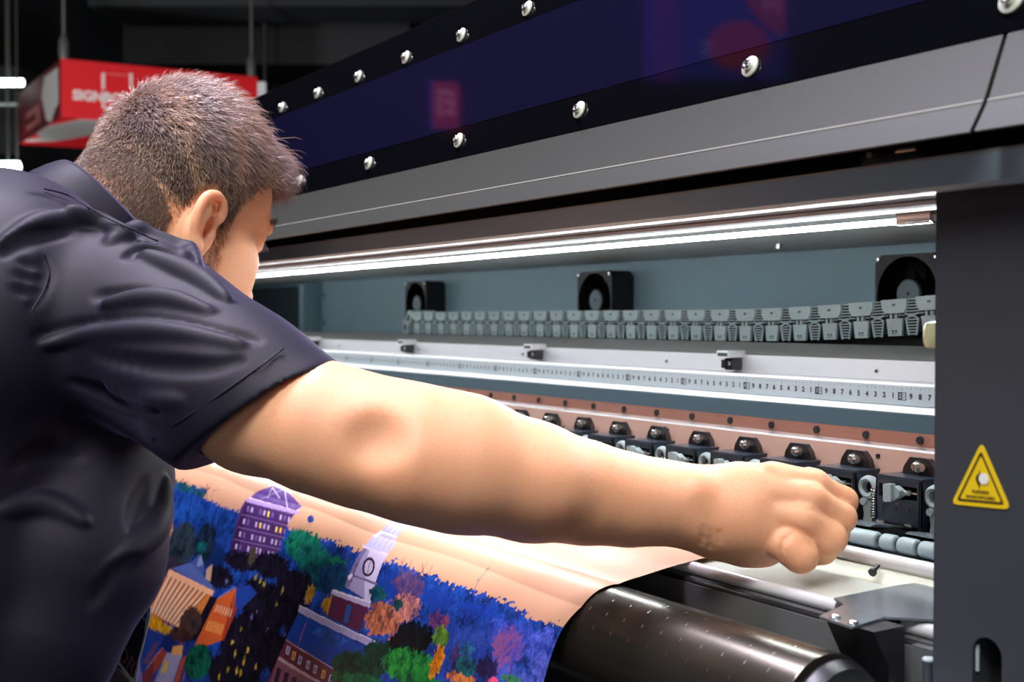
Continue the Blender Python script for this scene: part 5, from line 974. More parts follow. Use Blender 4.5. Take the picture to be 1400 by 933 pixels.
 ('F',(196,146,40),[(-1.0841,0.3265),(-1.0848,0.3292),(-1.0871,0.332),(-1.0908,0.3343),(-1.0955,0.3357),(-1.1005,0.3362),(-1.1054,0.3357),(-1.1094,0.3343),(-1.1122,0.332),(-1.1133,0.3292),(-1.1128,0.3262),(-1.1104,0.3234),(-1.1067,0.3211),(-1.102,0.3197),(-1.0967,0.3195),(-1.0919,0.32),(-1.088,0.3214),(-1.0853,0.3237)],0.8,0.5,(120,90,30)),
 ('F',(170,130,40),[(-1.1369,0.3262),(-1.1371,0.3298),(-1.1387,0.3329),(-1.1413,0.3354),(-1.1447,0.3368),(-1.1481,0.3374),(-1.1516,0.3365),(-1.1548,0.3343),(-1.1569,0.3315),(-1.1578,0.3281),(-1.1576,0.3245),(-1.1559,0.3214),(-1.1534,0.3189),(-1.1503,0.3172),(-1.1466,0.3169),(-1.1429,0.3181),(-1.14,0.32),(-1.1379,0.3228)],0.8,0.5,None),
 ('P',(86,38,66),[(-1.0967,0.3158),(-1.0165,0.313),(-1.0204,0.3379),(-1.0943,0.3387)],0.0,0.0,None),
 ('P',(36,84,150),[(-1.0607,0.32),(-1.051,0.3195),(-1.0481,0.3357),(-1.0576,0.3365)],0.0,0.0,None),
 ('P',(176,164,196),[(-1.1017,0.3139),(-1.0159,0.3094),(-1.0156,0.3144),(-1.1006,0.3178)],0.0,0.0,None),
 ('P',(214,204,222),[(-1.1007,0.3128),(-1.0165,0.3086),(-1.0153,0.3102),(-1.0993,0.3147)],0.0,0.0,None),
 ('P',(158,148,186),[(-1.0738,0.2641),(-1.0233,0.2633),(-1.0173,0.3097),(-1.078,0.3055)],0.0,0.0,None),
 ('P',(196,186,212),[(-1.0609,0.265),(-1.0233,0.2633),(-1.0173,0.3097),(-1.0301,0.3097)],0.0,0.0,None),
 ('P',(120,108,150),[(-1.0738,0.2641),(-1.0655,0.2641),(-1.0681,0.3049),(-1.078,0.3055)],0.0,0.0,None),
 ('P',(104,94,134),[(-1.0744,0.2918),(-1.0145,0.2912),(-1.0148,0.2929),(-1.0744,0.294)],0.0,0.0,None),
 ('P',(220,210,226),[(-1.0784,0.2954),(-1.0715,0.2912),(-1.0676,0.294),(-1.074,0.2991)],0.0,0.0,None),
 ('P',(44,30,60),[(-1.0331,0.2781),(-1.0319,0.2809),(-1.032,0.2837),(-1.0333,0.2862),(-1.036,0.2879),(-1.0393,0.289),(-1.0432,0.2893),(-1.0471,0.2887),(-1.0509,0.2873),(-1.0541,0.2851),(-1.0565,0.2823),(-1.0577,0.2795),(-1.0578,0.2767),(-1.0568,0.2742),(-1.0549,0.2722),(-1.0515,0.2714),(-1.0477,0.2711),(-1.0436,0.2717),(-1.0392,0.2733),(-1.0356,0.2756)],0.0,0.0,None),
 ('P',(188,178,200),[(-1.0367,0.2787),(-1.0356,0.2809),(-1.0356,0.2829),(-1.0366,0.2845),(-1.0382,0.2859),(-1.0404,0.2868),(-1.043,0.287),(-1.0459,0.2865),(-1.0486,0.2854),(-1.051,0.2837),(-1.0527,0.2817),(-1.0536,0.2798),(-1.0539,0.2775),(-1.0532,0.2759),(-1.0518,0.2745),(-1.0497,0.2736),(-1.0469,0.2736),(-1.0439,0.2742),(-1.041,0.2753),(-1.0386,0.2767)],0.0,0.0,None),
 ('L',(44,30,60),[(-1.0374,0.2789),(-1.0351,0.2787)],0.0008,0,None),
 ('L',(44,30,60),[(-1.0357,0.282),(-1.0333,0.2823)],0.0008,0,None),
 ('L',(44,30,60),[(-1.0366,0.2845),(-1.0343,0.2856)],0.0008,0,None),
 ('L',(44,30,60),[(-1.0395,0.2859),(-1.0381,0.2876)],0.0008,0,None),
 ('L',(44,30,60),[(-1.0438,0.2859),(-1.0439,0.2873)],0.0008,0,None),
 ('L',(44,30,60),[(-1.0483,0.2842),(-1.0496,0.2854)],0.0008,0,None),
 ('L',(44,30,60),[(-1.0517,0.2817),(-1.0541,0.282)],0.0008,0,None),
 ('L',(44,30,60),[(-1.0535,0.2787),(-1.0563,0.2781)],0.0008,0,None),
 ('L',(44,30,60),[(-1.0532,0.2759),(-1.0557,0.2747)],0.0008,0,None),
 ('L',(44,30,60),[(-1.0504,0.2745),(-1.0523,0.2728)],0.0008,0,None),
 ('L',(44,30,60),[(-1.0459,0.2747),(-1.0464,0.2731)],0.0008,0,None),
 ('L',(44,30,60),[(-1.0413,0.2761),(-1.0403,0.275)],0.0008,0,None),
 ('L',(40,26,50),[(-1.0445,0.2803),(-1.0461,0.2739)],0.001,0,None),
 ('L',(40,26,50),[(-1.0445,0.2803),(-1.0414,0.2856)],0.001,0,None),
 ('L',(40,26,50),[(-1.0688,0.2809),(-1.0672,0.2991)],0.0013,0,None),
 ('P',(206,192,206),[(-1.0806,0.2619),(-1.0238,0.2619),(-1.0225,0.265),(-1.0776,0.265)],0.0,0.0,None),
 ('P',(176,172,220),[(-1.0747,0.2624),(-1.0797,0.2476),(-1.0746,0.2395),(-1.0415,0.2409),(-1.0278,0.2515),(-1.0265,0.2622)],0.0,0.0,None),
 ('L',(120,116,180),[(-1.0707,0.2597),(-1.0773,0.2471)],0.0007,0,None),
 ('L',(120,116,180),[(-1.06,0.2597),(-1.0681,0.2462)],0.0007,0,None),
 ('L',(120,116,180),[(-1.0494,0.2597),(-1.059,0.2454)],0.0007,0,None),
 ('L',(120,116,180),[(-1.039,0.2597),(-1.0496,0.2448)],0.0007,0,None),
 ('L',(120,116,180),[(-1.0287,0.2597),(-1.0408,0.244)],0.0007,0,None),
 ('P',(210,206,232),[(-1.0808,0.2479),(-1.0746,0.2395),(-1.0409,0.2395),(-1.0371,0.2434),(-1.0679,0.2432),(-1.073,0.2504)],0.0,0.0,None),
 ('P',(160,158,214),[(-1.0737,0.2409),(-1.0788,0.2303),(-1.0805,0.2183),(-1.0767,0.2102),(-1.0515,0.2077),(-1.0477,0.223),(-1.0379,0.2412)],0.0,0.0,None),
 ('L',(232,232,246),[(-1.0675,0.239),(-1.0698,0.2113)],0.0009,0,None),
 ('L',(232,232,246),[(-1.0563,0.2398),(-1.0598,0.2116)],0.0009,0,None),
 ('L',(232,232,246),[(-1.0467,0.2398),(-1.053,0.211)],0.0009,0,None),
 ('L',(220,200,210),[(-1.0373,0.2496),(-1.0415,0.2409)],0.0009,0,None),
 ('F',(186,108,70),[(-0.9523,0.3164),(-0.9538,0.3217),(-0.959,0.3267),(-0.9673,0.3309),(-0.9779,0.3337),(-0.9892,0.3351),(-1.0003,0.3343),(-1.0096,0.3318),(-1.0159,0.3276),(-1.0183,0.3225),(-1.0167,0.3169),(-1.0112,0.3116),(-1.0024,0.3074),(-0.9916,0.3047),(-0.9802,0.3035),(-0.9693,0.3047),(-0.9606,0.3072),(-0.9546,0.3114)],1.0,0.6,(90,50,50)),
 ('F',(196,120,96),[(-0.9259,0.2982),(-0.9271,0.303),(-0.9312,0.3074),(-0.9377,0.3111),(-0.9459,0.3136),(-0.9549,0.3144),(-0.9637,0.3136),(-0.9711,0.3111),(-0.9763,0.3072),(-0.9782,0.3027),(-0.977,0.2977),(-0.9729,0.2929),(-0.9663,0.2893),(-0.9581,0.287),(-0.949,0.2865),(-0.9402,0.2876),(-0.9328,0.2901),(-0.9279,0.2938)],1.0,0.6,(90,60,90)),
 ('F',(26,92,84),[(-0.9914,0.2985),(-0.9923,0.3007),(-0.995,0.303),(-0.9994,0.3047),(-1.0048,0.306),(-1.0109,0.3063),(-1.0166,0.306),(-1.0214,0.3049),(-1.0245,0.3033),(-1.0258,0.301),(-1.0249,0.2988),(-1.0221,0.2965),(-1.0177,0.2946),(-1.0122,0.2935),(-1.0063,0.2929),(-1.0005,0.2935),(-0.9958,0.2946),(-0.9927,0.2963)],0.8,0.5,(14,50,70)),
 ('F',(28,70,70),[(-0.9556,0.3013),(-0.9561,0.303),(-0.9579,0.3047),(-0.9606,0.306),(-0.964,0.3069),(-0.9678,0.3072),(-0.9713,0.3069),(-0.9743,0.306),(-0.9763,0.3047),(-0.9771,0.303),(-0.9766,0.301),(-0.9749,0.2993),(-0.9719,0.2982),(-0.9686,0.2971),(-0.9649,0.2968),(-0.9612,0.2974),(-0.9583,0.2982),(-0.9564,0.2996)],0.8,0.5,None),
 ('F',(96,60,90),[(-0.9314,0.2798),(-0.932,0.2834),(-0.9361,0.2868),(-0.9431,0.2896),(-0.9523,0.2912),(-0.9623,0.2921),(-0.9721,0.2915),(-0.9804,0.2898),(-0.9861,0.2873),(-0.989,0.2837),(-0.9882,0.2801),(-0.984,0.2767),(-0.9772,0.2739),(-0.9685,0.272),(-0.9585,0.2714),(-0.9485,0.2722),(-0.9401,0.2739),(-0.934,0.2767)],1.0,0.6,(40,50,110)),
 ('F',(130,60,80),[(-0.8755,0.2991),(-0.8763,0.3016),(-0.8789,0.3041),(-0.8832,0.306),(-0.8885,0.3074),(-0.8942,0.308),(-0.8999,0.3074),(-0.9044,0.3063),(-0.9076,0.3044),(-0.9086,0.3021),(-0.9079,0.2993),(-0.905,0.2971),(-0.9007,0.2951),(-0.8953,0.2938),(-0.8896,0.2932),(-0.8841,0.2938),(-0.8796,0.2949),(-0.8766,0.2968)],1.0,0.5,(60,40,100)),
 ('L',(110,80,84),[(-0.9843,0.2784),(-0.9915,0.2591)],0.0007,0,None),
 ('L',(110,80,84),[(-0.9755,0.2767),(-0.9963,0.2619)],0.0007,0,None),
 ('L',(110,80,84),[(-0.9684,0.275),(-0.979,0.2597)],0.0007,0,None),
 ('L',(110,80,84),[(-0.9483,0.2725),(-0.9528,0.2571)],0.0007,0,None),
 ('L',(110,80,84),[(-0.9403,0.2722),(-0.9582,0.2602)],0.0007,0,None),
 ('L',(110,80,84),[(-0.9335,0.2708),(-0.9415,0.2583)],0.0007,0,None),
 ('L',(110,80,84),[(-0.9595,0.2817),(-0.9927,0.2703)],0.0007,0,None),
 ('L',(110,80,84),[(-0.9474,0.2862),(-0.9576,0.2669)],0.0007,0,None),
 ('F',(18,24,28),[(-0.8901,0.3181),(-0.8917,0.3223),(-0.8969,0.3265),(-0.9052,0.3298),(-0.9154,0.3326),(-0.9267,0.3337),(-0.9375,0.3334),(-0.9464,0.3318),(-0.9527,0.3284),(-0.9549,0.3245),(-0.9531,0.32),(-0.9476,0.3156),(-0.9388,0.3122),(-0.9282,0.3097),(-0.917,0.3086),(-0.9065,0.3091),(-0.8979,0.3111),(-0.8922,0.3142)],0.8,0.5,(6,8,12)),
 ('F',(18,22,26),[(-0.9167,0.3306),(-0.918,0.3343),(-0.9222,0.3376),(-0.9287,0.3407),(-0.937,0.3427),(-0.9459,0.3438),(-0.9545,0.3435),(-0.9616,0.3421),(-0.9663,0.3396),(-0.9682,0.3362),(-0.9668,0.3326),(-0.9622,0.3292),(-0.9554,0.3262),(-0.9469,0.3242),(-0.9379,0.3234),(-0.9296,0.3237),(-0.9228,0.3251),(-0.9183,0.3276)],0.8,0.5,(6,8,12)),
 ('F',(16,66,44),[(-0.9557,0.3606),(-0.9583,0.3656),(-0.9662,0.3709),(-0.9791,0.3756),(-0.9954,0.3796),(-1.0132,0.3821),(-1.0303,0.3829),(-1.0445,0.3815),(-1.0539,0.3784),(-1.0574,0.3737),(-1.0543,0.3684),(-1.0453,0.3628),(-1.0313,0.3578),(-1.0142,0.3541),(-0.9965,0.3519),(-0.9802,0.3516),(-0.9671,0.3533),(-0.9587,0.3564)],0.8,0.55,(6,26,24)),
 ('F',(18,60,40),[(-0.9489,0.3421),(-0.9503,0.3449),(-0.9547,0.3477),(-0.9617,0.3502),(-0.9704,0.3522),(-0.9798,0.3533),(-0.9888,0.3536),(-0.9962,0.3527),(-1.0013,0.3508),(-1.003,0.3485),(-1.0015,0.3455),(-0.9967,0.3427),(-0.9894,0.3401),(-0.9805,0.3382),(-0.9709,0.3374),(-0.9623,0.3371),(-0.9551,0.3382),(-0.9505,0.3399)],0.8,0.5,(6,26,24)),
 ('F',(38,140,46),[(-0.8725,0.3401),(-0.8751,0.3452),(-0.8826,0.3505),(-0.8944,0.3552),(-0.9094,0.3589),(-0.9258,0.3608),(-0.9414,0.3614),(-0.9547,0.3597),(-0.9635,0.3564),(-0.9667,0.3516),(-0.9638,0.346),(-0.9553,0.3404),(-0.9423,0.3357),(-0.9267,0.332),(-0.9103,0.3304),(-0.8953,0.3304),(-0.8832,0.3323),(-0.8753,0.3357)],0.8,0.6,(8,60,40)),
 ('F',(22,110,60),[(-0.9251,0.3689),(-0.9284,0.372),(-0.9384,0.3756),(-0.9544,0.3796),(-0.9745,0.3835),(-0.9969,0.3865),(-1.0184,0.3888),(-1.0365,0.3896),(-1.0484,0.3891),(-1.0524,0.3868),(-1.0479,0.3835),(-1.0358,0.3793),(-1.0178,0.3751),(-0.9965,0.3715),(-0.9747,0.3684),(-0.9547,0.3667),(-0.9389,0.3661),(-0.9287,0.367)],0.8,0.5,(6,50,40)),
 ('F',(30,120,44),[(-0.8585,0.3491),(-0.8604,0.3519),(-0.8663,0.3547),(-0.8754,0.3575),(-0.8868,0.3597),(-0.8992,0.3614),(-0.911,0.3622),(-0.9208,0.3619),(-0.9275,0.3606),(-0.9298,0.3583),(-0.9276,0.3555),(-0.9212,0.3524),(-0.9113,0.3497),(-0.8994,0.3474),(-0.8871,0.3457),(-0.8757,0.3452),(-0.8664,0.3457),(-0.8605,0.3471)],0.8,0.5,(8,60,40)),
 ('F',(100,140,40),[(-0.8685,0.3108),(-0.8691,0.3136),(-0.8712,0.3161),(-0.8744,0.3183),(-0.8785,0.3197),(-0.8829,0.3203),(-0.8872,0.3197),(-0.8907,0.3183),(-0.8932,0.3158),(-0.8942,0.313),(-0.8936,0.3102),(-0.8915,0.3074),(-0.8882,0.3052),(-0.8839,0.3041),(-0.8795,0.3035),(-0.8753,0.3041),(-0.8718,0.3058),(-0.8695,0.308)],0.8,0.5,(40,80,40)),
 ('F',(236,160,30),[(-0.867,0.3301),(-0.8674,0.3346),(-0.8689,0.3385),(-0.8713,0.3415),(-0.8742,0.3435),(-0.8775,0.3438),(-0.8806,0.3427),(-0.8831,0.3401),(-0.8848,0.3365),(-0.8856,0.332),(-0.8852,0.3276),(-0.8838,0.3234),(-0.8815,0.3203),(-0.8784,0.3186),(-0.8754,0.3181),(-0.8722,0.3195),(-0.8696,0.322),(-0.8679,0.3256)],0.7,0.5,(180,90,20)),
 ('F',(220,130,30),[(-0.8715,0.3399),(-0.8719,0.3418),(-0.873,0.3438),(-0.8747,0.3455),(-0.877,0.3463),(-0.8794,0.3466),(-0.8817,0.3463),(-0.8836,0.3452),(-0.8849,0.3435),(-0.8854,0.3415),(-0.8849,0.3396),(-0.8838,0.3376),(-0.8821,0.336),(-0.8797,0.3351),(-0.8773,0.3348),(-0.8751,0.3351),(-0.8732,0.3362),(-0.8719,0.3379)],0.7,0.5,None),
 ('F',(70,56,110),[(-0.8386,0.3203),(-0.8391,0.3242),(-0.8408,0.3278),(-0.8435,0.3309),(-0.8471,0.3326),(-0.8509,0.3332),(-0.8547,0.332),(-0.8577,0.3298),(-0.8597,0.3267),(-0.8606,0.3228),(-0.8602,0.3186),(-0.8585,0.315),(-0.8556,0.3122),(-0.852,0.3105),(-0.8483,0.31),(-0.8446,0.3111),(-0.8415,0.3133),(-0.8394,0.3167)],1.0,0.5,(30,30,70)),
 ('F',(24,100,96),[(-0.8164,0.3228),(-0.8173,0.3253),(-0.82,0.3278),(-0.8242,0.3298),(-0.8292,0.3315),(-0.8349,0.332),(-0.8402,0.3318),(-0.8446,0.3306),(-0.8476,0.3287),(-0.8487,0.3262),(-0.8478,0.3237),(-0.845,0.3211),(-0.8408,0.3189),(-0.8355,0.3175),(-0.8299,0.3169),(-0.8247,0.3172),(-0.8204,0.3183),(-0.8176,0.3203)],0.8,0.5,(14,50,70)),
 ('F',(44,110,150),[(-0.8235,0.31),(-0.8242,0.3116),(-0.8264,0.313),(-0.8297,0.3144),(-0.8338,0.3156),(-0.8384,0.3158),(-0.8426,0.3158),(-0.8461,0.3153),(-0.8486,0.3139),(-0.8495,0.3125),(-0.8488,0.3108),(-0.8465,0.3094),(-0.843,0.308),(-0.8389,0.3069),(-0.8343,0.3066),(-0.8302,0.3066),(-0.8266,0.3074),(-0.8243,0.3086)],0.9,0.4,None),
 ('F',(40,34,80),[(-0.7902,0.3178),(-0.7909,0.3209),(-0.7933,0.3237),(-0.7969,0.3262),(-0.8016,0.3276),(-0.8065,0.3281),(-0.8111,0.3278),(-0.8151,0.3262),(-0.8179,0.3237),(-0.8188,0.3209),(-0.818,0.3178),(-0.8157,0.3147),(-0.8118,0.3125),(-0.8073,0.3108),(-0.8023,0.3102),(-0.7977,0.3108),(-0.7938,0.3125),(-0.7913,0.3147)],0.9,0.5,(22,20,50)),
 ('F',(214,126,60),[(-0.8133,0.3332),(-0.8145,0.3348),(-0.8182,0.3365),(-0.8237,0.3382),(-0.8306,0.3396),(-0.8382,0.3404),(-0.8453,0.3407),(-0.8512,0.3404),(-0.855,0.3396),(-0.8564,0.3382),(-0.8551,0.3365),(-0.8513,0.3346),(-0.8455,0.3329),(-0.8384,0.3315),(-0.8309,0.3306),(-0.824,0.3304),(-0.8184,0.3306),(-0.8146,0.3318)],0.8,0.5,(140,70,50)),
 ('F',(240,80,120),[(-0.7836,0.3237),(-0.784,0.3248),(-0.7852,0.3259),(-0.787,0.3267),(-0.7893,0.3273),(-0.7917,0.3276),(-0.794,0.3276),(-0.7959,0.327),(-0.7971,0.3262),(-0.7976,0.3251),(-0.7972,0.3239),(-0.796,0.3228),(-0.7941,0.322),(-0.792,0.3211),(-0.7895,0.3209),(-0.7872,0.3211),(-0.7853,0.3217),(-0.7841,0.3225)],0.4,0.4,None),
 ('F',(60,130,90),[(-0.7512,0.3164),(-0.752,0.3181),(-0.7546,0.3195),(-0.7585,0.3209),(-0.7634,0.322),(-0.7687,0.3225),(-0.7738,0.3225),(-0.7778,0.3223),(-0.7807,0.3211),(-0.7817,0.3197),(-0.7807,0.3183),(-0.7781,0.3167),(-0.774,0.3153),(-0.769,0.3142),(-0.7637,0.3136),(-0.7588,0.3136),(-0.7547,0.3142),(-0.7522,0.315)],0.8,0.4,None),
 ('F',(128,76,130),[(-0.7624,0.2951),(-0.7634,0.2999),(-0.7668,0.3047),(-0.7723,0.3083),(-0.7793,0.3105),(-0.7867,0.3114),(-0.7939,0.3105),(-0.8001,0.3077),(-0.8042,0.3038),(-0.8057,0.2991),(-0.8047,0.294),(-0.8014,0.2893),(-0.796,0.2856),(-0.7892,0.2834),(-0.7817,0.2829),(-0.7744,0.284),(-0.7682,0.2868),(-0.7641,0.2904)],1.0,0.6,(60,70,170)),
 ('L',(170,84,110),[(-0.7875,0.3178),(-0.7888,0.2954)],0.0008,0,None),
 ('L',(170,84,110),[(-0.7861,0.3005),(-0.8026,0.287)],0.0008,0,None),
 ('L',(170,84,110),[(-0.7871,0.2985),(-0.7865,0.282)],0.0008,0,None),
 ('L',(170,84,110),[(-0.7888,0.2954),(-0.7741,0.2817)],0.0008,0,None),
 ('L',(170,84,110),[(-0.7873,0.3063),(-0.8043,0.2991)],0.0008,0,None),
 ('L',(170,84,110),[(-0.7866,0.3035),(-0.7757,0.2924)],0.0008,0,None),
 ('L',(170,84,110),[(-0.7864,0.3119),(-0.7753,0.3007)],0.0008,0,None),
 ('L',(90,84,110),[(-0.8674,0.2426),(-0.8592,0.2664)],0.0007,0,None),
 ('L',(90,84,110),[(-0.8667,0.2415),(-0.8685,0.2451)],0.0013,0,None),
 ('L',(80,84,120),[(-0.8654,0.2549),(-0.8645,0.2583)],0.0012,0,None),
]
# ================================================================== THE PRINT (painted in its own sheet coordinates: x along the machine, s along the feed)
SP=[(.755,-.1826),(.730,-.1790),(.712,-.1745),(.697,-.1790),(.668,-.1885),(.640,-.1895),(.6215,-.1912),(.600,-.1935),(.575,-.1965),(.5518,-.1998),(.530,-.2060),(.511,-.2155),(.4975,-.2275),(.4885,-.2440),(.481,-.2645),(.4740,-.285),(.466,-.31),(.457,-.34),(.445,-.40),(.440,-.50),(.440,-.62)]
def cat_rom(P,per=40):
    P=np.array(P,float); k=len(P); out=[]
    for i in range(k-1):
        p0=P[max(i-1,0)];p1=P[i];p2=P[i+1];p3=P[min(i+2,k-1)]
        for t in np.linspace(0,1,per,endpoint=False):
            out.append(.5*((2*p1)+(-p0+p2)*t+(2*p0-5*p1+4*p2-p3)*t*t+(-p0+3*p1-3*p2+p3)*t**3))
    out.append(P[-1]); return np.array(out)
Q=cat_rom(SP); SL_=np.r_[0,np.cumsum(np.hypot(*np.diff(Q,axis=0).T))]
def axis_of(parts):
    out=[]
    for a,b,st in parts: out.append(np.arange(a,b-1e-9,st))
    out.append([parts[-1][1]]); return np.concatenate(out)
gx=axis_of([(-2.9,-1.70,.02),(-1.70,-1.45,.0014),(-1.45,-.7272,.00075)])
gs=axis_of([(0,.12,.003),(.12,.20,.0015),(.20,.46,.00075),(.46,.54,.0014),(.54,SL_[-1],.02)])
XX,SS=np.meshgrid(gx,gs,indexing='ij')
def vnoise(x,y,seed):
    r=np.random.default_rng(seed); T=r.random((256,256)); xi=np.floor(x).astype(int); yi=np.floor(y).astype(int); fx=x-xi; fy=y-yi
    fx=fx*fx*(3-2*fx); fy=fy*fy*(3-2*fy); a=T[xi&255,yi&255]; b=T[(xi+1)&255,yi&255]; c=T[xi&255,(yi+1)&255]; d=T[(xi+1)&255,(yi+1)&255]
    return (a*(1-fx)+b*fx)*(1-fy)+(c*(1-fx)+d*fx)*fy
N1=sum(vnoise(XX*f,SS*f,11+i)*a for i,(f,a) in enumerate(((90,.4),(220,.3),(520,.2),(1100,.15))))/1.05
N2=sum(vnoise(XX*f,SS*f,31+i)*a for i,(f,a) in enumerate(((160,.3),(420,.35),(900,.35))))
N3=vnoise(XX*12,SS*25,5)*.6+vnoise(XX*30,SS*60,6)*.4
ENX=(vnoise(XX*330,SS*330,71)-.5)*.0075+(vnoise(XX*900,SS*900,72)-.5)*.003
ENS=(vnoise(XX*330,SS*330,73)-.5)*.0085+(vnoise(XX*900,SS*900,74)-.5)*.0035
def lin(c): c=np.array(c,float)/255; return np.where(c<=.04045,c/12.92,((c+.055)/1.055)**2.4)
IMG=np.zeros(XX.shape+(3,),np.float32)
# dusk sky: pale peach, warmer towards the tree line
kk=np.clip((SS-.16)/.12,0,1)[...,None]
IMG[:]=lin((232,188,160))*(1-kk)+lin((238,180,138))*kk
IMG*=(.74*(1+.10*(N3-.5)))[...,None]
# woods carry on over the rest of the banner
fm=(SS>(.272+(N1-.5)*.02+.004*np.sin(XX*9)))&((XX<-1.55)|(SS>.300))
ft=np.clip((N1*.55+N2*.45-.5)*3.1+.5,0,1)[...,None]; mixg=np.clip(N3*2-.6,0,1)[...,None]
IMG[:]=np.where(fm[...,None],(lin((30,72,160))*(1-mixg)+lin((26,90,60))*mixg)*1.3*ft+lin((12,22,50))*(1-ft),IMG)
for kind,col,pts,e,tex,c2 in ART:
    p=np.array(pts,float)
    if kind=='L':
        a,b=p; d=b-a; L=np.hypot(*d) or 1e-6; n=np.array((-d[1],d[0]))/L*e/2; p=np.array([a+n,b+n,b-n,a-n]); 
    mg=.012 if kind=='F' else .002
    i0,i1=np.searchsorted(gx,(p[:,0].min()-mg,p[:,0].max()+mg)); j0,j1=np.searchsorted(gs,(p[:,1].min()-mg,p[:,1].max()+mg))
    if i1<=i0 or j1<=j0: continue
    sl=(slice(i0,i1),slice(j0,j1)); X=XX[sl]; Y_=SS[sl]
    if kind=='F': X=X+ENX[sl]*e; Y_=Y_+ENS[sl]*e
    ins=np.zeros(X.shape,bool); m=len(p)
    for k in range(m):
        x1,y1=p[k]; x2,y2=p[(k+1)%m]
        if y1==y2: continue
        ins^=((Y_<y1)!=(Y_<y2))&(X<(x2-x1)*(Y_-y1)/(y2-y1)+x1)
    c=lin(col)
    if kind=='F' and tex:
        q=lin(c2) if c2 else c*.4
        t=np.clip((N1[sl]*.55+N2[sl]*.45-.5)*(2.2+2*tex)+.5,0,1)[...,None]
        val=c*1.35*t+q*(1-t)
        IMG[sl]=np.where(ins[...,None],val,IMG[sl])
    else:
        IMG[sl]=np.where(ins[...,None],c*(.92+.16*N2[sl][...,None]),IMG[sl])
IMG=np.clip(IMG,0,1)*.90
yy=np.interp(SS,SL_,Q[:,0]); zz=np.interp(SS,SL_,Q[:,1])
# gentle buckles behind the hand, smooth waves elsewhere
bk=np.exp(-((SS-.155)/.022)**2)*.0035*(np.exp(-((XX+.80)/.05)**2)+.5*np.exp(-((XX+.95)/.06)**2))
zz=zz+bk+.0006*np.sin(XX*19)*np.clip((SS-.05)/.2,0,1)
yy=yy-.0022*(1+np.sin(XX*11+1))*np.clip((SS-.24)/.2,0,1)
dr=np.hypot(yy-.545,zz+.2425); pz=np.where(dr<.0418,.0418/np.maximum(dr,1e-6),1.); yy=.545+(yy-.545)*pz; zz=-.2425+(zz+.2425)*pz
n0,n1=XX.shape; org=(-1.8,.6,H-.2)
co_=np.stack([XX-org[0],yy-org[1],zz+H-org[2]],-1).reshape(-1,3)
idx=np.arange(n0*n1).reshape(n0,n1)
qd=np.stack([idx[:-1,:-1],idx[1:,:-1],idx[1:,1:],idx[:-1,1:]],-1).reshape(-1,4)
def fast_mesh(name,co,quads):
    me=bpy.data.meshes.new(name); me.vertices.add(len(co)); me.vertices.foreach_set('co',np.ascontiguousarray(co,dtype=np.float32).ravel())
    nq=len(quads); me.loops.add(nq*4); me.loops.foreach_set('vertex_index',quads.astype(np.int32).ravel())
    me.polygons.add(nq); me.polygons.foreach_set('loop_start',np.arange(0,nq*4,4,dtype=np.int32)); me.polygons.foreach_set('use_smooth',np.ones(nq,bool))
    me.update(calc_edges=True); me.validate(); return me
me=fast_mesh('printed_banner',co_,qd)
at_=me.color_attributes.new('print','FLOAT_COLOR','POINT'); at_.data.foreach_set('color',np.concatenate([IMG.reshape(-1,3),np.ones((n0*n1,1))],1).astype(np.float32).ravel())
m,nt,b=nodes_of('printed_film'); va=nt.nodes.new('ShaderNodeVertexColor'); va.layer_name='print'; nt.links.new(va.outputs['Color'],b.inputs['Base Color']); b.inputs['Roughness'].default_value=.32; b.inputs['Specular IOR Level'].default_value=.28
me.materials.append(m)
o=bpy.data.objects.new('printed_banner',me); link(o,None,org)
tag(o,'freshly printed banner showing a town with clock tower at dusk, draped over the printer front','banner')
del XX,SS,N1,N2,N3,ENX,ENS,IMG,co_,qd,idx
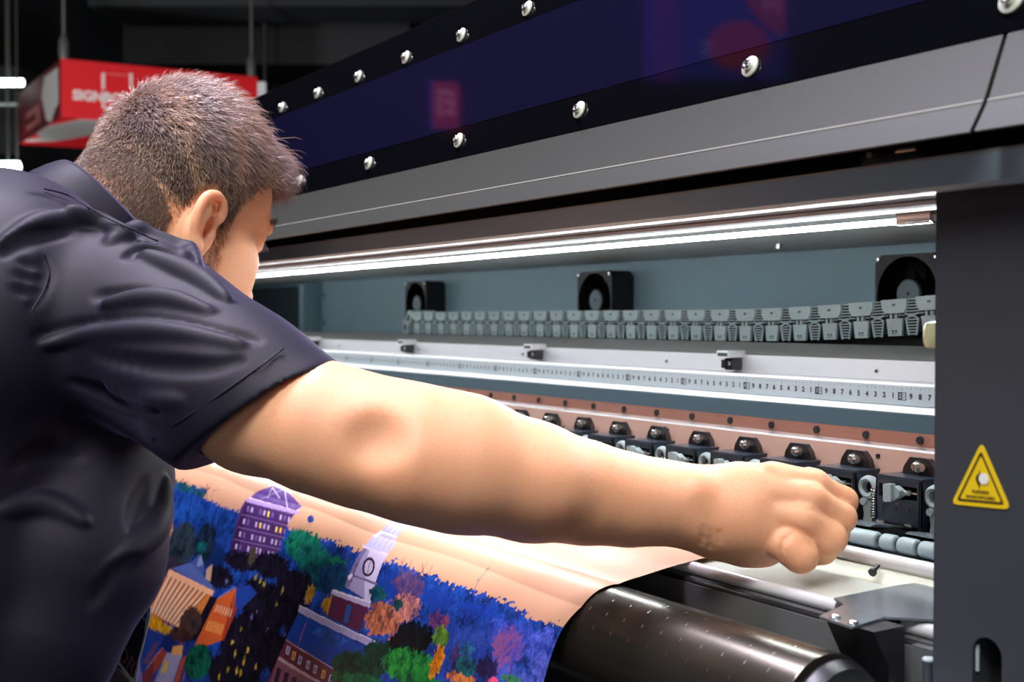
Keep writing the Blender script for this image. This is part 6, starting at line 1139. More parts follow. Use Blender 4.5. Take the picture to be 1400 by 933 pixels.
# ================================================================== THE MAN
class Field:
    def __init__(s,xs,ys,zs,big=.03):
        s.x,s.y,s.z=[np.asarray(a,np.float32) for a in (xs,ys,zs)]; s.big=big
        s.D=np.full((len(xs),len(ys),len(zs)),big,np.float32)
    def blk(s,lo,hi,m):
        r=[]
        for a,l,h in zip((s.x,s.y,s.z),lo,hi):
            i=int(np.searchsorted(a,l-m)); j=int(np.searchsorted(a,h+m))
            if j<=i: return None
            r.append(slice(i,j))
        return tuple(r)
    def pts(s,b): return np.meshgrid(s.x[b[0]],s.y[b[1]],s.z[b[2]],indexing='ij',sparse=True)
    def smin(s,b,d,k):
        A=s.D[b]
        if k<=0: s.D[b]=np.minimum(A,d); return
        h=np.clip(.5+.5*(A-d)/k,0,1); s.D[b]=A*(1-h)+d*h-k*h*(1-h)
    def smaxneg(s,b,d,k):      # subtract
        A=s.D[b]; d=-d
        h=np.clip(.5-.5*(A-d)/k,0,1); s.D[b]=A*(1-h)+d*h+k*h*(1-h)
    def op(s,b,d,k,sub): (s.smaxneg if sub else s.smin)(b,d.astype(np.float32),max(k,1e-4))
    def cap(s,a,b,ra,rb,k=.01,sub=False,flat=None):
        a=np.array(a,float);b=np.array(b,float); R=max(ra,rb); lo=np.minimum(a,b)-R; hi=np.maximum(a,b)+R
        B=s.blk(lo,hi,s.big+k)
        if B is None: return
        X,Y,Z=s.pts(B); d=b-a; L2=max(d@d,1e-9)
        t=np.clip(((X-a[0])*d[0]+(Y-a[1])*d[1]+(Z-a[2])*d[2])/L2,0,1)
        qx,qy,qz=X-a[0]-t*d[0],Y-a[1]-t*d[1],Z-a[2]-t*d[2]
        if flat is not None:               # squash along a direction: (unit vector, factor>1 makes it thinner)
            n,f=flat; n=np.array(n,float); n/=np.linalg.norm(n); pr=qx*n[0]+qy*n[1]+qz*n[2]
            dd=np.sqrt(np.maximum(qx*qx+qy*qy+qz*qz+pr*pr*(f*f-1),0))
        else: dd=np.sqrt(qx*qx+qy*qy+qz*qz)
        s.op(B,dd-(ra+(rb-ra)*t),k,sub)
    def chain(s,P,R,k=.01,sub=False,flat=None):
        for i in range(len(P)-1): s.cap(P[i],P[i+1],R[i],R[i+1],k,sub,flat)
    def ell(s,c,r,k=.01,rot=None,sub=False):
        c=np.array(c,float); r=np.array(r,float); m=r.max(); B=s.blk(c-m,c+m,s.big+k)
        if B is None: return
        X,Y,Z=s.pts(B); X,Y,Z=X-c[0],Y-c[1],Z-c[2]
        if rot is not None:
            Rm=np.array(rot); X,Y,Z=[Rm[0][i]*X+Rm[1][i]*Y+Rm[2][i]*Z for i in range(3)]   # columns of Rm are the local axes
        k0=np.sqrt((X/r[0])**2+(Y/r[1])**2+(Z/r[2])**2); k1=np.sqrt((X/r[0]**2)**2+(Y/r[1]**2)**2+(Z/r[2]**2)**2)+1e-9
        s.op(B,k0*(k0-1)/k1,k,sub)
    def mesh(s):
        D=s.D; I=D<0; nx,ny,nz=D.shape
        c=np.zeros((nx-1,ny-1,nz-1),np.uint8)
        for i in (0,1):
            for j in (0,1):
                for l in (0,1): c+=I[i:nx-1+i,j:ny-1+j,l:nz-1+l]
        m=(c>0)&(c<8); ii,jj,kk=np.nonzero(m); del c
        flat=(ii*(ny-1)+jj)*(nz-1)+kk
        val=np.stack([D[ii+a,jj+b,kk+e] for a in (0,1) for b in (0,1) for e in (0,1)],1)
        off=np.array([(a,b,e) for a in (0,1) for b in (0,1) for e in (0,1)],float)
        acc=np.zeros((len(ii),3)); cnt=np.zeros(len(ii))
        for p in range(8):
            for q in range(p+1,8):
                if abs(off[p]-off[q]).sum()!=1: continue
                va,vb=val[:,p],val[:,q]; cr=(va<0)!=(vb<0); t=np.where(cr,va/(va-vb+1e-12),0)
                pt=off[p]+(off[q]-off[p])*t[:,None]; acc+=pt*cr[:,None]; cnt+=cr
        acc/=cnt[:,None]
        V=np.stack([s.x[ii]+acc[:,0]*(s.x[ii+1]-s.x[ii]),s.y[jj]+acc[:,1]*(s.y[jj+1]-s.y[jj]),s.z[kk]+acc[:,2]*(s.z[kk+1]-s.z[kk])],1)
        Q=[]
        def vid(i,j,k): return np.searchsorted(flat,(i*(ny-1)+j)*(nz-1)+k)
        for ax in range(3):
            sl0=[slice(1,-1)]*3; sl1=[slice(1,-1)]*3; sl0[ax]=slice(0,-1); sl1[ax]=slice(1,None)
            A=I[tuple(sl0)]; Bb=I[tuple(sl1)]; i,j,k=np.nonzero(A!=Bb); o=[1,1,1]; o[ax]=0
            i,j,k=i+o[0],j+o[1],k+o[2]; ins=I[i,j,k]
            u,v=[(1,2),(2,0),(0,1)][ax]
            def sh(du,dv):
                q=[i.copy(),j.copy(),k.copy()]; q[u]-=du; q[v]-=dv; return vid(*q)
            f=np.stack([sh(1,1),sh(0,1),sh(0,0),sh(1,0)],1); f[~ins]=f[~ins][:,::-1]; Q.append(f)
        return V,np.concatenate(Q)
    def hit(s,u,v,d0=.55,d1=1.6,n=700):
        """first surface met by the sight line through (u,v)"""
        for d in np.linspace(d0,d1,n):
            p=at(u,v,d); i=np.searchsorted(s.x,p.x);j=np.searchsorted(s.y,p.y);k=np.searchsorted(s.z,p.z)
            if 0<i<len(s.x) and 0<j<len(s.y) and 0<k<len(s.z) and s.D[i-1,j-1,k-1]<.001: return np.array(p)
        return None
def sdf_obj(name,F,material,parent,smooth=1,cut=None):
    V,Qd=F.mesh()
    if cut is not None: V,Qd=cut(V,Qd)
    o0=np.array((V.min(0)+V.max(0))/2); me=fast_mesh(name,V-o0,Qd); me.materials.append(material)
    o=bpy.data.objects.new(name,me); link(o,parent,(o0[0],o0[1],o0[2]+H))
    return o
A3=lambda *p: np.array(at(*p))
grid=lambda parts: axis_of(parts)
# ---- head frame
PH=math.radians(22); YW=math.radians(17); RL=math.radians(0)
ear_w=A3(276,306,1.10)
Rx=Matrix.Rotation(-PH,3,'X'); Rz=Matrix.Rotation(YW,3,'Z')
HM=np.array(Rz@Rx)
HC=ear_w-HM@np.array((.078,0,0))
def hp(x,y,z): return HC+HM@np.array((x,y,z))
# ---- body field: head, neck, core, both arms
B=Field(grid([(-1.36,-1.22,.004),(-1.22,-1.01,.0017),(-1.01,-.80,.0022),(-.80,-.585,.0019)]),
        grid([(.05,.22,.004),(.22,.48,.0017),(.48,.72,.0019)]),
        grid([(-.62,-.26,.005),(-.26,-.20,.003),(-.20,.27,.0018)]))
def E_(c,r,k=.012,sub=False,rot=None): B.ell(hp(*c),r,k,HM if rot is None else HM@rot,sub)
def K_(a,b,ra,rb,k=.012,sub=False): B.cap(hp(*a),hp(*b),ra,rb,k,sub)
E_((0,.005,.048),(.074,.080,.0890))
E_((0,-.030,.010),(.060,.050,.056),.02)
E_((0,.040,-.010),(.060,.056,.082),.025)
E_((0,.057,.058),(.060,.044,.052),.02)
K_((-.034,.090,.040),(.034,.090,.040),.012,.012,.016)
for sx in (-1,1):
    E_((sx*.046,.062,-.004),(.022,.026,.020),.02)          # cheekbone
    E_((sx*.043,.056,-.036),(.027,.036,.036),.02)          # cheek
    K_((sx*.060,.004,-.030),(sx*.056,.010,-.066),.014,.013,.02)
    K_((sx*.056,.010,-.066),(sx*.022,.076,-.098),.017,.016,.022)
    E_((sx*.031,.101,.0230),(.015,.0105,.0095),.012,sub=True)  # socket
    E_((sx*.031,.0875,.0230),(.0125,.0125,.0115),.003)
    K_((sx*.020,.0970,.0300),(sx*.042,.0915,.0285),.0030,.0026,.005)   # upper lid
    # ear
    es=.76
    def ep(x,y,z): return (sx*(.078+(abs(x)-.078)*es) if abs(x)>.07 else x, y*es, z*es)
    E_((sx*.075,.002,-.006),(.010,.016,.025),.008)
    ex=sx*.078
    hel=[(ex,.014,.004),(ex+sx*.007,.018,.016),(ex+sx*.013,.012,.028),(ex+sx*.016,-.002,.0345),(ex+sx*.018,-.015,.028),(ex+sx*.018,-.020,.014),(ex+sx*.015,-.018,-.004),(ex+sx*.010,-.010,-.020),(ex+sx*.008,-.002,-.031)]
    B.chain([hp(*ep(*q)) for q in cat_rom(hel,5)],list(np.interp(np.linspace(0,8,41),range(9),[.0026,.0030,.0034,.0038,.0040,.0038,.0038,.0044,.0060])),.0025)
    fl=[(ex+sx*.003,.008,.006),(ex+sx*.010,-.004,.020),(ex+sx*.010,-.010,.004),(ex+sx*.006,-.006,-.014)]
    B.chain([hp(*ep(*q)) for q in cat_rom(fl,4)],list(np.interp(np.linspace(0,3,13),range(4),[.0035,.0050,.0052,.005])),.005)
    E_(ep(ex+sx*.0105,.004,-.004),(.0075,.0072,.0105),.002,sub=True)
    E_(ep(ex+sx*.0150,.001,.021),(.0045,.0065,.0060),.002,sub=True)
    K_(ep(ex+sx*.0150,-.010,.020),ep(ex+sx*.0150,-.0128,.002),.0020,.002,.002,sub=True)
    K_(ep(ex+sx*.003,.014,-.006),ep(ex+sx*.005,.012,-.012),.0040,.0038,.003)
K_((0,.094,.030),(0,.110,-.010),.008,.0095,.010); K_((0,.110,-.010),(0,.116,-.022),.0095,.0125,.006)
for sx in (-1,1): E_((sx*.012,.104,-.026),(.0075,.010,.007),.006)
K_((-.016,.100,-.052),(.016,.100,-.052),.006,.006,.008); K_((-.014,.100,-.062),(.014,.100,-.062),.007,.007,.006); K_((-.024,.103,-.057),(.024,.103,-.057),.0016,.0016,.003,sub=True)
E_((0,.084,-.094),(.022,.020,.018),.02)
# neck and core
NB=np.array((-1.135,.205,.040)); 
B.cap(hp(0,-.030,-.010),NB,.056,.062,.03); B.cap(hp(0,.02,-.05),NB+np.array((0,.04,-.03)),.044,.05,.02)
SHR=A3(195,428,.95); SHL=np.array((-1.285,.235,.0))
B.cap(NB+(0,-.01,-.05),SHR+(0,0,-.012),.046,.046,.03); B.cap(NB+(0,-.01,-.05),SHL,.046,.046,.03)
B.cap(NB+(0,-.01,-.06),NB+(.03,-.05,-.30),.09,.10,.04)
# right arm
arm=[(195,440,.95,.048),(350,557,.87,.046),(440,585,.845,.0445),(500,604,.84,.0445),(571,621,.84,.0462),(632,634,.845,.0470),(728,659,.857,.0408),(800,674,.87,.0352),(860,684,.878,.0315),(912,688,.884,.0285),(952,694,.887,.0275),(985,703,.888,.029)]
P=[A3(u,v,d) for u,v,d,r in arm]; B.chain(P,[a[3] for a in arm],.012)
B.ell(A3(535,594,.835),(.022,.024,.018),.03)
for (u,v,r,dd) in ((506,604,.009,.789),(526,612,.007,.789)): B.ell(A3(u,v,dd-.004),(r,r*1.1,r*.8),.026,sub=True)
B.cap(A3(560,640,.815),A3(760,668,.835),.018,.010,.03)
B.ell(A3(955,668,.868),(.010,.011,.010),.014)
# left arm hangs down beside the torso
LA=[SHL,SHL+(-.02,.015,-.26),SHL+(-.015,.09,-.47)]; B.chain(LA,[.050,.043,.028],.02)
lh=LA[-1]; B.ell(lh+(0,.015,-.045),(.016,.042,.05),.02)
for q,(dy,L_) in enumerate(((-.024,.06),(-.005,.075),(.014,.082),(.033,.075))):
    a=lh+(0,.015+dy*.9,-.075); b_=a+(.006,dy*.2+.004,-L_*.45); c_=b_+(.018,.004,-L_*.42); B.chain([a,b_,c_],[.010,.009,.0078],.004)
B.chain([lh+(.01,.045,-.03),lh+(.022,.065,-.06),lh+(.026,.068,-.09)],[.013,.011,.009],.005)
# ---- right hand: a loose fist, thumb side up, back of the hand to the camera
palm=[((985,703,.888),.029),((1020,700,.888),.030),((1042,700,.888),.026)]
B.chain([A3(*q) for q,_ in palm],[r for _,r in palm],.016)
B.cap(A3(1000,680,.884),A3(1064,662,.880),.019,.0145,.014)     # upper metacarpals
B.cap(A3(1000,715,.884),A3(1050,728,.876),.021,.015,.014)
B.cap(A3(975,728,.890),A3(1050,745,.880),.0125,.013,.012)     # heel of the hand
B.ell(A3(1046,760,.882),(.0065,.0075,.0065),.007); B.ell(A3(1022,752,.884),(.010,.012,.010),.012)
fing=[ # index, middle, ring, little: knuckle, middle joint, end joint, tip
 ([(1055,655,.880),(1112,663,.884),(1153,685,.893),(1151,706,.906),(1138,720,.915)],[.0130,.0108,.0096,.0090,.0085]),
 ([(1052,674,.874),(1108,681,.869),(1150,708,.878),(1142,730,.896),(1125,738,.905)],[.0150,.0104,.0102,.0092,.0088]),
 ([(1050,698,.872),(1098,708,.862),(1135,736,.867),(1124,752,.885),(1108,758,.895)],[.0150,.0108,.0112,.0098,.009]),
 ([(1035,732,.876),(1078,744,.862),(1094,759,.859)],[.0110,.0130,.0136]),
]
for n_,(pp,rr) in enumerate(fing):
    W3=[A3(*q) for q in pp]
    lo=np.min(W3,axis=0)-.05; hi=np.max(W3,axis=0)+.05
    bb=B.blk(lo,hi,0); F2=Field(B.x[bb[0]],B.y[bb[1]],B.z[bb[2]],.03)
    F2.chain(W3,rr,.006)
    h_=np.clip(.5+.5*(B.D[bb]-F2.D)/.0012,0,1); B.D[bb]=B.D[bb]*(1-h_)+F2.D*h_-.0012*h_*(1-h_)
# thumb behind, closing on the index finger
B.chain([A3(1010,665,.905),A3(1060,662,.918),A3(1105,690,.925),A3(1125,712,.918)],[.018,.014,.012,.010],.008)
# creases between the fingers and at the wrist
def crease(F,pts,r,k,push=.0):
    W3=[]
    for u,v in pts:
        h=F.hit(u,v)
        if h is not None: W3.append(h*(1-push/np.linalg.norm(h)))
    if len(W3)>1: F.chain(W3,[r]*len(W3),k,sub=True)
crease(B,[(1108,695),(1118,699),(1130,706),(1142,717),(1148,729)],.0017,.0026,-.0002)
crease(B,[(1086,724),(1098,730),(1110,741),(1118,754)],.0017,.0026,-.0002)
crease(B,[(1068,764),(1067,752),(1072,738),(1086,727)],.0012,.0026,-.0002)
crease(B,[(1116,662),(1132,668),(1148,680),(1160,692)],.0014,.0024,-.0002)
for a in ([(963,722),(960,735),(958,744)],[(972,726),(970,738),(970,748)],[(984,728),(984,742)]): crease(B,a,.0005,.0035,-.0002)
skin,nt,b=nodes_of('skin')
tc=nt.nodes.new('ShaderNodeTexCoord')
def nz(sc,det=4):
    n=nt.nodes.new('ShaderNodeTexNoise'); n.inputs['Scale'].default_value=sc; n.inputs['Detail'].default_value=det; nt.links.new(tc.outputs['Object'],n.inputs['Vector']); return n
mx=nt.nodes.new('ShaderNodeMix'); mx.data_type='RGBA'; mx.inputs['A'].default_value=(.80,.37,.19,1); mx.inputs['B'].default_value=(.90,.52,.32,1)
nt.links.new(nz(14).outputs['Fac'],mx.inputs['Factor'])
mx2=nt.nodes.new('ShaderNodeMix'); mx2.data_type='RGBA'; mx2.blend_type='MULTIPLY'; mx2.inputs['B'].default_value=(.86,.74,.66,1)
rmp=nt.nodes.new('ShaderNodeMapRange'); rmp.inputs['From Min'].default_value=.58; rmp.inputs['From Max'].default_value=.72; rmp.inputs['To Max'].default_value=.25
nt.links.new(nz(210,2).outputs['Fac'],rmp.inputs['Value']); nt.links.new(rmp.outputs['Result'],mx2.inputs['Factor']); nt.links.new(mx.outputs['Result'],mx2.inputs['A'])
nt.links.new(mx2.outputs['Result'],b.inputs['Base Color']); b.inputs['Roughness'].default_value=.55
b.inputs['Subsurface Weight'].default_value=.6; b.inputs['Subsurface Radius'].default_value=(1,.35,.2); b.inputs['Subsurface Scale'].default_value=.011
bp=nt.nodes.new('ShaderNodeBump'); bp.inputs['Strength'].default_value=.22; bp.inputs['Distance'].default_value=.001
nt.links.new(nz(420,6).outputs['Fac'],bp.inputs['Height']); nt.links.new(bp.outputs['Normal'],b.inputs['Normal'])
MAN=thing('person','man in a navy short-sleeved shirt leaning in, right hand on the printer platen','person',(-1.05,.12,0))
body=sdf_obj('body',B,skin,MAN)
# eyes
for sx in (-1,1):
    g=G(); p=hp(sx*.031,.0870,.0230); f=Vector(HM@np.array((0,1,0)))
    g.lathe([(.0001,-.0112),(.008,-.008),(.0112,0),(.0105,.0045),(.0085,.0085),(.0056,.0112)],p,f,mat('eye_white',(.7,.66,.62),.2),20)
    g.lathe([(.0056,.0112),(.004,.0121),(.0001,.0126)],p,f,mat('eye_iris',(.05,.035,.025),.1),16)
    g.build('eye',MAN)
np_mesh=lambda o:(np.array([v.co[:] for v in o.data.vertices]))
# ---- hair: base cap hugging the skull plus thousands of tapered strands
CAP=Field(grid([(-1.26,-.98,.0025)]),grid([(.18,.50,.0025)]),grid([(-.02,.30,.0025)]))
def Ec(c,r,k=.012,sub=False): CAP.ell(hp(*c),r,k,HM,sub)
Ec((0,.005,.051),(.0765,.0825,.0960)); Ec((0,-.040,-.036),(.0590,.0500,.046),.02); Ec((0,-.032,.008),(.0620,.0520,.058),.02); Ec((0,.054,.066),(.062,.047,.052),.02)
# keep only the hairy region: local half-spaces and the face removed
def local(X,Y,Z):
    x,y,z=X-HC[0],Y-HC[1],Z-HC[2]; R=HM
    return (R[0][0]*x+R[1][0]*y+R[2][0]*z, R[0][1]*x+R[1][1]*y+R[2][1]*z, R[0][2]*x+R[1][2]*y+R[2][2]*z)
X,Y,Z=CAP.pts((slice(None),)*3); lx,ly,lz=local(X,Y,Z)
# hairline as height over the side: low at the nape, up round the ear, sideburn, temple, fringe
yk=np.array([-.12,-.078,-.046,-.022,-.012,.000,.012,.018,.026,.034,.046,.058,.070,.080,.12])
zk=np.array([-.082,-.080,-.072,-.040,.030,.044,.040,-.020,-.025,.034,.064,.078,.087,.093,.095])
hl=np.interp(ly,yk,zk).astype(np.float32)
CAP.D=np.maximum(CAP.D,(hl-lz)*.7).astype(np.float32)
hairm,nt,b=nodes_of('hair_brown'); hi_=nt.nodes.new('ShaderNodeVertexColor'); hi_.layer_name='tone'
nt.links.new(hi_.outputs['Color'],b.inputs['Base Color']); b.inputs['Roughness'].default_value=.27; b.inputs['Specular IOR Level'].default_value=1.
b.inputs['Sheen Weight'].default_value=.2; b.inputs['Sheen Tint'].default_value=(.8,.75,1,1)
capm=mat('hair_undercoat',(.045,.026,.016),.7,var=.4,vscale=120)
cap=sdf_obj('hair',CAP,capm,MAN); cap['label']='short cropped brown hair'
def strands(name,pos,nrm,length,flow,width,tone,parent,lift=.35,curl=.15,segs=4):
    n=len(pos); t=np.linspace(0,1,segs)[None,:,None]
    flow=flow-nrm*(flow*nrm).sum(1,keepdims=True); flow/=np.linalg.norm(flow,axis=1,keepdims=True)+1e-9
    j=rng.normal(0,curl,(n,3)); d=flow*(1-lift)+nrm*lift+j; d/=np.linalg.norm(d,axis=1,keepdims=True)
    d0=nrm*.6+d*.4; L=length[:,None,None]
    ctr=pos[:,None,:]+L*(d0[:,None,:]*t*(1-t)*.9+d[:,None,:]*t)
    side=np.cross(d,nrm+rng.normal(0,.5,(n,3))); side/=np.linalg.norm(side,axis=1,keepdims=True)+1e-9
    up2=np.cross(side,d)
    wv=width*(1-t*.88)
    v=np.concatenate([ctr+side[:,None,:]*wv, ctr-side[:,None,:]*wv*.5+up2[:,None,:]*wv*.87, ctr-side[:,None,:]*wv*.5-up2[:,None,:]*wv*.87],2).reshape(n,segs,3,3)
    V=v.reshape(-1,3); base=(np.arange(n)*segs*3)[:,None,None]
    s_=np.arange(segs-1)[None,:,None]*3; k=np.arange(3)[None,None,:]
    q=np.stack([base+s_+k,base+s_+(k+1)%3,base+s_+3+(k+1)%3,base+s_+3+k],-1).reshape(-1,4)
    o0=pos.mean(0); me=fast_mesh(name,V-o0,q)
    ca=me.color_attributes.new('tone','FLOAT_COLOR','POINT'); tt=np.repeat(tone,segs*3,axis=0); ca.data.foreach_set('color',np.concatenate([tt,np.ones((len(tt),1))],1).astype(np.float32).ravel())
    me.materials.append(hairm); o=bpy.data.objects.new(name,me); link(o,parent,(o0[0],o0[1],o0[2]+H)); return o
def sample(V,Qd,n,mask=None):
    P4=V[Qd]; c=P4.mean(1); nr=np.cross(P4[:,2]-P4[:,0],P4[:,3]-P4[:,1]); ar=np.linalg.norm(nr,axis=1); nr/=ar[:,None]+1e-12
    ok=np.ones(len(c),bool) if mask is None else mask(c)
    w_=ar*ok; ii=rng.choice(len(c),n,p=w_/w_.sum()); a,b_=rng.random((2,n,1)); p=P4[ii]
    pos=(p[:,0]*(1-a)+p[:,1]*a)*(1-b_)+(p[:,3]*(1-a)+p[:,2]*a)*b_
    return pos,nr[ii]
V,Qd=CAP.mesh()
def tol(p): return (p-HC)@HM
def mk(p):
    l=tol(p); r=np.sqrt((l[:,0]/.0765)**2+((l[:,1]-.005)/.0825)**2+((l[:,2]-.051)/.096)**2)
    return (r>.93)
# outward check
pos,nr=sample(V,Qd,42000,mk)
cen=hp(0,-.01,.03); flip=((pos-cen)*nr).sum(1)<0; nr[flip]*=-1
l=tol(pos)
top=np.clip((l[:,2]-.050)/.055,0,1)
side_t=np.clip((l[:,2]+.03)/.09,0,1)
length=.0035+.007*side_t+.017*top**1.2
length*=rng.uniform(.6,1.25,len(pos)); length=np.where(l[:,2]<-.035,length*.6,length); length*=np.where(l[:,2]>.0,np.clip(1+(l[:,1]-.01)/.13,.55,1),1.); length=np.where((l[:,1]>.055)&(l[:,2]>.06),length*1.35,length)
# flow: from the crown outwards, forwards on top
crown=np.array((.0,-.045,.105))
fl=l-crown; fl[:,2]*=.7; fl/=np.linalg.norm(fl,axis=1,keepdims=True)
fl=fl+np.array((0.45,.75,0))*top[:,None]; fl[:,2]-=.6*(1-top)
cl=vnoise(l[:,0]*90+50,l[:,1]*90+l[:,2]*60+50,9)-.5; fl[:,0]+=cl*.9*top
flow=fl@HM.T
cl2=vnoise(l[:,0]*70+80,l[:,1]*70+l[:,2]*55+80,19)[:,None]
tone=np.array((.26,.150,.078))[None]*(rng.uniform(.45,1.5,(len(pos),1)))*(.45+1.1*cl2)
tone=tone*(1-.25*(1-side_t))[:,None]+np.array((.20,.155,.19))*top[:,None]*rng.uniform(0,1.6,(len(pos),1))  # lilac highlight on the crown mixed into the strand colour
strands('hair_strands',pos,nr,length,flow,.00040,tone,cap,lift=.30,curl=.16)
# stubble: nape, sideburn, beard on jaw and chin
V,Qd=B.mesh()
def mk2(p,which):
    l=tol(p); hl=np.interp(l[:,1],yk,zk)
    near=(np.abs(l[:,0])<.09)&(l[:,1]>-.12)&(l[:,1]<.125)&(l[:,2]>-.14)
    if which=='nape': sn=-(.72*l[:,1]+.69*l[:,2]); return (np.abs(l[:,0])<.075)&(l[:,1]<-.024)&(l[:,1]>-.16)&(l[:,2]<.045)&(sn>.020)&(sn<.095)
    ear=(np.abs(l[:,0])>.074)&(l[:,1]>-.03)&(l[:,1]<.020)
    beard=near&~ear&(l[:,1]>.010)&(l[:,2]<-.018-.75*(l[:,1]-.012))&(l[:,2]>-.135)&(np.abs(l[:,0])>.012)
    return beard|(near&~ear&(l[:,1]>.016)&(l[:,1]<.036)&(l[:,2]<.03)&(l[:,2]>-.14))
cenb=HC+HM@np.array((0,.02,-.03))
for which,num,ln,wd,tn,nm,lb in (('nape',30000,.0055,.00026,(.20,.115,.065),'nape_hair','closely clipped brown nape hair'),('beard',12000,.0048,.00022,(.38,.20,.10),'stubble','reddish brown beard stubble')):
    pos,nr=sample(V,Qd,num,lambda c: mk2(c,which)); flip=((pos-cenb)*nr).sum(1)<0; nr[flip]*=-1
    l=tol(pos); hl=np.interp(l[:,1],yk,zk)
    if which=='nape':                                   # thins out downwards
        keep=rng.random(len(pos))<np.clip(1.2-(-(.72*l[:,1]+.69*l[:,2])-.040)/.026,.03,1); pos,nr,l=pos[keep],nr[keep],l[keep]
    fl=np.zeros_like(l); fl[:,2]=-1; fl[:,1]=.5 if which=='beard' else -.2
    st=strands(nm,pos,nr,ln*rng.uniform(.5,1.3,len(pos)),fl@HM.T,wd,np.array(tn)*rng.uniform(.5,1.5,(len(pos),1)),MAN,lift=.22,curl=.2,segs=3); st['label']=lb
# eyebrows and lashes
pe=[];
for sx in (-1,1):
    for k in range(260):
        t=rng.random(); pe.append((sx*(.014+.036*t),.1020-.014*t*t+rng.normal(0,.0005),.0425+.004*math.sin(t*2.4)+rng.normal(0,.0018)))
pe=np.array(pe); pos=HC+pe@HM.T; nr=np.tile(HM@np.array((0,1,.1)),(len(pos),1)); fl=np.stack([np.sign(pe[:,0]),-.2+0*pe[:,0],.25+0*pe[:,0]],1)@HM.T
for _n in (0,1): q_=np.sign(pe[:,0])==(-1,1)[_n]; m_=int(q_.sum()); strands('eyebrow',pos[q_],nr[q_],np.full(m_,.008),fl[q_],.00025,np.tile((.10,.06,.04),(m_,1)),MAN,lift=.3,curl=.15,segs=3)
for sx in (-1,1):
    pe=np.array([(sx*(.020+.022*t),.0985-.004*abs(t-.4),.0255) for t in np.linspace(0,1,26)]); pos=HC+pe@HM.T; n_=len(pos)
    strands('eyelash',pos,np.tile(HM@np.array((0,1,-.2)),(n_,1)),np.full(n_,.009),np.tile(HM@np.array((0,.4,-.7)),(n_,1)),.00028,np.tile((.02,.015,.012),(n_,1)),MAN,lift=.7,curl=.08,segs=3)
# ---- shirt
T=Field(grid([(-1.42,-1.04,.0040),(-1.04,-.74,.0020)]),grid([(-.12,.42,.0026)]),grid([(-.50,-.25,.004),(-.25,.20,.0023)]),.04)
def tell(c,r,k=.04,ax=0,ay=0,az=0,sub=False):
    R=Matrix.Rotation(math.radians(az),3,'Z')@Matrix.Rotation(math.radians(ay),3,'Y')@Matrix.Rotation(math.radians(ax),3,'X'); T.ell(c,r,k,np.array(R),sub)
tell((-1.10,.150,-.02),(.190,.125,.150),.04,ax=-25)
tell((-1.09,.115,-.19),(.172,.126,.18),.04)
tell((-1.12,.095,-.40),(.160,.115,.20),.04)
T.cap(NB+(-.02,.0,-.10),NB+(-.05,-.03,-.34),.085,.080,.03)
T.cap(NB+(0,-.02,-.030),SHR+(-.01,-.02,-.012),.056,.056,.03)
for a_,b_ in zip([(112,650,.98,.072),(95,760,.95,.070),(56,860,.93,.060)],[(95,760,.95,.070),(56,860,.93,.060),(36,940,.92,.052)]): T.cap(A3(*a_[:3]),A3(*b_[:3]),a_[3],b_[3],.018)
T.cap(NB+(0,-.02,-.030),SHL+(0,0,-.005),.056,.056,.03)
slv=[(140,425,.965,.064),(200,458,.945,.064),(255,499,.91,.059),(297,527,.885,.0555),(336,549,.872,.0540),(410,588,.850,.0535)]
Ps=[A3(u,v,d) for u,v,d,r in slv]; T.chain(Ps,[a[3] for a in slv],.03)
T.cap(SHL,SHL+(-.018,.015,-.24),.066,.060,.03)
# hollow sleeve ends with a plane cut
axR=(Ps[-2]-Ps[-4]); axR/=np.linalg.norm(axR)
hemA,hemB,hemC=A3(428,492,.83),A3(236,612,.83),None
# hem plane: contains the two outline points and the direction between sight line and arm axis
e1=hemA-hemB; e1/=np.linalg.norm(e1); view=(hemA+hemB)/2; view/=np.linalg.norm(view)
e2=np.cross(axR,e1); e2/=np.linalg.norm(e2); e2=e2*(1 if e2@view>0 else -1); e2=view+.28*axR; hn=np.cross(e1,e2); hn/=np.linalg.norm(hn)
if hn@axR<0: hn=-hn
hc=(hemA+hemB)/2+axR*.011
X,Y,Z=T.pts((slice(None),)*3)
pl_=(X-hc[0])*hn[0]+(Y-hc[1])*hn[1]+(Z-hc[2])*hn[2]
tt=(X-Ps[3][0])*axR[0]+(Y-Ps[3][1])*axR[1]+(Z-Ps[3][2])*axR[2]
near=(((X-Ps[3][0]-tt*axR[0])**2+(Y-Ps[3][1]-tt*axR[1])**2+(Z-Ps[3][2]-tt*axR[2])**2)<.078**2)&(tt>-.06)
# folds drawn on the cloth
def surf(pts,per=6):
    px=cat_rom(pts,per) if len(pts)>2 else np.array([np.array(pts[0])*(1-t)+np.array(pts[1])*t for t in np.linspace(0,1,per)])
    H3=[T.hit(u,v) for u,v in px]; H3=[h for h in H3 if h is not None]
    if len(H3)<3: return None
    H3=np.array(H3); d=np.linalg.norm(H3,axis=1); dirs=H3/d[:,None]
    for _ in range(3): d=np.convolve(np.r_[d[0],d,d[-1]],[.25,.5,.25],'valid')
    return dirs,d
def fold(pts,r,k,add=True,push=0.,rr=None):
    q=surf(pts)
    if q is None: return
    dirs,d=q; n=len(d); R=[max(.0006,r*.95*math.sin(PI*(.04+.92*i/(n-1)))) for i in range(n)]
    W3=[dirs[i]*(d[i]+(R[i]*(1-push*100) if add else -R[i]*(.80 if push==0 else .5))) for i in range(n)]
    T.chain(W3,R,min(k,.0065),sub=not add)
